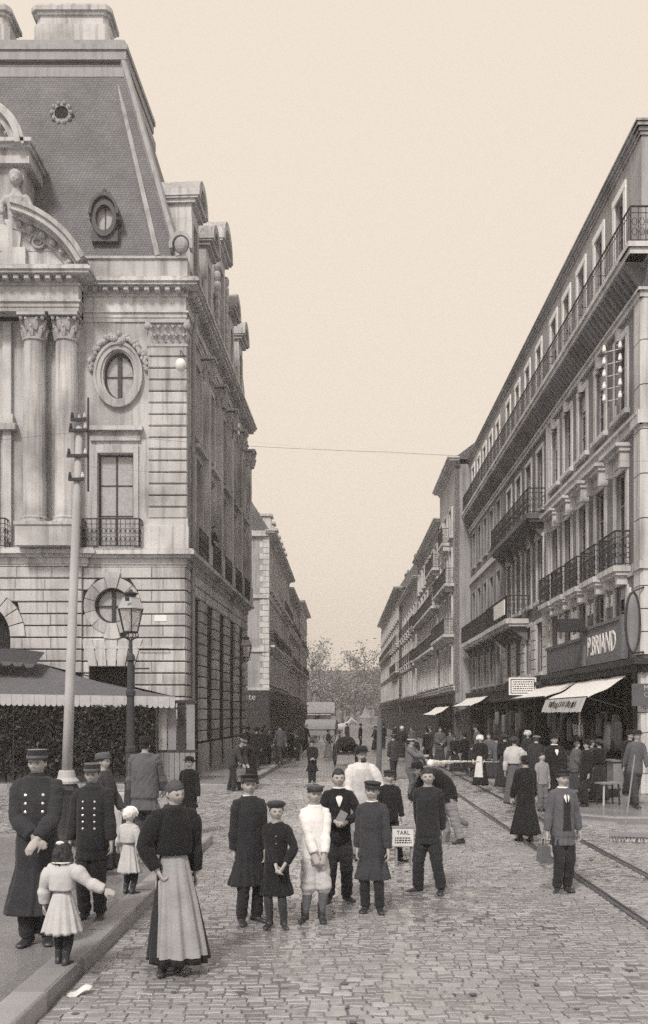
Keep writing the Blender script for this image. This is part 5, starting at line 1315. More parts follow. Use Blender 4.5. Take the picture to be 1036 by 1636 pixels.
def fold_cloth(me, amp, zw, zhem, H, seed):
    """hanging folds that deepen towards the hem, creases across the waist and chest"""
    n = len(me.vertices); co = np.empty(n*3, 'f'); no = np.empty(n*3, 'f')
    me.vertices.foreach_get('co', co); me.vertices.foreach_get('normal', no); c = co.reshape(-1, 3); no = no.reshape(-1, 3)
    th = np.arctan2(c[:, 1], c[:, 0]); t = np.clip((zw*1.15 - c[:, 2])/max(.05, zw*1.15 - zhem), 0, 1)
    w = np.array([mnoise.noise((p[0]*5 + seed*3.7, p[1]*5, p[2]*1.6)) for p in c.tolist()], 'f'); w2 = np.array([mnoise.noise((p[0]*8 + seed, p[1]*8, p[2]*9 + p[0]*7)) for p in c.tolist()], 'f')
    nf = 9 + seed % 4
    rid = 1 - 2.6*np.abs(w2)
    f = t*(np.sin(nf*th + 5*w + seed) + .5*np.sin((2*nf - 3)*th + 7*w))*amp*1.2 + amp*(1.0*w + .55*rid)
    f *= np.clip(1.25 + no[:, 2]*1.6, 0, 1)
    c += no*f[:, None]; me.vertices.foreach_set('co', co); me.update()
class Person:
    def __init__(S, label, loc, face=0.0, H=1.7, hr=7.2, build=0.96, lean=0.0, head=(0, 0, 0), hl=None, hr_=None, fl=None, fr=None, crouch=0.0, twist=0.0, vox=.0092, detail=True, group=None, name='person', cat='person', el=None, er=None, curl=(.6, .6), pn=None, seed=0, age='adult'):
        S.H, S.vox, S.detail, S.seed, S.bd = H, vox, detail, seed, build
        S.root = empty(name, loc, face); tag(S.root, label, cat, group)
        hh = S.hh = H/hr
        S.zH = .485*H*(1 - crouch); S.zN = H - hh*1.10 - .485*H*crouch; S.lean, S.twist = lean, twist
        # spine by integration
        S.sp = []; N = 24; c = Vector((0, 0, S.zH)); ds = (S.zN - S.zH)*1.12/N
        for i in range(N + 1):
            t = i/N; a = lean*min(1, t*1.5); S.sp.append((c.copy(), a, twist*t)); c = c + Vector((0, -math.sin(a), math.cos(a)))*ds
        S.tl = ds*N
        k = H*build
        sh = .092*H*build
        S.shl = S.mp((-sh, 0, S.zN - .042*H)); S.shr = S.mp((sh, 0, S.zN - .042*H))
        ua, fa = .172*H, .150*H
        d_l = hl if hl else (-.135, -.03, .46); d_r = hr_ if hr_ else (.135, -.03, .46)
        T = lambda q: Vector((q[0]*H, q[1]*H, q[2]*H))
        S.ell, S.wl = ik(S.shl, T(d_l), ua, fa, el or (-.7, .6, -.3)); S.elr, S.wr = ik(S.shr, T(d_r), ua, fa, er or (.7, .6, -.3))
        S.hipl, S.hipr = Vector((-.048*H, 0, S.zH - .0*H)), Vector((.048*H, 0, S.zH))
        f1 = fl or (-.055, 0, 0, .2); f2 = fr or (.055, 0, 0, -.2)
        th, shn = (.485*H - .045*H)*.51, (.485*H - .045*H)*.51
        S.feet = (f1, f2)
        an = [Vector((f[0]*H, f[1]*H, f[2]*H + .045*H)) for f in S.feet]
        S.kl, S.al = ik(S.hipl, an[0], th, shn, (-.1, -1, 0)); S.kr, S.ar = ik(S.hipr, an[1], th, shn, (.1, -1, 0))
        S.hm = rotm(head[0], head[1], head[2])
        tip, a, tw = S.sp[-1]; nb = Matrix.Rotation(tw, 3, 'Z') @ Matrix.Rotation(a*.75, 3, 'X')
        S.neck = tip
        S.hc = tip + nb @ Vector((0, -.03*hh, hh*.60)); S.HM = nb @ S.hm
        S.HX = Matrix.Translation(S.hc) @ S.HM.to_4x4()
        m = MB()
        S.torso(m, [(0, .07, .052), (.2, .066, .046), (.38, .06, .042), (.62, .066, .05), (.80, .068, .046), (.90, .052, .04), (1.0, .036, .034)], 0)
        m.tube([tip - Vector((0, 0, .03*H)), tip.lerp(S.hc, .3), tip.lerp(S.hc, .8)], [(hh*.24, hh*.24)]*3, 10)
        head_r = [[S.hc + S.HM @ p for p in r] for r in head_pts(hh, child=1 if hr < 7 else 0)]
        m.loft([[tuple(p) for p in r] for r in head_r])
        for sg in (-1, 1):
            e = Matrix.Translation(S.hc) @ S.HM.to_4x4(); m.ell((sg*.35*hh, .03*hh, -.03*hh), (.04*hh, .07*hh, .12*hh), 8, 6, e)
        for (s0, e0, w0) in ((S.shl, S.ell, S.wl), (S.shr, S.elr, S.wr)): m.tube([s0, e0, w0], [.03*k, .024*k, .018*k], 8, rounded=True)
        pl, pr = pn or (None, None)
        hs = hh*.80
        for w0, e0, pnv, cu, sd in ((S.wl, S.ell, pl, curl[0], 1), (S.wr, S.elr, pr, curl[1], -1)):
            f = (w0 - e0).normalized(); nn = Vector(pnv) if pnv else Vector((.8*sd, -.1, .1)) - f*0; hand_shape(m, w0, f, nn, hs, cu, sd)
        for hp, kn, ank in ((S.hipl, S.kl, S.al), (S.hipr, S.kr, S.ar)): m.tube([hp, kn, ank], [.05*k, .034*k, .024*k], 8, rounded=True)
        me = remesh(m, vox, 'body'); me.materials.append(skin)
        S.body = link('body', me, S.root)
        if detail: S.face_bits()
    def mp(S, p):
        """bend a straight-standing point with the spine"""
        x, y, z = p; t = (z - S.zH)/(S.zN - S.zH)
        if t <= 0: return Vector((x, y, z))
        N = len(S.sp) - 1; q = min(t*N, N - 1e-6); i = int(q); fr = q - i
        c = S.sp[i][0].lerp(S.sp[i+1][0], fr); a = S.sp[i][1]*(1-fr) + S.sp[i+1][1]*fr; tw = S.sp[i][2]*(1-fr) + S.sp[i+1][2]*fr
        if t > 1: c = c + Vector((0, -math.sin(a), math.cos(a)))*(t - 1)*(S.zN - S.zH)
        return c + Matrix.Rotation(tw, 3, 'Z') @ (Matrix.Rotation(a, 3, 'X') @ Vector((x, y, 0)))
    def torso(S, m, prof, grow=0.0, n=16, hem=None, yo=0.0):
        H, b = S.H, S.bd; rings = []
        def ring(z, a, d, yy=0):
            return [tuple(S.mp((a*math.copysign(abs(math.cos(t))**.8, math.cos(t)), yy + d*math.copysign(abs(math.sin(t))**.8, math.sin(t)), z))) for t in [2*math.pi*i/n for i in range(n)]]
        for z, a, d, yy in (hem or []): rings.append(ring(z*H, a*H*b, d*H*b, yy*H))
        for q, a, d in prof: rings.append(ring(S.zH + q*(S.zN - S.zH), (a + grow)*H*b, (d + grow)*H*b, yo*H))
        m.loft(rings)
    def part(S, name, me, material, parent=None, label=None):
        me.materials.clear(); me.materials.append(material); o = link(name, me, parent or S.root)
        if label: o['label'] = label
        return o
    def face_bits(S):
        hh, X = S.hh, S.HX
        for sg in (-1, 1):
            m = MB(); m.ell((sg*.13*hh, -.325*hh, .012*hh), (.048*hh, .03*hh, .020*hh), 8, 6, X); e = m.build('eye', eyew, S.root, smooth=True)
            m = MB(); m.ell((sg*.13*hh, -.350*hh, .012*hh), (.030*hh, .012*hh, .021*hh), 8, 5, X); m.build('iris', inkm, e)
            m = MB(); m.tube([(sg*.075*hh, -.405*hh, .075*hh), (sg*.14*hh, -.405*hh, .092*hh), (sg*.215*hh, -.365*hh, .07*hh)], [.012*hh, .016*hh, .008*hh], 5, X); m.build('eyebrow', hairg, S.root)
        m = MB(); m.tube([(-.085*hh, -.375*hh, -.248*hh), (0, -.405*hh, -.252*hh), (.085*hh, -.375*hh, -.248*hh)], [.008*hh, .016*hh, .008*hh], 6, X); m.build('mouth', lipm, S.root)
    def hair(S, style='short', mt=None):
        m = MB(); r = head_pts(S.hh, style, seed=S.seed, nu=40, nv=30); m.loft([[tuple(S.hc + S.HM @ p) for p in q] for q in r])
        o = m.build('hair', mt or hairm, S.root, smooth=True)
        if style == 'bun':
            m = MB(); m.ell((0, .42*S.hh, .12*S.hh), (.2*S.hh, .17*S.hh, .19*S.hh), 12, 8, S.HX); m.build('bun', mt or hairm, o, smooth=True)
        if style == 'long':
            m = MB(); hh = S.hh; m.loft([[tuple(S.HX @ Vector((a*math.cos(t), .12*hh + d*math.sin(t), z))) for t in [2*math.pi*i/14 for i in range(14)]] for z, a, d in ((.42*hh, .26*hh, .26*hh), (.2*hh, .42*hh, .38*hh), (-.2*hh, .47*hh, .36*hh), (-.55*hh, .52*hh, .30*hh), (-.8*hh, .40*hh, .2*hh))]); me = remesh(m, .012, 'hair_length', .03, (32, 32, 10)); S.part('hair_length', me, mt or hairm, o)
    def beard(S, mt=None):
        hh = S.hh; m = MB(); m.ell((0, -.33*hh, -.36*hh), (.22*hh, .16*hh, .20*hh), 12, 8, S.HX); m.ell((0, -.40*hh, -.20*hh), (.14*hh, .05*hh, .045*hh), 10, 6, S.HX); S.part('beard', remesh(m, .01, 'beard', .008, (60, 60, 20)), mt or hairm)
    def coat(S, mt, hem=.45, flare=1.0, grow=.012, sleeve=1.0, disp=.006, name='coat', slim=False, hemw=None, vox=None, puff=0.0):
        H = S.H; m = MB(); zh = S.zH/H; L = []
        if hem < zh:
            n = 5
            for i in range(n):
                t = i/n; z = hem + (zh - hem)*t; sp = (1 - t)
                base = .094 + (.010 + .045*(zh - hem)/.3)*sp*flare
                fx = max(abs(S.feet[0][0]), abs(S.feet[1][0]))*.5*sp*min(1, max(0, (zh - hem)/.22 - .3))
                my = (S.feet[0][1] + S.feet[1][1])*.25*sp
                L.append((z, base + fx, .075 + (.010 + .04*(zh - hem)/.3)*sp*flare, my))
        q0 = 0 if hem <= zh else (hem - zh)/((S.zN - S.zH)/H)
        prof = [(q, a, d) for q, a, d in [(0, .092, .074), (.2, .089, .070), (.38, .086 if not slim else .078, .067), (.62, .086, .071), (.76, .087, .067), (.86, .078, .057), (.94, .056, .047), (1.03, .042, .041)] if q >= q0]
        S.torso(m, prof, grow, hem=L)
        k = H*S.bd
        for s0, e0, w0 in ((S.shl, S.ell, S.wl), (S.shr, S.elr, S.wr)):          # shoulder caps belong to the body of the coat
            inn = s0.lerp(S.mp((0, 0, S.zN - .012*H)), .55); m.tube([inn, s0, s0.lerp(e0, .16)], [.034*k, (.037 + grow*.5)*k, (.033 + grow*.4)*k], 12, rounded=True)
        vx = vox or max(S.vox*1.5, .011)
        me = remesh(m, vx, name, 0, smooth_it=2); fold_cloth(me, disp*(.35 if S.lean > .5 else 1), S.zH, hem*H, H, S.seed)
        o = S.part(name, me, mt)
        for s0, e0, w0 in ((S.shl, S.ell, S.wl), (S.shr, S.elr, S.wr)):
            d = (w0 - e0).normalized(); up = s0.lerp(e0, .4); u0 = s0.lerp(e0, .02); sm = MB()
            sm.tube([u0, s0.lerp(e0, .15), up, s0.lerp(e0, .8), e0, e0.lerp(w0, .25), e0.lerp(w0, .6), w0 - d*.008*H], [(.037 + grow*.5)*k, (.038 + grow*.5 + puff*.6)*k, (.036 + grow*.5 + puff)*k, (.032 + grow*.45 + puff*.5)*k, (.031 + grow*.4)*k, (.031 + grow*.4)*k*sleeve, (.027 + grow*.4)*k*sleeve, (.024 + grow*.35)*k*sleeve], 14)
            sme = remesh(sm, vx*.9, 'sleeve', disp*1.1, (8, 8, 13), 1, S.seed*2.3); S.part('sleeve', sme, mt, o)
        S.coat_bvh = BVHTree.FromPolygons([v.co.copy() for v in me.vertices], [tuple(p.vertices) for p in me.polygons]); S.coat_o = o
        return o
    def on_coat(S, x, z, back=False):
        h = S.coat_bvh.ray_cast(Vector((x*S.H, 2 if back else -2, z*S.H)), Vector((0, -1 if back else 1, 0)))
        return h[0], h[1]
    def buttons(S, rows, mt=None, r=.011):
        for x, z in rows:
            p, n = S.on_coat(x, z - .84 + S.zN/S.H)
            if p is None: continue
            m = MB(); q = n.to_track_quat('Z', 'Y').to_matrix().to_4x4(); m.lathe([(r, -.003), (r, .004), (r*.5, .008)], 8, Matrix.Translation(p) @ q); m.build('button', mt or brass, S.coat_o)
    def patch(S, name, pts, mt, off=.006, parent=None):
        """cloth panel laid on the coat front: pts (x, z) polygon in H units"""
        n = 8; P = []; xs = [p[0] for p in pts]; v = []; ok = True
        # fan grid between left and right outline: pts given as list of (z, x0, x1)
        rows = []
        for z, x0, x1 in pts:
            z += S.zN/S.H; r = []
            for i in range(n + 1):
                p, nn = S.on_coat(x0 + (x1 - x0)*i/n, z)
                if p is None: return None
                r.append(p + nn*off)
            rows.append(r)
        m = MB(); m.loft([[tuple(p) for p in r] for r in rows], cap=False, closed=False)
        return m.build(name, mt, parent or S.root, smooth=True)
    def collar(S, mt, r=1.0, h=.018, name='collar'):
        H = S.H; tip, a, tw = S.sp[-1]; d = (S.hc - tip).normalized(); c = tip + d*.004*H; m = MB(); q = d.to_track_quat('Z', 'Y').to_matrix().to_4x4()
        R0 = S.hh*.27*r; m.lathe([(R0*1.12, -h*H*.6), (R0*1.2, 0), (R0*1.02, h*H), (R0*.9, h*H), (R0*.95, 0)], 16, Matrix.Translation(c) @ q); return m.build(name, mt, S.root, smooth=True)
    def trousers(S, mt, to=.05, wide=1.0, name='trousers', disp=.006, knee=False):
        H, k = S.H, S.H*S.bd; m = MB()
        S.torso(m, [(0, .082, .066), (.22, .084, .064)], .006, hem=[(S.zH/H - .03, .075, .06, 0)])
        for hp, kn, an in ((S.hipl, S.kl, S.al), (S.hipr, S.kr, S.ar)):
            if knee:
                e = kn.lerp(an, .22); m.tube([hp, hp.lerp(kn, .5), kn, e], [.06*k, .062*k*wide, .060*k*wide, .04*k], 12)
            else:
                e = an + Vector((0, 0, (to - .045)*H)); m.tube([hp, hp.lerp(kn, .5), kn, kn.lerp(e, .5), e], [.058*k, .056*k*wide, .048*k*wide, .045*k*wide, .044*k*wide], 12)
        me = remesh(m, max(S.vox*1.4, .010), name, disp*1.7, (7, 7, 20), 1, S.seed*1.7); return S.part(name, me, mt)
    def stockings(S, mt, top=.27):
        H, k = S.H, S.H*S.bd
        for kn, an in ((S.kl, S.al), (S.kr, S.ar)):
            m = MB(); m.tube([kn + Vector((0, 0, .01)), kn.lerp(an, .35), kn.lerp(an, .75), an], [.040*k, .042*k, .03*k, .027*k], 10, rounded=True); m.build('stocking', mt, S.root, smooth=True)
    def shoes(S, mt=None, boot=.0):
        H = S.H
        for f, an in zip(S.feet, (S.al, S.ar)):
            c, s = math.cos(f[3]), math.sin(f[3]); L = .15*H; m = MB(); rings = []
            pit = f[4] if len(f) > 4 else 0.0
            for t, w, h in ((-.30, .018, .028), (-.26, .024, .05), (-.1, .027, .062), (.1, .026, .05), (.3, .031, .036), (.5, .032, .030), (.64, .025, .024), (.7, .012, .015)):
                y = -t*L; rr = []
                for i in range(10):
                    a = 2*math.pi*i/10; xx = w*H*math.cos(a); zz = h*H*.5*(1 + math.sin(a)) - .001*H
                    yy = y; z2 = zz
                    if pit: 
                        yy2 = y*math.cos(pit) + zz*math.sin(pit); z2 = zz*math.cos(pit) - (y + .7*L)*math.sin(pit)*-1; yy = yy2
                    rr.append((f[0]*H + xx*c + yy*s*1.0, f[1]*H + yy*c - xx*s*0, max(0.002, f[2]*H + z2)))
                rings.append(rr)
            m.loft(rings)
            bt = max(boot, .035); m.tube([an + Vector((0, 0, -.02*H)), an + Vector((0, 0, bt*.5*H)), an + Vector((0, 0, bt*H))], [.031*H, .032*H, .035*H], 10)
            me = remesh(m, .009, 'shoe') if S.detail else m.mesh('shoe', None, True)
            S.part('shoe', me, mt or leather)
    def skirt(S, mt, hem=.05, wid=.17, folds=13, amp=.012, waist=.62, name='skirt', lean=(0, 0), depth=None):
        H = S.H; rings = []; n = 72; zt = S.zH/H + (waist - .485); N = 14; rnd = random.Random(S.seed + 5); ph = rnd.uniform(0, 6)
        for k in range(N + 1):
            t = k/N; z = zt + (hem - zt)*t; e = t**.8; a = (.070 + (wid - .070)*e); d = (.058 + ((depth or wid*.85) - .058)*e)
            rr = []
            for i in range(n):
                th = 2*math.pi*i/n; w = amp*e*(math.sin(folds*th + ph + .6*math.sin(2*th)) + .5*math.sin((folds*2 - 3)*th + 1.3*t + ph))
                q = Vector(((a + w)*math.cos(th)*H, (d + w)*math.sin(th)*H, z*H + (.006*H*math.sin(3*th) if t > .95 else 0)))
                if z*H > S.zH: q = S.mp(q)
                q.x += lean[0]*e*H; q.y += lean[1]*e*H; rr.append(tuple(q))
            rings.append(rr)
        rings.append([(x*.96, y*.96, z + .004) for x, y, z in rings[-1]])
        m = MB(); m.loft(rings); S.skirt_prof = rings; return m.build(name, mt, S.root, smooth=True)
    def apron(S, mt, hem=.1, half=1.15, name='apron', off=.012, waist_band=True):
        """front wrap cut from the skirt surface, pushed a little outwards"""
        rings = S.skirt_prof; n = len(rings[0]); idx = [i for i in range(n) if abs(((2*math.pi*i/n - 1.5*math.pi + math.pi) % (2*math.pi)) - math.pi) < half]
        idx.sort(key=lambda i: ((2*math.pi*i/n - 1.5*math.pi + math.pi) % (2*math.pi)))
        rr = []
        for r in rings[:-1]:
            z = sum(p[2] for p in r)/n
            if z < hem*S.H: break
            c = Vector((sum(p[0] for p in r)/n, sum(p[1] for p in r)/n, 0))
            row = []
            for i in idx:
                p = Vector(r[i]); o = (p - Vector((c.x, c.y, p.z))).normalized(); row.append(tuple(p + o*off))
            rr.append(row)
        m = MB(); m.loft(rr, cap=False, closed=False); o = m.build(name, mt, S.root, smooth=True)
        return o
    # headgear, in head units
    def kepi(S):
        hh, X = S.hh, S.HX @ Matrix.Rotation(R(-5), 4, 'X'); d = cloths['soot']
        m = MB(); m.lathe([(.40*hh, .20*hh), (.41*hh, .24*hh), (.385*hh, .42*hh), (.36*hh, .54*hh), (.35*hh, .56*hh), (.33*hh, .54*hh), (.0*hh + .01, .525*hh)], 22, X, 1.0, 1.15); k = m.build('kepi', d, S.root)
        m = MB(); m.lathe([(.412*hh, .21*hh), (.416*hh, .30*hh), (.40*hh, .305*hh)], 22, X, 1.0, 1.15, cap=False); m.build('kepi_band', cloths['mid'], k)
        m = MB(); m.lathe([(.362*hh, .53*hh), (.366*hh, .55*hh), (.35*hh, .565*hh), (.335*hh, .55*hh)], 22, X, 1.0, 1.15, cap=False); m.build('braid', cloths['grey'], k)
        S.visor(k, X, .22, .2)
    def visor(S, parent, X, z=.2, ext=.22, mt=None, wide=1.0):
        hh = S.hh; rings = []
        for t in (0, .5, 1.0):
            rings.append([((.37 + .03*t)*hh*math.sin(a)*wide, -(.40*math.cos(a) + ext*t*max(0, math.cos(a))**.8)*hh*1.05, (z - .05*t)*hh - .0) for a in [R(-78) + R(156)*i/14 for i in range(15)]])
        m = MB(); m.loft(rings, cap=False, closed=False); b = len(m.v); m.add([(x, y, zz - .012*hh) for x, y, zz in m.v], [f[::-1] for f in m.f]); m.v = [tuple(X @ Vector(p)) for p in m.v]; m.build('visor', mt or leather, parent)
    def cap(S, mt, puff=.5, h=.5, tilt=-8, vis=.2, wide=1.0):
        hh, X = S.hh, S.HX @ Matrix.Rotation(R(tilt), 4, 'X'); m = MB()
        m.lathe([(.385*hh, .2*hh), (.40*hh, .24*hh), (.40*hh, .33*hh), (puff*hh, .42*hh), (puff*1.0*hh, .48*hh), (puff*.8*hh, (h + .05)*hh), (puff*.3*hh, (h + .075)*hh)], 24, X, 1.0, 1.14); c = m.build('cap', mt, S.root, smooth=True)
        m = MB(); m.lathe([(.393*hh, .2*hh), (.407*hh, .23*hh), (.407*hh, .31*hh), (.395*hh, .33*hh)], 24, X, 1.0, 1.14, cap=False); m.build('cap_band', leather, c)
        if vis: S.visor(c, X, .22, vis, mt=leather, wide=wide)
        return c
    def beret(S, mt, tilt=0):
        hh, X = S.hh, S.HX @ Matrix.Rotation(R(tilt), 4, 'X'); m = MB()
        m.lathe([(.39*hh, .2*hh), (.42*hh, .25*hh), (.50*hh, .34*hh), (.50*hh, .42*hh), (.38*hh, .52*hh), (.1*hh, .57*hh)], 24, X, 1.0, 1.12); return m.build('beret', mt, S.root, smooth=True)
    def hat(S, mt, brim=.68, h=.75, crown=.40, tilt=-6, band=None, bend=.04, low=.2):
        hh, X = S.hh, S.HX @ Matrix.Rotation(R(tilt), 4, 'X'); m = MB(); n = 28
        rings = []
        for r, z in ((.40, low - .02), (brim, low + .02), (brim, low + .04), (.42, low + .05), (crown, low + .1), (crown*.97, h*.75), (crown*.86, h*.93), (crown*.5, h), (.03, h + .005)):
            rings.append([(r*hh*math.cos(a), r*hh*1.12*math.sin(a), (z + (bend*math.cos(2*a)*(r/brim if r > .5 else 0)))*hh) for a in [2*math.pi*i/n for i in range(n)]])
        m.loft(rings, M=X); c = m.build('hat', mt, S.root, smooth=True)
        if band:
            m = MB(); m.lathe([(crown*1.01*hh, (low + .06)*hh), (crown*1.03*hh, (low + .1)*hh), (crown*1.02*hh, (low + .2)*hh)], n, X, 1, 1.12, cap=False); m.build('hat_band', band, c)
        return c
    def bonnet(S, mt):
        hh = S.hh; m = MB(); m.ell((0, .06*hh, .14*hh), (.46*hh, .5*hh, .46*hh), 18, 12, S.HX); m.tube([tuple(S.HX @ Vector((.47*hh*math.cos(a), -.30*hh, .12*hh + .47*hh*math.sin(a)))) for a in [R(-30) + R(240)*i/16 for i in range(17)]], .07*hh, 6)
        return S.part('bonnet', remesh(m, .012, 'bonnet', .01, (30, 30, 30)), mt)

def place(px, feet, side=False):
    return gp(px, feet, PAV + .004 if side else .004)
ARGS = dict
CL = cloths
# --- the foreground people, left to right
P = Person('tall soldier in long buttoned greatcoat and kepi with crossed hands, far left', place(60, 1508, True), R(6), 1.74, 7.4, 1.06, head=(R(-8), R(4), 0), hl=(.005, -.125, .60), hr_=(.03, -.15, .585), el=(-1, .2, -.3), er=(1, .2, -.3), fl=(-.05, 0, 0, .25), fr=(.05, .02, 0, -.2), seed=1, pn=((0, 1, -.1), (0, 1, -.1)), curl=(.35, .35))
P.hair('short'); P.kepi(); P.trousers(CL['soot']); P.shoes(boot=.06); P.coat(CL['navy'], .17, .9, .016, 1.25, .008, 'greatcoat'); P.collar(CL['soot'], 1.08, .03)
P.buttons([(x, z) for x in (-.045, .045) for z in (.80, .755, .71, .665)] + [(.02, .60), (.02, .55)], r=.014)
P = Person('shorter soldier in dark double-breasted tunic and kepi beside the tall one', place(148, 1467, True), R(-4), 1.56, 7.2, 1.05, head=(R(4), R(6), 0), hl=(-.15, -.03, .47), hr_=(.15, -.05, .48), seed=2)
P.hair('short'); P.kepi(); P.trousers(CL['soot']); P.shoes(boot=.06); P.coat(CL['soot'], .40, .6, .012, 1.1, .006, 'tunic'); P.collar(CL['navy'], 1.08, .03)
P.buttons([(x, z) for x in (-.04, .04) for z in (.79, .745, .70, .655, .61)], r=.012)
P = Person('little girl in pale puffed dress seen from behind, arms held out', place(100, 1541, True), R(172), 1.03, 5.9, 1.05, head=(R(20), 0, 0), hl=(-.36, -.03, .63), hr_=(.17, -.02, .50), el=(-.3, .2, -1), fl=(-.04, .02, 0, .1), fr=(.045, -.03, 0, -.1), seed=3)
P.hair('long'); P.stockings(CL['soot']); P.shoes(boot=.08); P.coat(CL['pale'], .57, .3, .018, 1.4, .004, 'bodice', puff=.02); P.skirt(CL['pale'], .27, .165, 12, .014, .60, 'dress_skirt'); P.collar(CL['white'], 1.7, .006, 'lace_collar')
m = MB(); m.ell((.1*P.hh, -.15*P.hh + .5*P.hh, .42*P.hh), (.2*P.hh, .07*P.hh, .1*P.hh), 8, 6, P.HX); m.build('hair_ribbon', CL['white'], P.root)
P = Person('small child in white bonnet and pale pinafore reaching a hand to the girl', place(207, 1428, True), R(150), .99, 5.7, 1.05, head=(R(25), 0, 0), hl=(-.17, -.03, .47), hr_=(.30, -.12, .52), er=(.4, .3, -1), seed=4)
P.hair('short', hairg); P.bonnet(CL['white']); P.stockings(CL['soot']); P.shoes(boot=.08); P.coat(CL['pale'], .57, .4, .02, 1.4, .004, 'bodice'); P.skirt(CL['pale'], .26, .15, 11, .013, .60, 'pinafore')
P = Person('woman in dark blouse and long pale apron walking, hand on hip', place(276, 1548), R(28), 1.63, 7.3, 1.06, head=(R(14), R(6), R(-4)), hl=(-.105, -.05, .56), hr_=(.15, .02, .45), el=(-1, .35, -.1), fl=(-.07, -.055, 0, .5), fr=(.05, .06, 0.0, .2), lean=R(7), seed=5, curl=(1.2, .5))
P.hair('bun', hairg); P.coat(CL['black'], .585, .3, .012, 1.2, .007, 'blouse', puff=.012); P.skirt(CL['soot'], .055, .155, 11, .018, .625, 'skirt', (.025, -.03), .17); P.apron(mat('apron_cloth', .30, .95, .3, 6, bump=.3, bscale=40, fine=.2), .085, 1.25); P.shoes(); P.collar(CL['soot'], 1.05, .02)
P = Person('broad man in grey smock seen from behind beside the street lamp', place(232, 1354, True), R(176), 1.69, 7.3, 1.16, head=(R(-6), R(4), 0), hl=(-.15, -.12, .52), hr_=(.16, -.12, .5), seed=6)
P.hair('short'); P.trousers(CL['dark']); P.shoes(); P.coat(CL['tweed'], .36, .8, .022, 1.4, .010, 'smock'); P.collar(CL['grey'], 1.1, .012); P.hat(CL['black'], .55, .66, .42, 4, low=.12)
P = Person('woman in profile with light curly hair behind the shorter soldier', place(165, 1396, True), R(75), 1.55, 7.2, 1.0, seed=7, hl=(-.12, -.12, .55), hr_=(.12, -.12, .55))
P.hair('short', hairg); P.coat(CL['dark'], .57, .3, .014, 1.2, .006, 'blouse'); P.skirt(CL['soot'], .05, .17); P.hat(CL['tweed'], .52, .62, .44, -8, bend=.02)
P = Person('boy in round dark hat and dark coat behind the walking woman', place(303, 1333), R(-12), 1.40, 6.7, 1.0, seed=8, hl=(-.14, -.05, .48), hr_=(.15, -.05, .48))
P.hair('short'); P.coat(CL['black'], .36, .6, .012, 1.1, .006, 'coat'); P.trousers(CL['soot']); P.shoes(); P.hat(CL['black'], .62, .62, .42, -12); P.collar(CL['grey'], 1.0, .01)
P = Person('tall boy in peaked cap and long black smock, leftmost of the schoolboys', place(398, 1475), R(26), 1.56, 6.9, .96, head=(R(-10), R(3), 0), hl=(-.11, .02, .48), hr_=(.10, -.06, .48), seed=9, fl=(-.055, 0, 0, .2), fr=(.07, .03, 0, -.5))
P.hair('short'); P.cap(CL['black'], .47, .44, -8, .2); P.trousers(CL['soot']); P.shoes(boot=.05); P.coat(CL['soot'], .27, .95, .014, 1.2, .008, 'smock'); P.collar(CL['white'], 1.0, .014)
P = Person('smallest boy in beret and black smock, hands together', place(442, 1482), R(-14), 1.30, 6.2, .95, head=(R(26), R(4), 0), hl=(.03, -.12, .54), hr_=(.11, -.11, .55), el=(-1, .3, -.3), er=(1, .3, -.3), seed=10, fl=(-.06, 0, 0, .1), fr=(.06, .01, 0, -.55))
P.hair('short'); P.beret(CL['dark'], -10); P.stockings(CL['dark']); P.shoes(boot=.09); P.coat(CL['black'], .27, .8, .014, 1.2, .008, 'smock'); P.collar(CL['grey'], 1.0, .012); P.buttons([(.02, z) for z in (.78, .72, .66, .60)], CL['grey'], .008)
P = Person('boy in white blouse, knee breeches and flat cap, hands clasped', place(503, 1472), R(20), 1.45, 6.6, .92, twist=R(-8), head=(R(2), R(2), R(4)), hl=(-.03, -.125, .47), hr_=(.03, -.125, .465), el=(-1, .4, -.3), er=(1, .4, -.2), seed=11, fl=(-.07, .02, 0, .8), fr=(.05, -.02, 0, .15), pn=((.2, .6, .2), (-.2, .6, .2)))
P.hair('short'); P.cap(CL['mid'], .47, .42, -6, .2); P.trousers(CL['pale'], .26, 1.15, 'breeches', knee=True); P.stockings(CL['mid']); P.shoes(boot=.10); P.coat(CL['white'], .44, .4, .014, 1.3, .0045, 'blouse', puff=.008); P.collar(CL['white'], 1.15, .014)
P = Person('bareheaded boy in dark suit holding a sheet of paper', place(541, 1440), R(4), 1.55, 6.9, .97, head=(R(4), 0, 0), hl=(-.035, -.14, .645), hr_=(.05, -.14, .64), el=(-1, .3, -.4), er=(1, .3, -.4), seed=12, fl=(-.075, 0, 0, .3), fr=(.07, .02, 0, -.5), curl=(.9, .9))
P.hair('short'); P.trousers(CL['soot'], wide=1.1); P.shoes(); P.coat(CL['black'], .46, .3, .012, 1.1, .006, 'jacket'); P.collar(CL['white'], 1.05, .016); P.patch('shirt_front', [(-.004, -.014, .014), (-.018, -.026, .026), (-.035, -.022, .022), (-.06, -.013, .013), (-.085, -.003, .003)], CL['white'], .009)
m = MB(); m.box(-.006, .0, -.05, .05, -.065, .065, Matrix.Translation(Vector((.012, -.185, .69))*P.H) @ Matrix.Rotation(R(75), 4, 'Z') @ Matrix.Rotation(R(28), 4, 'X')); m.v = [tuple(p) for p in m.v]
pp_ = tag(m.build('paper_sheet', CL['grey'], None, Matrix.Translation(P.root.location) @ Matrix.Rotation(R(4), 4, 'Z')), 'small grey sheet of paper in the bareheaded boy\'s hands', 'paper')
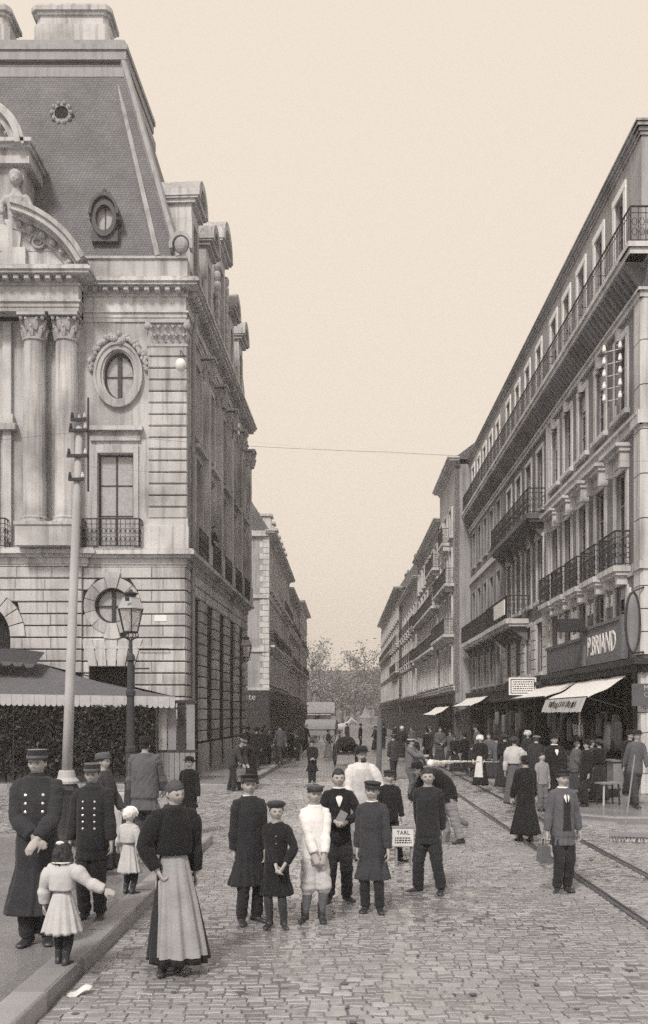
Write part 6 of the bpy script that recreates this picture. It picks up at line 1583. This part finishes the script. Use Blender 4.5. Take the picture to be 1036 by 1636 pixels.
P = Person('smiling boy in dark cap and long black smock in the front row', place(595, 1457), R(-12), 1.45, 6.5, .95, head=(0, R(2), R(5)), hl=(-.12, .0, .47), hr_=(.14, -.05, .46), seed=13, fl=(-.055, 0, 0, .15), fr=(.06, -.0, 0, -.3))
P.hair('short'); P.cap(CL['black'], .45, .42, 2, .1); P.trousers(CL['soot']); P.shoes(boot=.05); P.coat(CL['dark'], .265, .85, .014, 1.2, .008, 'smock'); P.collar(CL['white'], 1.05, .014)
P = Person('boy in black jacket stepping along with a printed box behind the front row', place(622, 1377), R(12), 1.36, 6.5, 1.0, head=(R(6), R(2), 0), hl=(-.1, -.1, .55), hr_=(.15, -.06, .42), seed=14, fl=(-.05, .02, 0, .2), fr=(.12, -.02, 0, -1.0))
P.hair('short'); P.trousers(CL['black']); P.shoes(); P.coat(CL['black'], .45, .4, .012, 1.1, .006, 'jacket'); P.cap(CL['black'], .44, .40, 0, .12)
bx = gp(640, 1378); tbx = empty('printed_box', (bx.x + .02, bx.y - .25, .30)); tag(tbx, 'pale printed carrying box beside the stepping boy', 'box')
m = MB(); m.box(-.16, .15, -.08, .08, 0, .27); m.build('case', CL['cream'], tbx)
m = MB(); m.box(-.17, .16, -.09, .09, .27, .285); m.box(-.17, .16, -.09, .09, -.012, .003); m.build('moulding', woodm, tbx)
text_mesh('TARL', .085, inkm, tbx, Matrix(((1, 0, 0, -.005), (0, 0, -1, -.083), (0, 1, 0, .20), (0, 0, 0, 1))), squeeze=1.0, depth=.002)
m = MB(); rnd = random.Random(3)
for k in range(3):
    x = -.13
    while x < .11: w = rnd.uniform(.012, .04); m.box(x, min(.12, x + w), -.085, -.0805, .045 + k*.035, .062 + k*.035); x += w + .012
m.build('print_lines', inkm, tbx)
for q in (-.12, .11):
    m = MB(); m.box(q, q + .03, -.06, .06, -.295, -.012); m.build('leg', woodm, tbx)
P = Person('bearded man in white shirt, pale waistcoat and dark hat behind the boys', place(578, 1372), R(8), 1.68, 7.4, 1.08, head=(R(14), R(4), 0), hl=(-.15, -.08, .50), hr_=(.13, -.16, .62), seed=15)
P.hair('short'); P.beard(); P.trousers(CL['grey']); P.shoes(); P.coat(CL['cream'], .47, .3, .014, 1.3, .005, 'shirt', puff=.01); P.hat(CL['soot'], .62, .66, .42, -8, band=CL['black'])
m = MB(); P.torso(m, [(0, .100, .078), (.2, .098, .074), (.38, .090, .070), (.62, .094, .077), (.80, .074, .073), (.90, .055, .064)], .016); me = remesh(m, .012, 'waistcoat', .004); P.part('waistcoat', me, CL['pale'])
wpst = gp(604, 1366); wpo = tag(MB().tube([(0, 0, -.02), (.01, 0, 1.0), (.03, 0, 2.22)], [.048, .045, .04], 10).build('wooden_post', mat('post_wood', .12, .9, .3, 6, fine=.3), None, Matrix.Translation(wpst)), 'rough wooden post standing upright beside the bearded man', 'post')
P = Person('bareheaded boy in dark suit with legs apart and hands behind his back', place(684, 1426), R(-22), 1.53, 6.8, .98, twist=R(8), head=(R(8), R(2), R(-4)), hl=(-.10, .09, .52), hr_=(.10, .09, .52), el=(-1, .1, -.1), er=(1, .1, -.1), seed=16, fl=(-.085, .0, 0, .9), fr=(.115, .0, 0, -.1))
P.hair('short'); P.trousers(CL['soot'], wide=1.12); P.shoes(); P.coat(CL['soot'], .41, .5, .012, 1.1, .006, 'jacket'); P.collar(CL['grey'], 1.02, .012); P.buttons([(.012, z) for z in (.8, .74, .68, .62)], CL['soot'], .009)
P = Person('street worker in dark clothes and hat bent forward behind the boy', place(716, 1347), R(-75), 1.68, 7.3, 1.12, lean=R(72), head=(0, R(-35), 0), hl=(-.14, -.38, .42), hr_=(.14, -.36, .40), seed=17, fl=(-.06, -.1, 0, .1), fr=(.06, .12, 0, -.1))
P.hair('short'); P.trousers(CL['grey']); P.shoes(); P.coat(CL['black'], .44, .4, .014, 1.2, .008, 'jacket'); P.hat(CL['black'], .6, .62, .42, -8)
lg = gp(727, 1322); tag(MB().tube([(-.22, .12, .34), (.0, .02, .2), (.22, -.06, .08)], [.06, .062, .055], 10, rounded=True).build('log', barkm, None, Matrix.Translation(lg)), 'short round log held low by the bent street worker', 'log')
sk = gp(702, 1345); m = MB(); m.tube([(0, 0, .02), (.02, 0, .2), (-.02, 0, .42), (-.04, 0, .6)], [(.17, .13), (.2, .16), (.17, .13), (.07, .06)], 14, rounded=True); me = remesh(m, .014, 'sack', .014, (12, 12, 6)); me.materials.append(CL['grey']); tag(link('sack', me, None, Matrix.Translation(sk)), 'lumpy pale sack at the bent worker\'s side', 'sack')
P = Person('youth in open tweed jacket, waistcoat and cap carrying a bag', place(899, 1424), R(14), 1.50, 6.9, .99, head=(R(4), R(3), 0), hl=(-.155, .0, .455), hr_=(.165, .0, .47), seed=18, fl=(-.06, -.02, 0, .7), fr=(.05, .01, 0, -.05), curl=(1.2, .5))
P.hair('short'); P.cap(CL['soot'], .50, .42, -8, .14); P.trousers(CL['soot']); P.shoes(); P.coat(CL['tweed'], .40, .7, .013, 1.15, .006, 'jacket'); P.collar(CL['white'], 1.05, .016)
P.patch('waistcoat', [(-.04, -.03, .03), (-.1, -.032, .032), (-.18, -.03, .03), (-.26, -.034, .034), (-.31, -.044, .044)], CL['soot']); P.patch('shirt_front', [(-.004, -.014, .014), (-.018, -.026, .026), (-.035, -.022, .022), (-.06, -.013, .013), (-.085, -.003, .003)], CL['white'], .009); P.patch('necktie', [(-.004, -.006, .006), (-.02, -.004, .004), (-.07, -.007, .007), (-.11, -.004, .004)], CL['black'], .015)
bg = place(899, 1424) + Vector((-.245, -.02, 0)); m = MB(); m.loft([[(-.03 - .02*t, -.12, .38 + .24*(1 - t)) if False else (x*(.05 + .02*t), y*.14, .60 - .22*t) for x, y in ((-1, -1), (1, -1), (1, 1), (-1, 1))] for t in (0, .5, 1)]); b_ = tag(m.build('bag', CL['tweed'], None, Matrix.Translation(bg)), 'limp cloth bag hanging from the youth\'s hand', 'bag'); m = MB(); m.tube([(0, -.07, .6), (0, -.03, .68), (0, .03, .68), (0, .07, .6)], .008, 5); m.build('handle', leather, b_)
P = Person('woman in long black coat and skirt walking away beside the tram rail', place(840, 1344), R(196), 1.47, 7.2, 1.08, head=(R(-10), 0, 0), seed=19, fl=(-.05, .04, 0, .1), fr=(.05, -.05, 0, -.1), hl=(-.15, -.08, .5), hr_=(.15, -.08, .5))
P.hair('bun'); P.coat(CL['black'], .44, .6, .014, 1.2, .006, 'coat'); P.skirt(CL['black'], .09, .185, 12, .014, .58); P.shoes(); P.hat(CL['black'], .56, .55, .4, 0, bend=.02); P.collar(CL['grey'], 1.05, .012); P.stockings(CL['black'])
# --- middle distance
P = Person('street washer in grey overalls and pale cap holding a hose arm out', place(657, 1272), R(60), 1.53, 7.2, 1.1, head=(R(10), R(6), 0), hl=(-.05, -.28, .74), hr_=(.08, -.26, .66), el=(-.6, .2, -1), er=(.6, .2, -1), vox=.012, detail=False, seed=20)
P.hair('short'); P.cap(CL['cream'], .50, .36, -8, .24); P.trousers(CL['tweed']); P.shoes(); P.coat(CL['mid'], .42, .4, .016, 1.2, .008, 'jacket')
P = Person('woman in pale puffed blouse and grey skirt on the right pavement', place(822, 1289, True), R(150), 1.56, 7.2, 1.02, vox=.012, detail=False, seed=21, hl=(-.12, -.12, .56), hr_=(.15, -.02, .5)); P.hair('bun', hairg); P.coat(CL['pale'], .57, .3, .014, 1.3, .007, 'blouse', puff=.016); P.skirt(CL['tweed'], .05, .16); P.hat(CL['dark'], .6, .5, .4, -4)
P = Person('woman in black with white cap and long white apron', place(768, 1258, True), R(-30), 1.46, 7.1, 1.05, vox=.012, detail=False, seed=22, hl=(-.12, -.1, .55), hr_=(.12, -.1, .55)); P.hair('short'); P.bonnet(CL['white']); P.coat(CL['black'], .57, .3, .014, 1.1, .006, 'blouse'); P.skirt(CL['black'], .05, .16); P.apron(CL['cream'], .2, .7)
P = Person('man with pale collar in dark suit standing by the shop display', place(886, 1295, True), R(10), 1.62, 7.3, 1.08, vox=.012, detail=True, seed=23); P.hair('short'); P.coat(CL['black'], .42, .4, .012, 1.1, .006, 'jacket'); P.trousers(CL['black']); P.shoes(); P.hat(CL['black'], .55, .68, .42, -5); P.collar(CL['white'], 1.2, .02); P.patch('shirt_front', [(-.004, -.014, .014), (-.018, -.026, .026), (-.035, -.022, .022), (-.06, -.013, .013), (-.085, -.003, .003)], CL['white'], .009)
P = Person('boy in pale waistcoat at the edge of the right kerb', place(866, 1297, True), R(20), 1.25, 6.4, 1.0, vox=.012, detail=False, seed=24); P.hair('short'); P.coat(CL['grey'], .48, .3, .012, 1.1, .006, 'jacket'); P.trousers(CL['mid']); P.shoes()
P = Person('black-clad boy standing alone in the middle of the street', place(499, 1250), R(0), 1.34, 6.7, 1.08, vox=.012, detail=False, seed=25, hl=(.0, -.12, .6), hr_=(.03, -.12, .6), fl=(-.05, 0, 0, .3), fr=(.05, 0, 0, -.3)); P.hair('short'); P.coat(CL['black'], .28, .8, .014, 1.2, .006, 'smock'); P.trousers(CL['soot']); P.shoes(); P.cap(CL['black'], .46, .40, -4, .14)
P = Person('stooping man with a basket at the left kerb, nearer of the two', place(372, 1263), R(70), 1.55, 7.2, 1.1, lean=R(38), vox=.013, detail=False, seed=26, hl=(-.1, -.3, .44), hr_=(.1, -.3, .42), fl=(-.06, -.06, 0, 0), fr=(.06, .1, 0, 0)); P.hair('short'); P.coat(CL['dark'], .42, .4, .014, 1.2, .006, 'jacket'); P.trousers(CL['soot']); P.shoes(); P.cap(CL['grey'], .48, .38, -4, .16)
P = Person('stooping woman in black beside the man with the basket', place(402, 1257), R(-60), 1.5, 7.2, 1.1, lean=R(30), vox=.013, detail=False, seed=27, hl=(-.1, -.3, .48), hr_=(.1, -.3, .46)); P.hair('bun'); P.coat(CL['black'], .46, .4, .014, 1.2, .006, 'blouse'); P.skirt(CL['black'], .06, .17)
bk = gp(388, 1262); bo = empty('basket', bk); tag(bo, 'round wicker basket between the two stooping people', 'basket'); m = MB(); m.lathe([(.14, 0), (.2, .2), (.21, .24), (.18, .22), (.13, .03)], 14); m.build('bowl', woodd, bo); m = MB(); m.tube([(-.19, 0, .22), (-.12, 0, .42), (.12, 0, .42), (.19, 0, .22)], .013, 5); m.build('handle', woodd, bo)
P = Person('woman in long light dress crossing the far street', place(525, 1213), R(100), 1.45, 7.1, 1.05, vox=.02, detail=False, seed=28); P.hair('bun'); P.coat(CL['dark'], .57, .3, .014, 1.1, 0, 'blouse'); P.skirt(CL['grey'], .04, .19); P.hat(CL['dark'], .5, .5, .4)
# balcony figure
bp_ = Vector((PX0, PY, 0)) + SM @ Vector((4.4, .12, Z2 + .07)); P = Person('dark figure leaning over the palace side balcony', bp_, R(60), 1.6, 7.2, 1.05, lean=R(25), vox=.014, detail=False, seed=29, hl=(-.1, -.22, .6), hr_=(.1, -.22, .6)); P.hair('short'); P.coat(CL['black'], .45, .3, .012, 1.1, 0, 'jacket'); P.trousers(CL['black'])

# --- crowd: a few kinds, copied
def proto(kind, seed):
    loc = (0, -40, 0)
    if kind == 'man': P = Person('x', loc, 0, 1.55, 7.3, 1.1, vox=.02, detail=False, seed=seed); P.hair('short'); P.coat(CL['black'], .42, .4, .012, 1.1, .004, 'jacket'); P.trousers(CL['soot']); P.shoes(); P.hat(CL['black'], .58, .7, .42)
    elif kind == 'cap': P = Person('x', loc, 0, 1.52, 7.2, 1.08, vox=.02, detail=False, seed=seed, hl=(-.08, -.14, .55), fl=(-.06, -.06, 0, 0), fr=(.06, .08, 0, 0)); P.hair('short'); P.coat(CL['dark'], .42, .4, .012, 1.1, .004, 'jacket'); P.trousers(CL['soot']); P.shoes(); P.cap(CL['mid'], .48, .4)
    elif kind == 'woman': P = Person('x', loc, 0, 1.47, 7.1, 1.05, vox=.02, detail=False, seed=seed, hl=(-.06, -.14, .58), hr_=(.1, -.1, .52)); P.hair('bun'); P.coat(CL['black'], .57, .3, .014, 1.1, .004, 'blouse'); P.skirt(CL['soot'], .04, .17); P.hat(CL['dark'], .62, .52, .4)
    elif kind == 'apron': P = Person('x', loc, 0, 1.45, 7.1, 1.05, vox=.02, detail=False, seed=seed, hl=(-.1, -.12, .55)); P.hair('short'); P.bonnet(CL['cream']); P.coat(CL['soot'], .57, .3, .014, 1.1, .004, 'blouse'); P.skirt(CL['soot'], .04, .16); P.apron(CL['pale'], .15, .8)
    elif kind == 'walker': P = Person('x', loc, 0, 1.58, 7.3, 1.0, lean=R(8), vox=.02, detail=False, seed=seed, hl=(-.12, .1, .5), hr_=(.12, -.14, .5), fl=(-.05, -.14, 0, 0), fr=(.05, .15, .02, 0)); P.hair('short'); P.coat(CL['tweed'], .44, .3, .012, 1.1, .004, 'jacket'); P.trousers(CL['dark']); P.shoes(); P.hat(CL['soot'], .56, .62, .42)
    elif kind == 'shawl': P = Person('x', loc, 0, 1.42, 7.0, 1.15, lean=R(10), vox=.02, detail=False, seed=seed, hl=(-.03, -.14, .6), hr_=(.05, -.14, .58)); P.hair('bun', hairg); P.coat(CL['tweed'], .42, 1.2, .03, 1.5, .006, 'shawl'); P.skirt(CL['dark'], .03, .175)
    elif kind == 'stoop': P = Person('x', loc, 0, 1.5, 7.2, 1.1, lean=R(32), vox=.02, detail=False, seed=seed, hl=(-.1, -.25, .45), hr_=(.1, -.27, .43), fl=(-.07, -.05, 0, 0), fr=(.06, .08, 0, 0)); P.hair('short'); P.coat(CL['soot'], .44, .4, .014, 1.1, .004, 'jacket'); P.trousers(CL['mid']); P.shoes(); P.cap(CL['grey'], .48, .4)
    else: P = Person('x', loc, 0, 1.2, 6.4, 1.0, vox=.02, detail=False, seed=seed); P.hair('short'); P.coat(CL['soot'], .3, .8, .012, 1.1, .004, 'smock'); P.trousers(CL['dark']); P.shoes(); P.cap(CL['dark'], .46, .4)
    return P.root
PROTO = {k: proto(k, 40 + i) for i, k in enumerate(('man', 'cap', 'woman', 'apron', 'boy', 'walker', 'shawl', 'stoop'))}
USED = set()
WHAT = dict(man='man in black suit and brimmed hat', cap='man in dark jacket and flat cap', woman='woman in dark dress and wide hat', apron='woman in white bonnet and pale apron', boy='small boy in dark smock and cap', walker='striding man in grey jacket and hat', shawl='bareheaded woman in grey shawl', stoop='stooping man in pale cap')
def crowd(kind, px, feet, rz, where, side=True, sc=1.0, group='passers-by in the crowd'):
    p = PROTO[kind]; o = p if kind not in USED else copy_tree(p); USED.add(kind)
    o.location = place(px, feet, side); o.rotation_euler = (rnd.uniform(-.05, .05), rnd.uniform(-.05, .05), rz); o.scale = (sc*rnd.uniform(.93, 1.06), sc*rnd.uniform(.93, 1.06), sc)
    tag(o, WHAT[kind] + ' ' + where, 'person', group); return o
rnd = random.Random(77)
gr = 'crowd on the right pavement under the awnings'
R_ = [(934, 1288), (957, 1281), (1014, 1290), (921, 1266), (948, 1264), (1002, 1270), (874, 1260), (852, 1270), (843, 1250), (806, 1260), (797, 1250), (782, 1244), (753, 1242), (744, 1234), (728, 1234), (719, 1226), (703, 1222), (688, 1218), (681, 1222), (667, 1219), (649, 1209), (641, 1212), (630, 1205), (765, 1236), (660, 1206)]
kinds = ['man', 'woman', 'walker', 'shawl', 'cap', 'man', 'boy', 'stoop', 'apron', 'woman', 'walker', 'shawl', 'boy']
def where_r(px):
    for lim, w in ((985, 'beside the stool at the corner shop'), (925, 'before the corner shop window'), (865, 'under the nearest awning'), (805, 'under the second awning'), (765, 'below the white notice board'), (735, 'before the long pale awning'), (700, 'left of the long pale awning'), (665, 'under the small far awning'), (640, 'in the far right crowd'), (0, 'at the far end of the right crowd')):
        if px >= lim: return w
for i, (px, f) in enumerate(R_):
    crowd(kinds[i % len(kinds)], px, f, rnd.uniform(0, 6.28), where_r(px), True, rnd.uniform(.88, 1.08), gr if px > 740 else 'far crowd along the right pavement')
for i, (px, f) in enumerate([(418, 1222), (431, 1220), (440, 1215), (447, 1222), (408, 1230), (452, 1212), (462, 1207), (468, 1212), (476, 1216), (482, 1203), (396, 1216), (488, 1199), (424, 1210), (412, 1212), (388, 1225)]):
    crowd(kinds[(i*3 + 1) % len(kinds)], px, f, rnd.uniform(0, 6.28), ('at the kerb end of the left crowd' if px > 470 else 'in the middle of the left crowd' if px > 435 else 'in the left crowd nearest the palace corner' if px > 410 else 'beside the palace wall at the left crowd'), True, rnd.uniform(.88, 1.08), 'crowd on the left pavement past the palace')
for px, f, k, w in ((575, 1196, 'man', 'alone in the far roadway near the trees'), (543, 1184, 'cap', 'beside the far pale horse'), (556, 1190, 'cap', 'walking ahead of the loaded handcart'), (600, 1200, 'woman', 'in the far roadway left of the post'), (612, 1196, 'man', 'stepping off the far right kerb'), (630, 1246, 'cap', 'right behind the wooden post')):
    crowd(k, px, f, rnd.uniform(0, 6.28), w, False, 1.0, 'passers-by in the roadway')
for k in PROTO:
    if k not in USED: pass

# ------------------------------------------------------------------ carts and horse
def wheel(root, x, y, r, name='wheel', axis='X', w=.05):
    m = MB(); n = 24
    m.loft([[(x + dx, y + q*math.cos(a), r + q*math.sin(a)) for dx, q in ((-w/2, r), (w/2, r), (w/2, r*.88), (-w/2, r*.88))] for a in [2*math.pi*i/n for i in range(n + 1)]], cap=False); wh = m.build(name, woodd, root)
    for i in range(10):
        a = 2*math.pi*i/10; m = MB(); m.tube([(x, y, r), (x, y + r*.9*math.cos(a), r + r*.9*math.sin(a))], .018, 5); m.build('spoke', woodd, wh)
    m = MB(); m.tube([(x - .09, y, r), (x + .09, y, r)], .06, 8); m.build('hub', iron, wh)
ct = empty('handcart', gp(553, 1223), R(8)); tag(ct, 'dark loaded handcart in the middle of the far street', 'handcart')
for x in (-.5, .5): wheel(ct, x, 0, .48)
m = MB(); m.box(-.42, .42, -.7, .8, .5, .58); m.build('bed', woodd, ct)
for x in (-.42, .38): m = MB(); m.box(x, x + .04, -.7, .8, .58, .95); m.build('side_board', woodd, ct)
m = MB(); m.ell((0, 0, .95), (.42, .65, .34), 14, 10); me = remesh(m, .03, 'load', .05, (6, 6, 6)); me.materials.append(CL['black']); link('load', me, ct)
for x in (-.35, .35): m = MB(); m.tube([(x, .7, .55), (x, 1.9, .8)], .025, 6); m.build('shaft', woodm, ct)
m = MB(); m.tube([(0, -.65, .5), (0, -.7, .02)], .02, 5); m.build('prop', woodm, ct)
def horse(label, p, rz, mt, s=1.0):
    r_ = empty('horse', p, rz); tag(r_, label, 'horse'); r_.scale = (s,)*3; m = MB()
    m.tube([(0, .75, 1.25), (0, .45, 1.22), (0, 0, 1.15), (0, -.45, 1.2), (0, -.7, 1.25)], [(.22, .24), (.29, .31), (.28, .29), (.27, .33), (.18, .24)], 14, rounded=True)
    m.tube([(0, -.62, 1.3), (0, -.95, 1.6), (0, -1.1, 1.85)], [(.15, .26), (.11, .17), (.09, .12)], 12, rounded=True)
    m.tube([(0, -1.08, 1.88), (0, -1.3, 1.75), (0, -1.55, 1.55)], [(.09, .12), (.085, .1), (.06, .065)], 10, rounded=True)
    for sg in (-1, 1):
        m.tube([(sg*.05, -1.05, 1.95), (sg*.06, -1.04, 2.1)], [.035, .01], 6)
        m.tube([(sg*.15, -.55, 1.1), (sg*.15, -.56, .62), (sg*.15, -.52, .3), (sg*.15, -.56, .04)], [.11, .065, .045, .06], 8, rounded=True)
        m.tube([(sg*.15, .58, 1.15), (sg*.16, .42, .78), (sg*.16, .68, .5), (sg*.16, .62, .25), (sg*.16, .58, .04)], [.15, .1, .06, .045, .06], 8, rounded=True)
    me = remesh(m, .03, 'body'); me.materials.append(mt); link('body', me, r_)
    m = MB(); m.tube([(0, .85, 1.3), (0, 1.0, 1.0), (0, .98, .55)], [.05, .08, .03], 8); m.build('tail', hairm, r_, smooth=True)
    m = MB(); m.tube([(0, -.72, 1.62), (0, -.95, 1.85), (0, -1.06, 2.0)], [(.03, .08)]*3, 6); m.build('mane', hairm, r_)
    return r_
hp_ = gp(540, 1185); horse('pale horse drawing the far white-topped wagon', hp_, R(80), CL['pale'])
vn = empty('wagon', gp(514, 1187), R(80)); tag(vn, 'white-topped wagon behind the pale horse at the street end', 'wagon')
for y in (-.8, .8):
    for x in (-.75, .75): wheel(vn, x, y, .5)
m = MB(); m.box(-.8, .8, -1.4, 1.4, .75, 1.35); m.build('body', woodm, vn)
m = MB(); m.loft([[(.9*math.cos(a), y, 1.35 + .95*math.sin(a)) for a in [math.pi*i/10 for i in range(11)]] for y in (-1.5, 0, 1.5)], cap=True, closed=False); m.build('tilt', CL['grey'], vn); vn.scale = (.8,)*3
for x in (-.4, .4): m = MB(); m.tube([(x, -1.4, .8), (x, -3.2, .95)], .035, 6); m.build('shaft', woodm, vn)

# ------------------------------------------------------------------ street bits
# water jet from the hose
a, b = at(803, 1218, 27.5), at(688, 1219, 24.0); m = MB(); m.tube([a, a.lerp(b, .35) + Vector((0, 0, .03)), a.lerp(b, .7) + Vector((0, 0, .03)), a.lerp(b, .9), b], [.012, .02, .035, .065, .10], 10, rounded=True); me = remesh(m, .02, 'water_jet', .012, (9, 9, 9)) ; me.materials.append(spraym); tag(link('water_jet', me), 'white jet of water sprayed level across the right roadway', 'water jet')
# broom, stool and table goods at the right
br = gp(1003, 1345); bro = empty('broom', br); tag(bro, 'long-handled street broom leaning at the right edge', 'broom')
d = br.y/F_PX
m = MB(); m.tube([(-.06, 0, .12), (.18, .15, 1.55)], .014, 6); m.build('handle', woodm, bro)
m = MB(); m.box(-.32, .42, -.07, .05, .10, .17, Matrix.Rotation(R(-14), 4, 'Z')); m.build('head', woodm, bro)
m = MB(); rnd = random.Random(6)
for i in range(70): x = -.31 + .72*i/69; m.tube([(x, rnd.uniform(-.05, .03), .11), (x + rnd.uniform(-.02, .02), rnd.uniform(-.07, .05), .005)], .008, 3, Matrix.Rotation(R(-14), 4, 'Z'))
tag(m.build('bristles', straw, bro), kind='stuff')
stl = gp(972, 1286, PAV); so = empty('stool', stl, R(18)); tag(so, 'small wooden stool with pale top before the shop', 'stool')
m = MB(); m.box(-.26, .26, -.17, .17, .50, .54); m.build('seat', CL['grey'], so)
for x in (-.2, .2):
    for y in (-.12, .12): m = MB(); m.tube([(x*1.1, y*1.15, 0), (x, y, .5)], .025, 6); m.build('leg', CL['pale'] if x < 0 and y < 0 else woodd, so)
tb = at(189, 1300, 16.2); to = empty('cafe_table', (tb.x, 16.2, PAV)); tag(to, 'cafe table under a pale cloth behind the shorter soldier', 'table')
m = MB(); n = 40; rr = []
for z, e in ((.76, .0), (.755, .012), (.6, .02), (.3, .05), (.12, .06)):
    rr.append([((.36 + e + (.012*math.sin(9*t) if z < .7 else 0))*max(-1, min(1, 1.35*math.cos(t))), (.30 + e + (.012*math.sin(7*t) if z < .7 else 0))*max(-1, min(1, 1.35*math.sin(t))), z) for t in [2*math.pi*i/n for i in range(n)]])
m.loft(rr); m.build('tablecloth', CL['pale'], to); to.scale = (.62, .62, 1.05)
for x in (-.3, .3):
    for y in (-.24, .24): m = MB(); m.tube([(x, y, 0), (x, y, .7)], .02, 6); m.build('leg', iron, to)
# goods hung and leaned in the shop mouth
CWM = CW @ CM
m = MB(); m.box(2.55, 3.25, .22, .25, 1.75, 2.35); tag(m.build('hung_cloth', CL['grey'], None, bake=CWM), 'grey cloth hung in the mouth of the corner shop', 'cloth')
for i in range(6):
    m = MB(); m.tube([(4.3 + i*.22, .5, 1.62), (4.2 + i*.22, .55, 1.95)], .022, 6, CWM); tag(m.build('pale_roll', canvas), 'short pale roll hanging in the row under the near awning', 'roll', 'pale rolls hung under the near awning')
m = MB(); m.tube([(3.9, .7, 1.6), (3.8, .72, 1.9), (3.85, .7, 2.5)], .035, 6, CWM); tag(m.build('pale_scarf', canvas), 'long pale strip of cloth hanging from the near awning corner', 'cloth')
m = MB(); m.box(1.0, 1.6, .15, .5, PAV, .95); m.box(.95, 1.65, .1, .55, .95, 1.0); tag(m.build('display_crate', woodm, None, bake=CWM), 'wooden display crate against the corner shop pier', 'crate')
for i in range(5):
    q = gp(908 + i*17, 1281 - i*2, PAV); r_ = empty('market_basket', q); tag(r_, ['shallow basket of goods nearest the standing man', 'second basket of goods in the row on the right pavement', 'middle basket of goods in the row on the right pavement', 'basket of goods next to the stool', 'last basket of goods, behind the stool'][i], 'basket', 'baskets set out on the right pavement')
    m = MB(); m.lathe([(.18, 0), (.26, .2), (.27, .23), (.23, .2), (.16, .05)], 12); m.build('bowl', woodd, r_); m = MB()
    for k in range(9): a = k*2.4; m.ell((.12*math.cos(a)*(k % 3)*.6, .12*math.sin(a)*(k % 3)*.6, .2 + .02*(k % 2)), (.06, .06, .05), 7, 5)
    tag(m.build('produce', CL['mid'], r_, smooth=True), kind='stuff')
# garments and crates crowding the shop mouths
rnd = random.Random(31)
spots_g = [.9 + .62*i for i in range(15)] + [15.5, 16.3, 17.4, 18.6, 19.3, 21, 22.2, 23.5]
for i, s in enumerate(spots_g):
    w, zt, h = rnd.uniform(.18, .3), rnd.uniform(2.0, 2.5), rnd.uniform(.6, 1.1); oo = rnd.uniform(.25, .45); m = MB(); rr = []
    for t in (0, .12, .3, .7, 1.0):
        a_ = w*(.35 + .65*min(1, t*5)) + .03*t; rr.append([(s + a_*math.cos(q)*(1 + .1*math.sin(5*q)), oo + .09*math.sin(q), zt - h*t) for q in [2*math.pi*k/14 for k in range(14)]])
    m.loft(rr); g = m.build('hung_garment', rnd.choice([CL['soot'], CL['dark'], CL['tweed'], CL['mid'], CL['black']]), None, bake=CWM, smooth=True)
    tag(g, 'dark garment hanging in the row of clothes at the shop front', 'garment', 'garments hung along the shop fronts')
for i, (s, o_, h, wd) in enumerate(((1.9, .35, .7, .5), (2.6, .4, .55, .6), (5.6, .35, .8, .6), (6.5, .4, .6, .5), (7.6, .35, .9, .55), (9.2, .4, .6, .7), (13.6, .4, .8, .6), (14.6, .4, .6, .6))):
    r_ = empty('goods_crate', CW @ CM @ Vector((s, o_, PAV)), rnd.uniform(-.1, .1) + R(90)); tag(r_, 'wooden goods crate standing low against the dark shop fronts', 'crate', 'goods crates along the shop fronts')
    for k in range(4):
        m = MB(); z0 = h*k/4; m.box(-wd/2, wd/2, -.22, -.2, z0 + .01, z0 + h/4 - .015); m.box(-wd/2, wd/2, .2, .22, z0 + .01, z0 + h/4 - .015); m.box(-wd/2 - .015, -wd/2, -.22, .22, z0 + .01, z0 + h/4 - .015); m.box(wd/2, wd/2 + .015, -.22, .22, z0 + .01, z0 + h/4 - .015); m.build('slat_ring', woodm if i % 3 else woodd, r_)
    m = MB(); m.box(-wd/2, wd/2, -.2, .2, .02, h*.9); m.build('contents', CL['dark'], r_)
# dung, straw and mud trodden into the road
m = MB(); rnd = random.Random(44)
for i in range(230):
    y = rnd.uniform(6.8, 27); x = rnd.gauss(1.2, 1.9); x = max(-1.9, min(4.6, x))
    if rnd.random() < .72: s = rnd.uniform(.01, .035); m.ell((x, y, .006), (s*rnd.uniform(.6, 1.4), s*rnd.uniform(.6, 1.4), .007), 7, 3)
    else: a_ = rnd.uniform(0, 3.14); L = rnd.uniform(.05, .14); m.tube([(x, y, .016), (x + L*math.cos(a_), y + L*math.sin(a_), .016)], .004, 3)
tag(m.build('dung_and_straw', mat('dung', .10, .8, .5, 8, fine=.3)), 'dung and straw trodden into the setts', 'litter', kind='stuff')
# litter by the left kerb
pz_ = gp(128, 1590); m = MB(); m.loft([[(x + .02*math.sin(31*y), y + .015*math.sin(23*x), .035 + .022*math.sin(29*x + 11*y) + .012*math.sin(37*y)) for x in [-.09 + .18*i/10 for i in range(11)]] for y in [-.045 + .09*j/6 for j in range(7)]], cap=False, closed=False); tag(m.build('paper_scrap', CL['cream'], None, Matrix.Translation(pz_) @ Matrix.Rotation(R(20), 4, 'Z')), 'scrap of white paper lying in the gutter by the left kerb', 'paper')

# ------------------------------------------------------------------ air
hz = MB(); hz.box(-60, 60, -5, 300, -1.2, 34); hzm = bpy.data.materials.new('haze'); hzm.use_nodes = True; hn = hzm.node_tree.nodes; hn.clear()
ho = hn.new('ShaderNodeOutputMaterial'); hv = hn.new('ShaderNodeVolumePrincipled'); hv.inputs['Color'].default_value = (1.0, .96, .9, 1); hv.inputs['Density'].default_value = .0016; hv.inputs['Anisotropy'].default_value = .2
hzm.node_tree.links.new(hv.outputs[0], ho.inputs['Volume']); tag(hz.build('haze', hzm), kind='stuff')
bpy.data.scenes.remove(TS)
bpy.data.batch_remove([WORK['o']] + [j for j in JUNK])
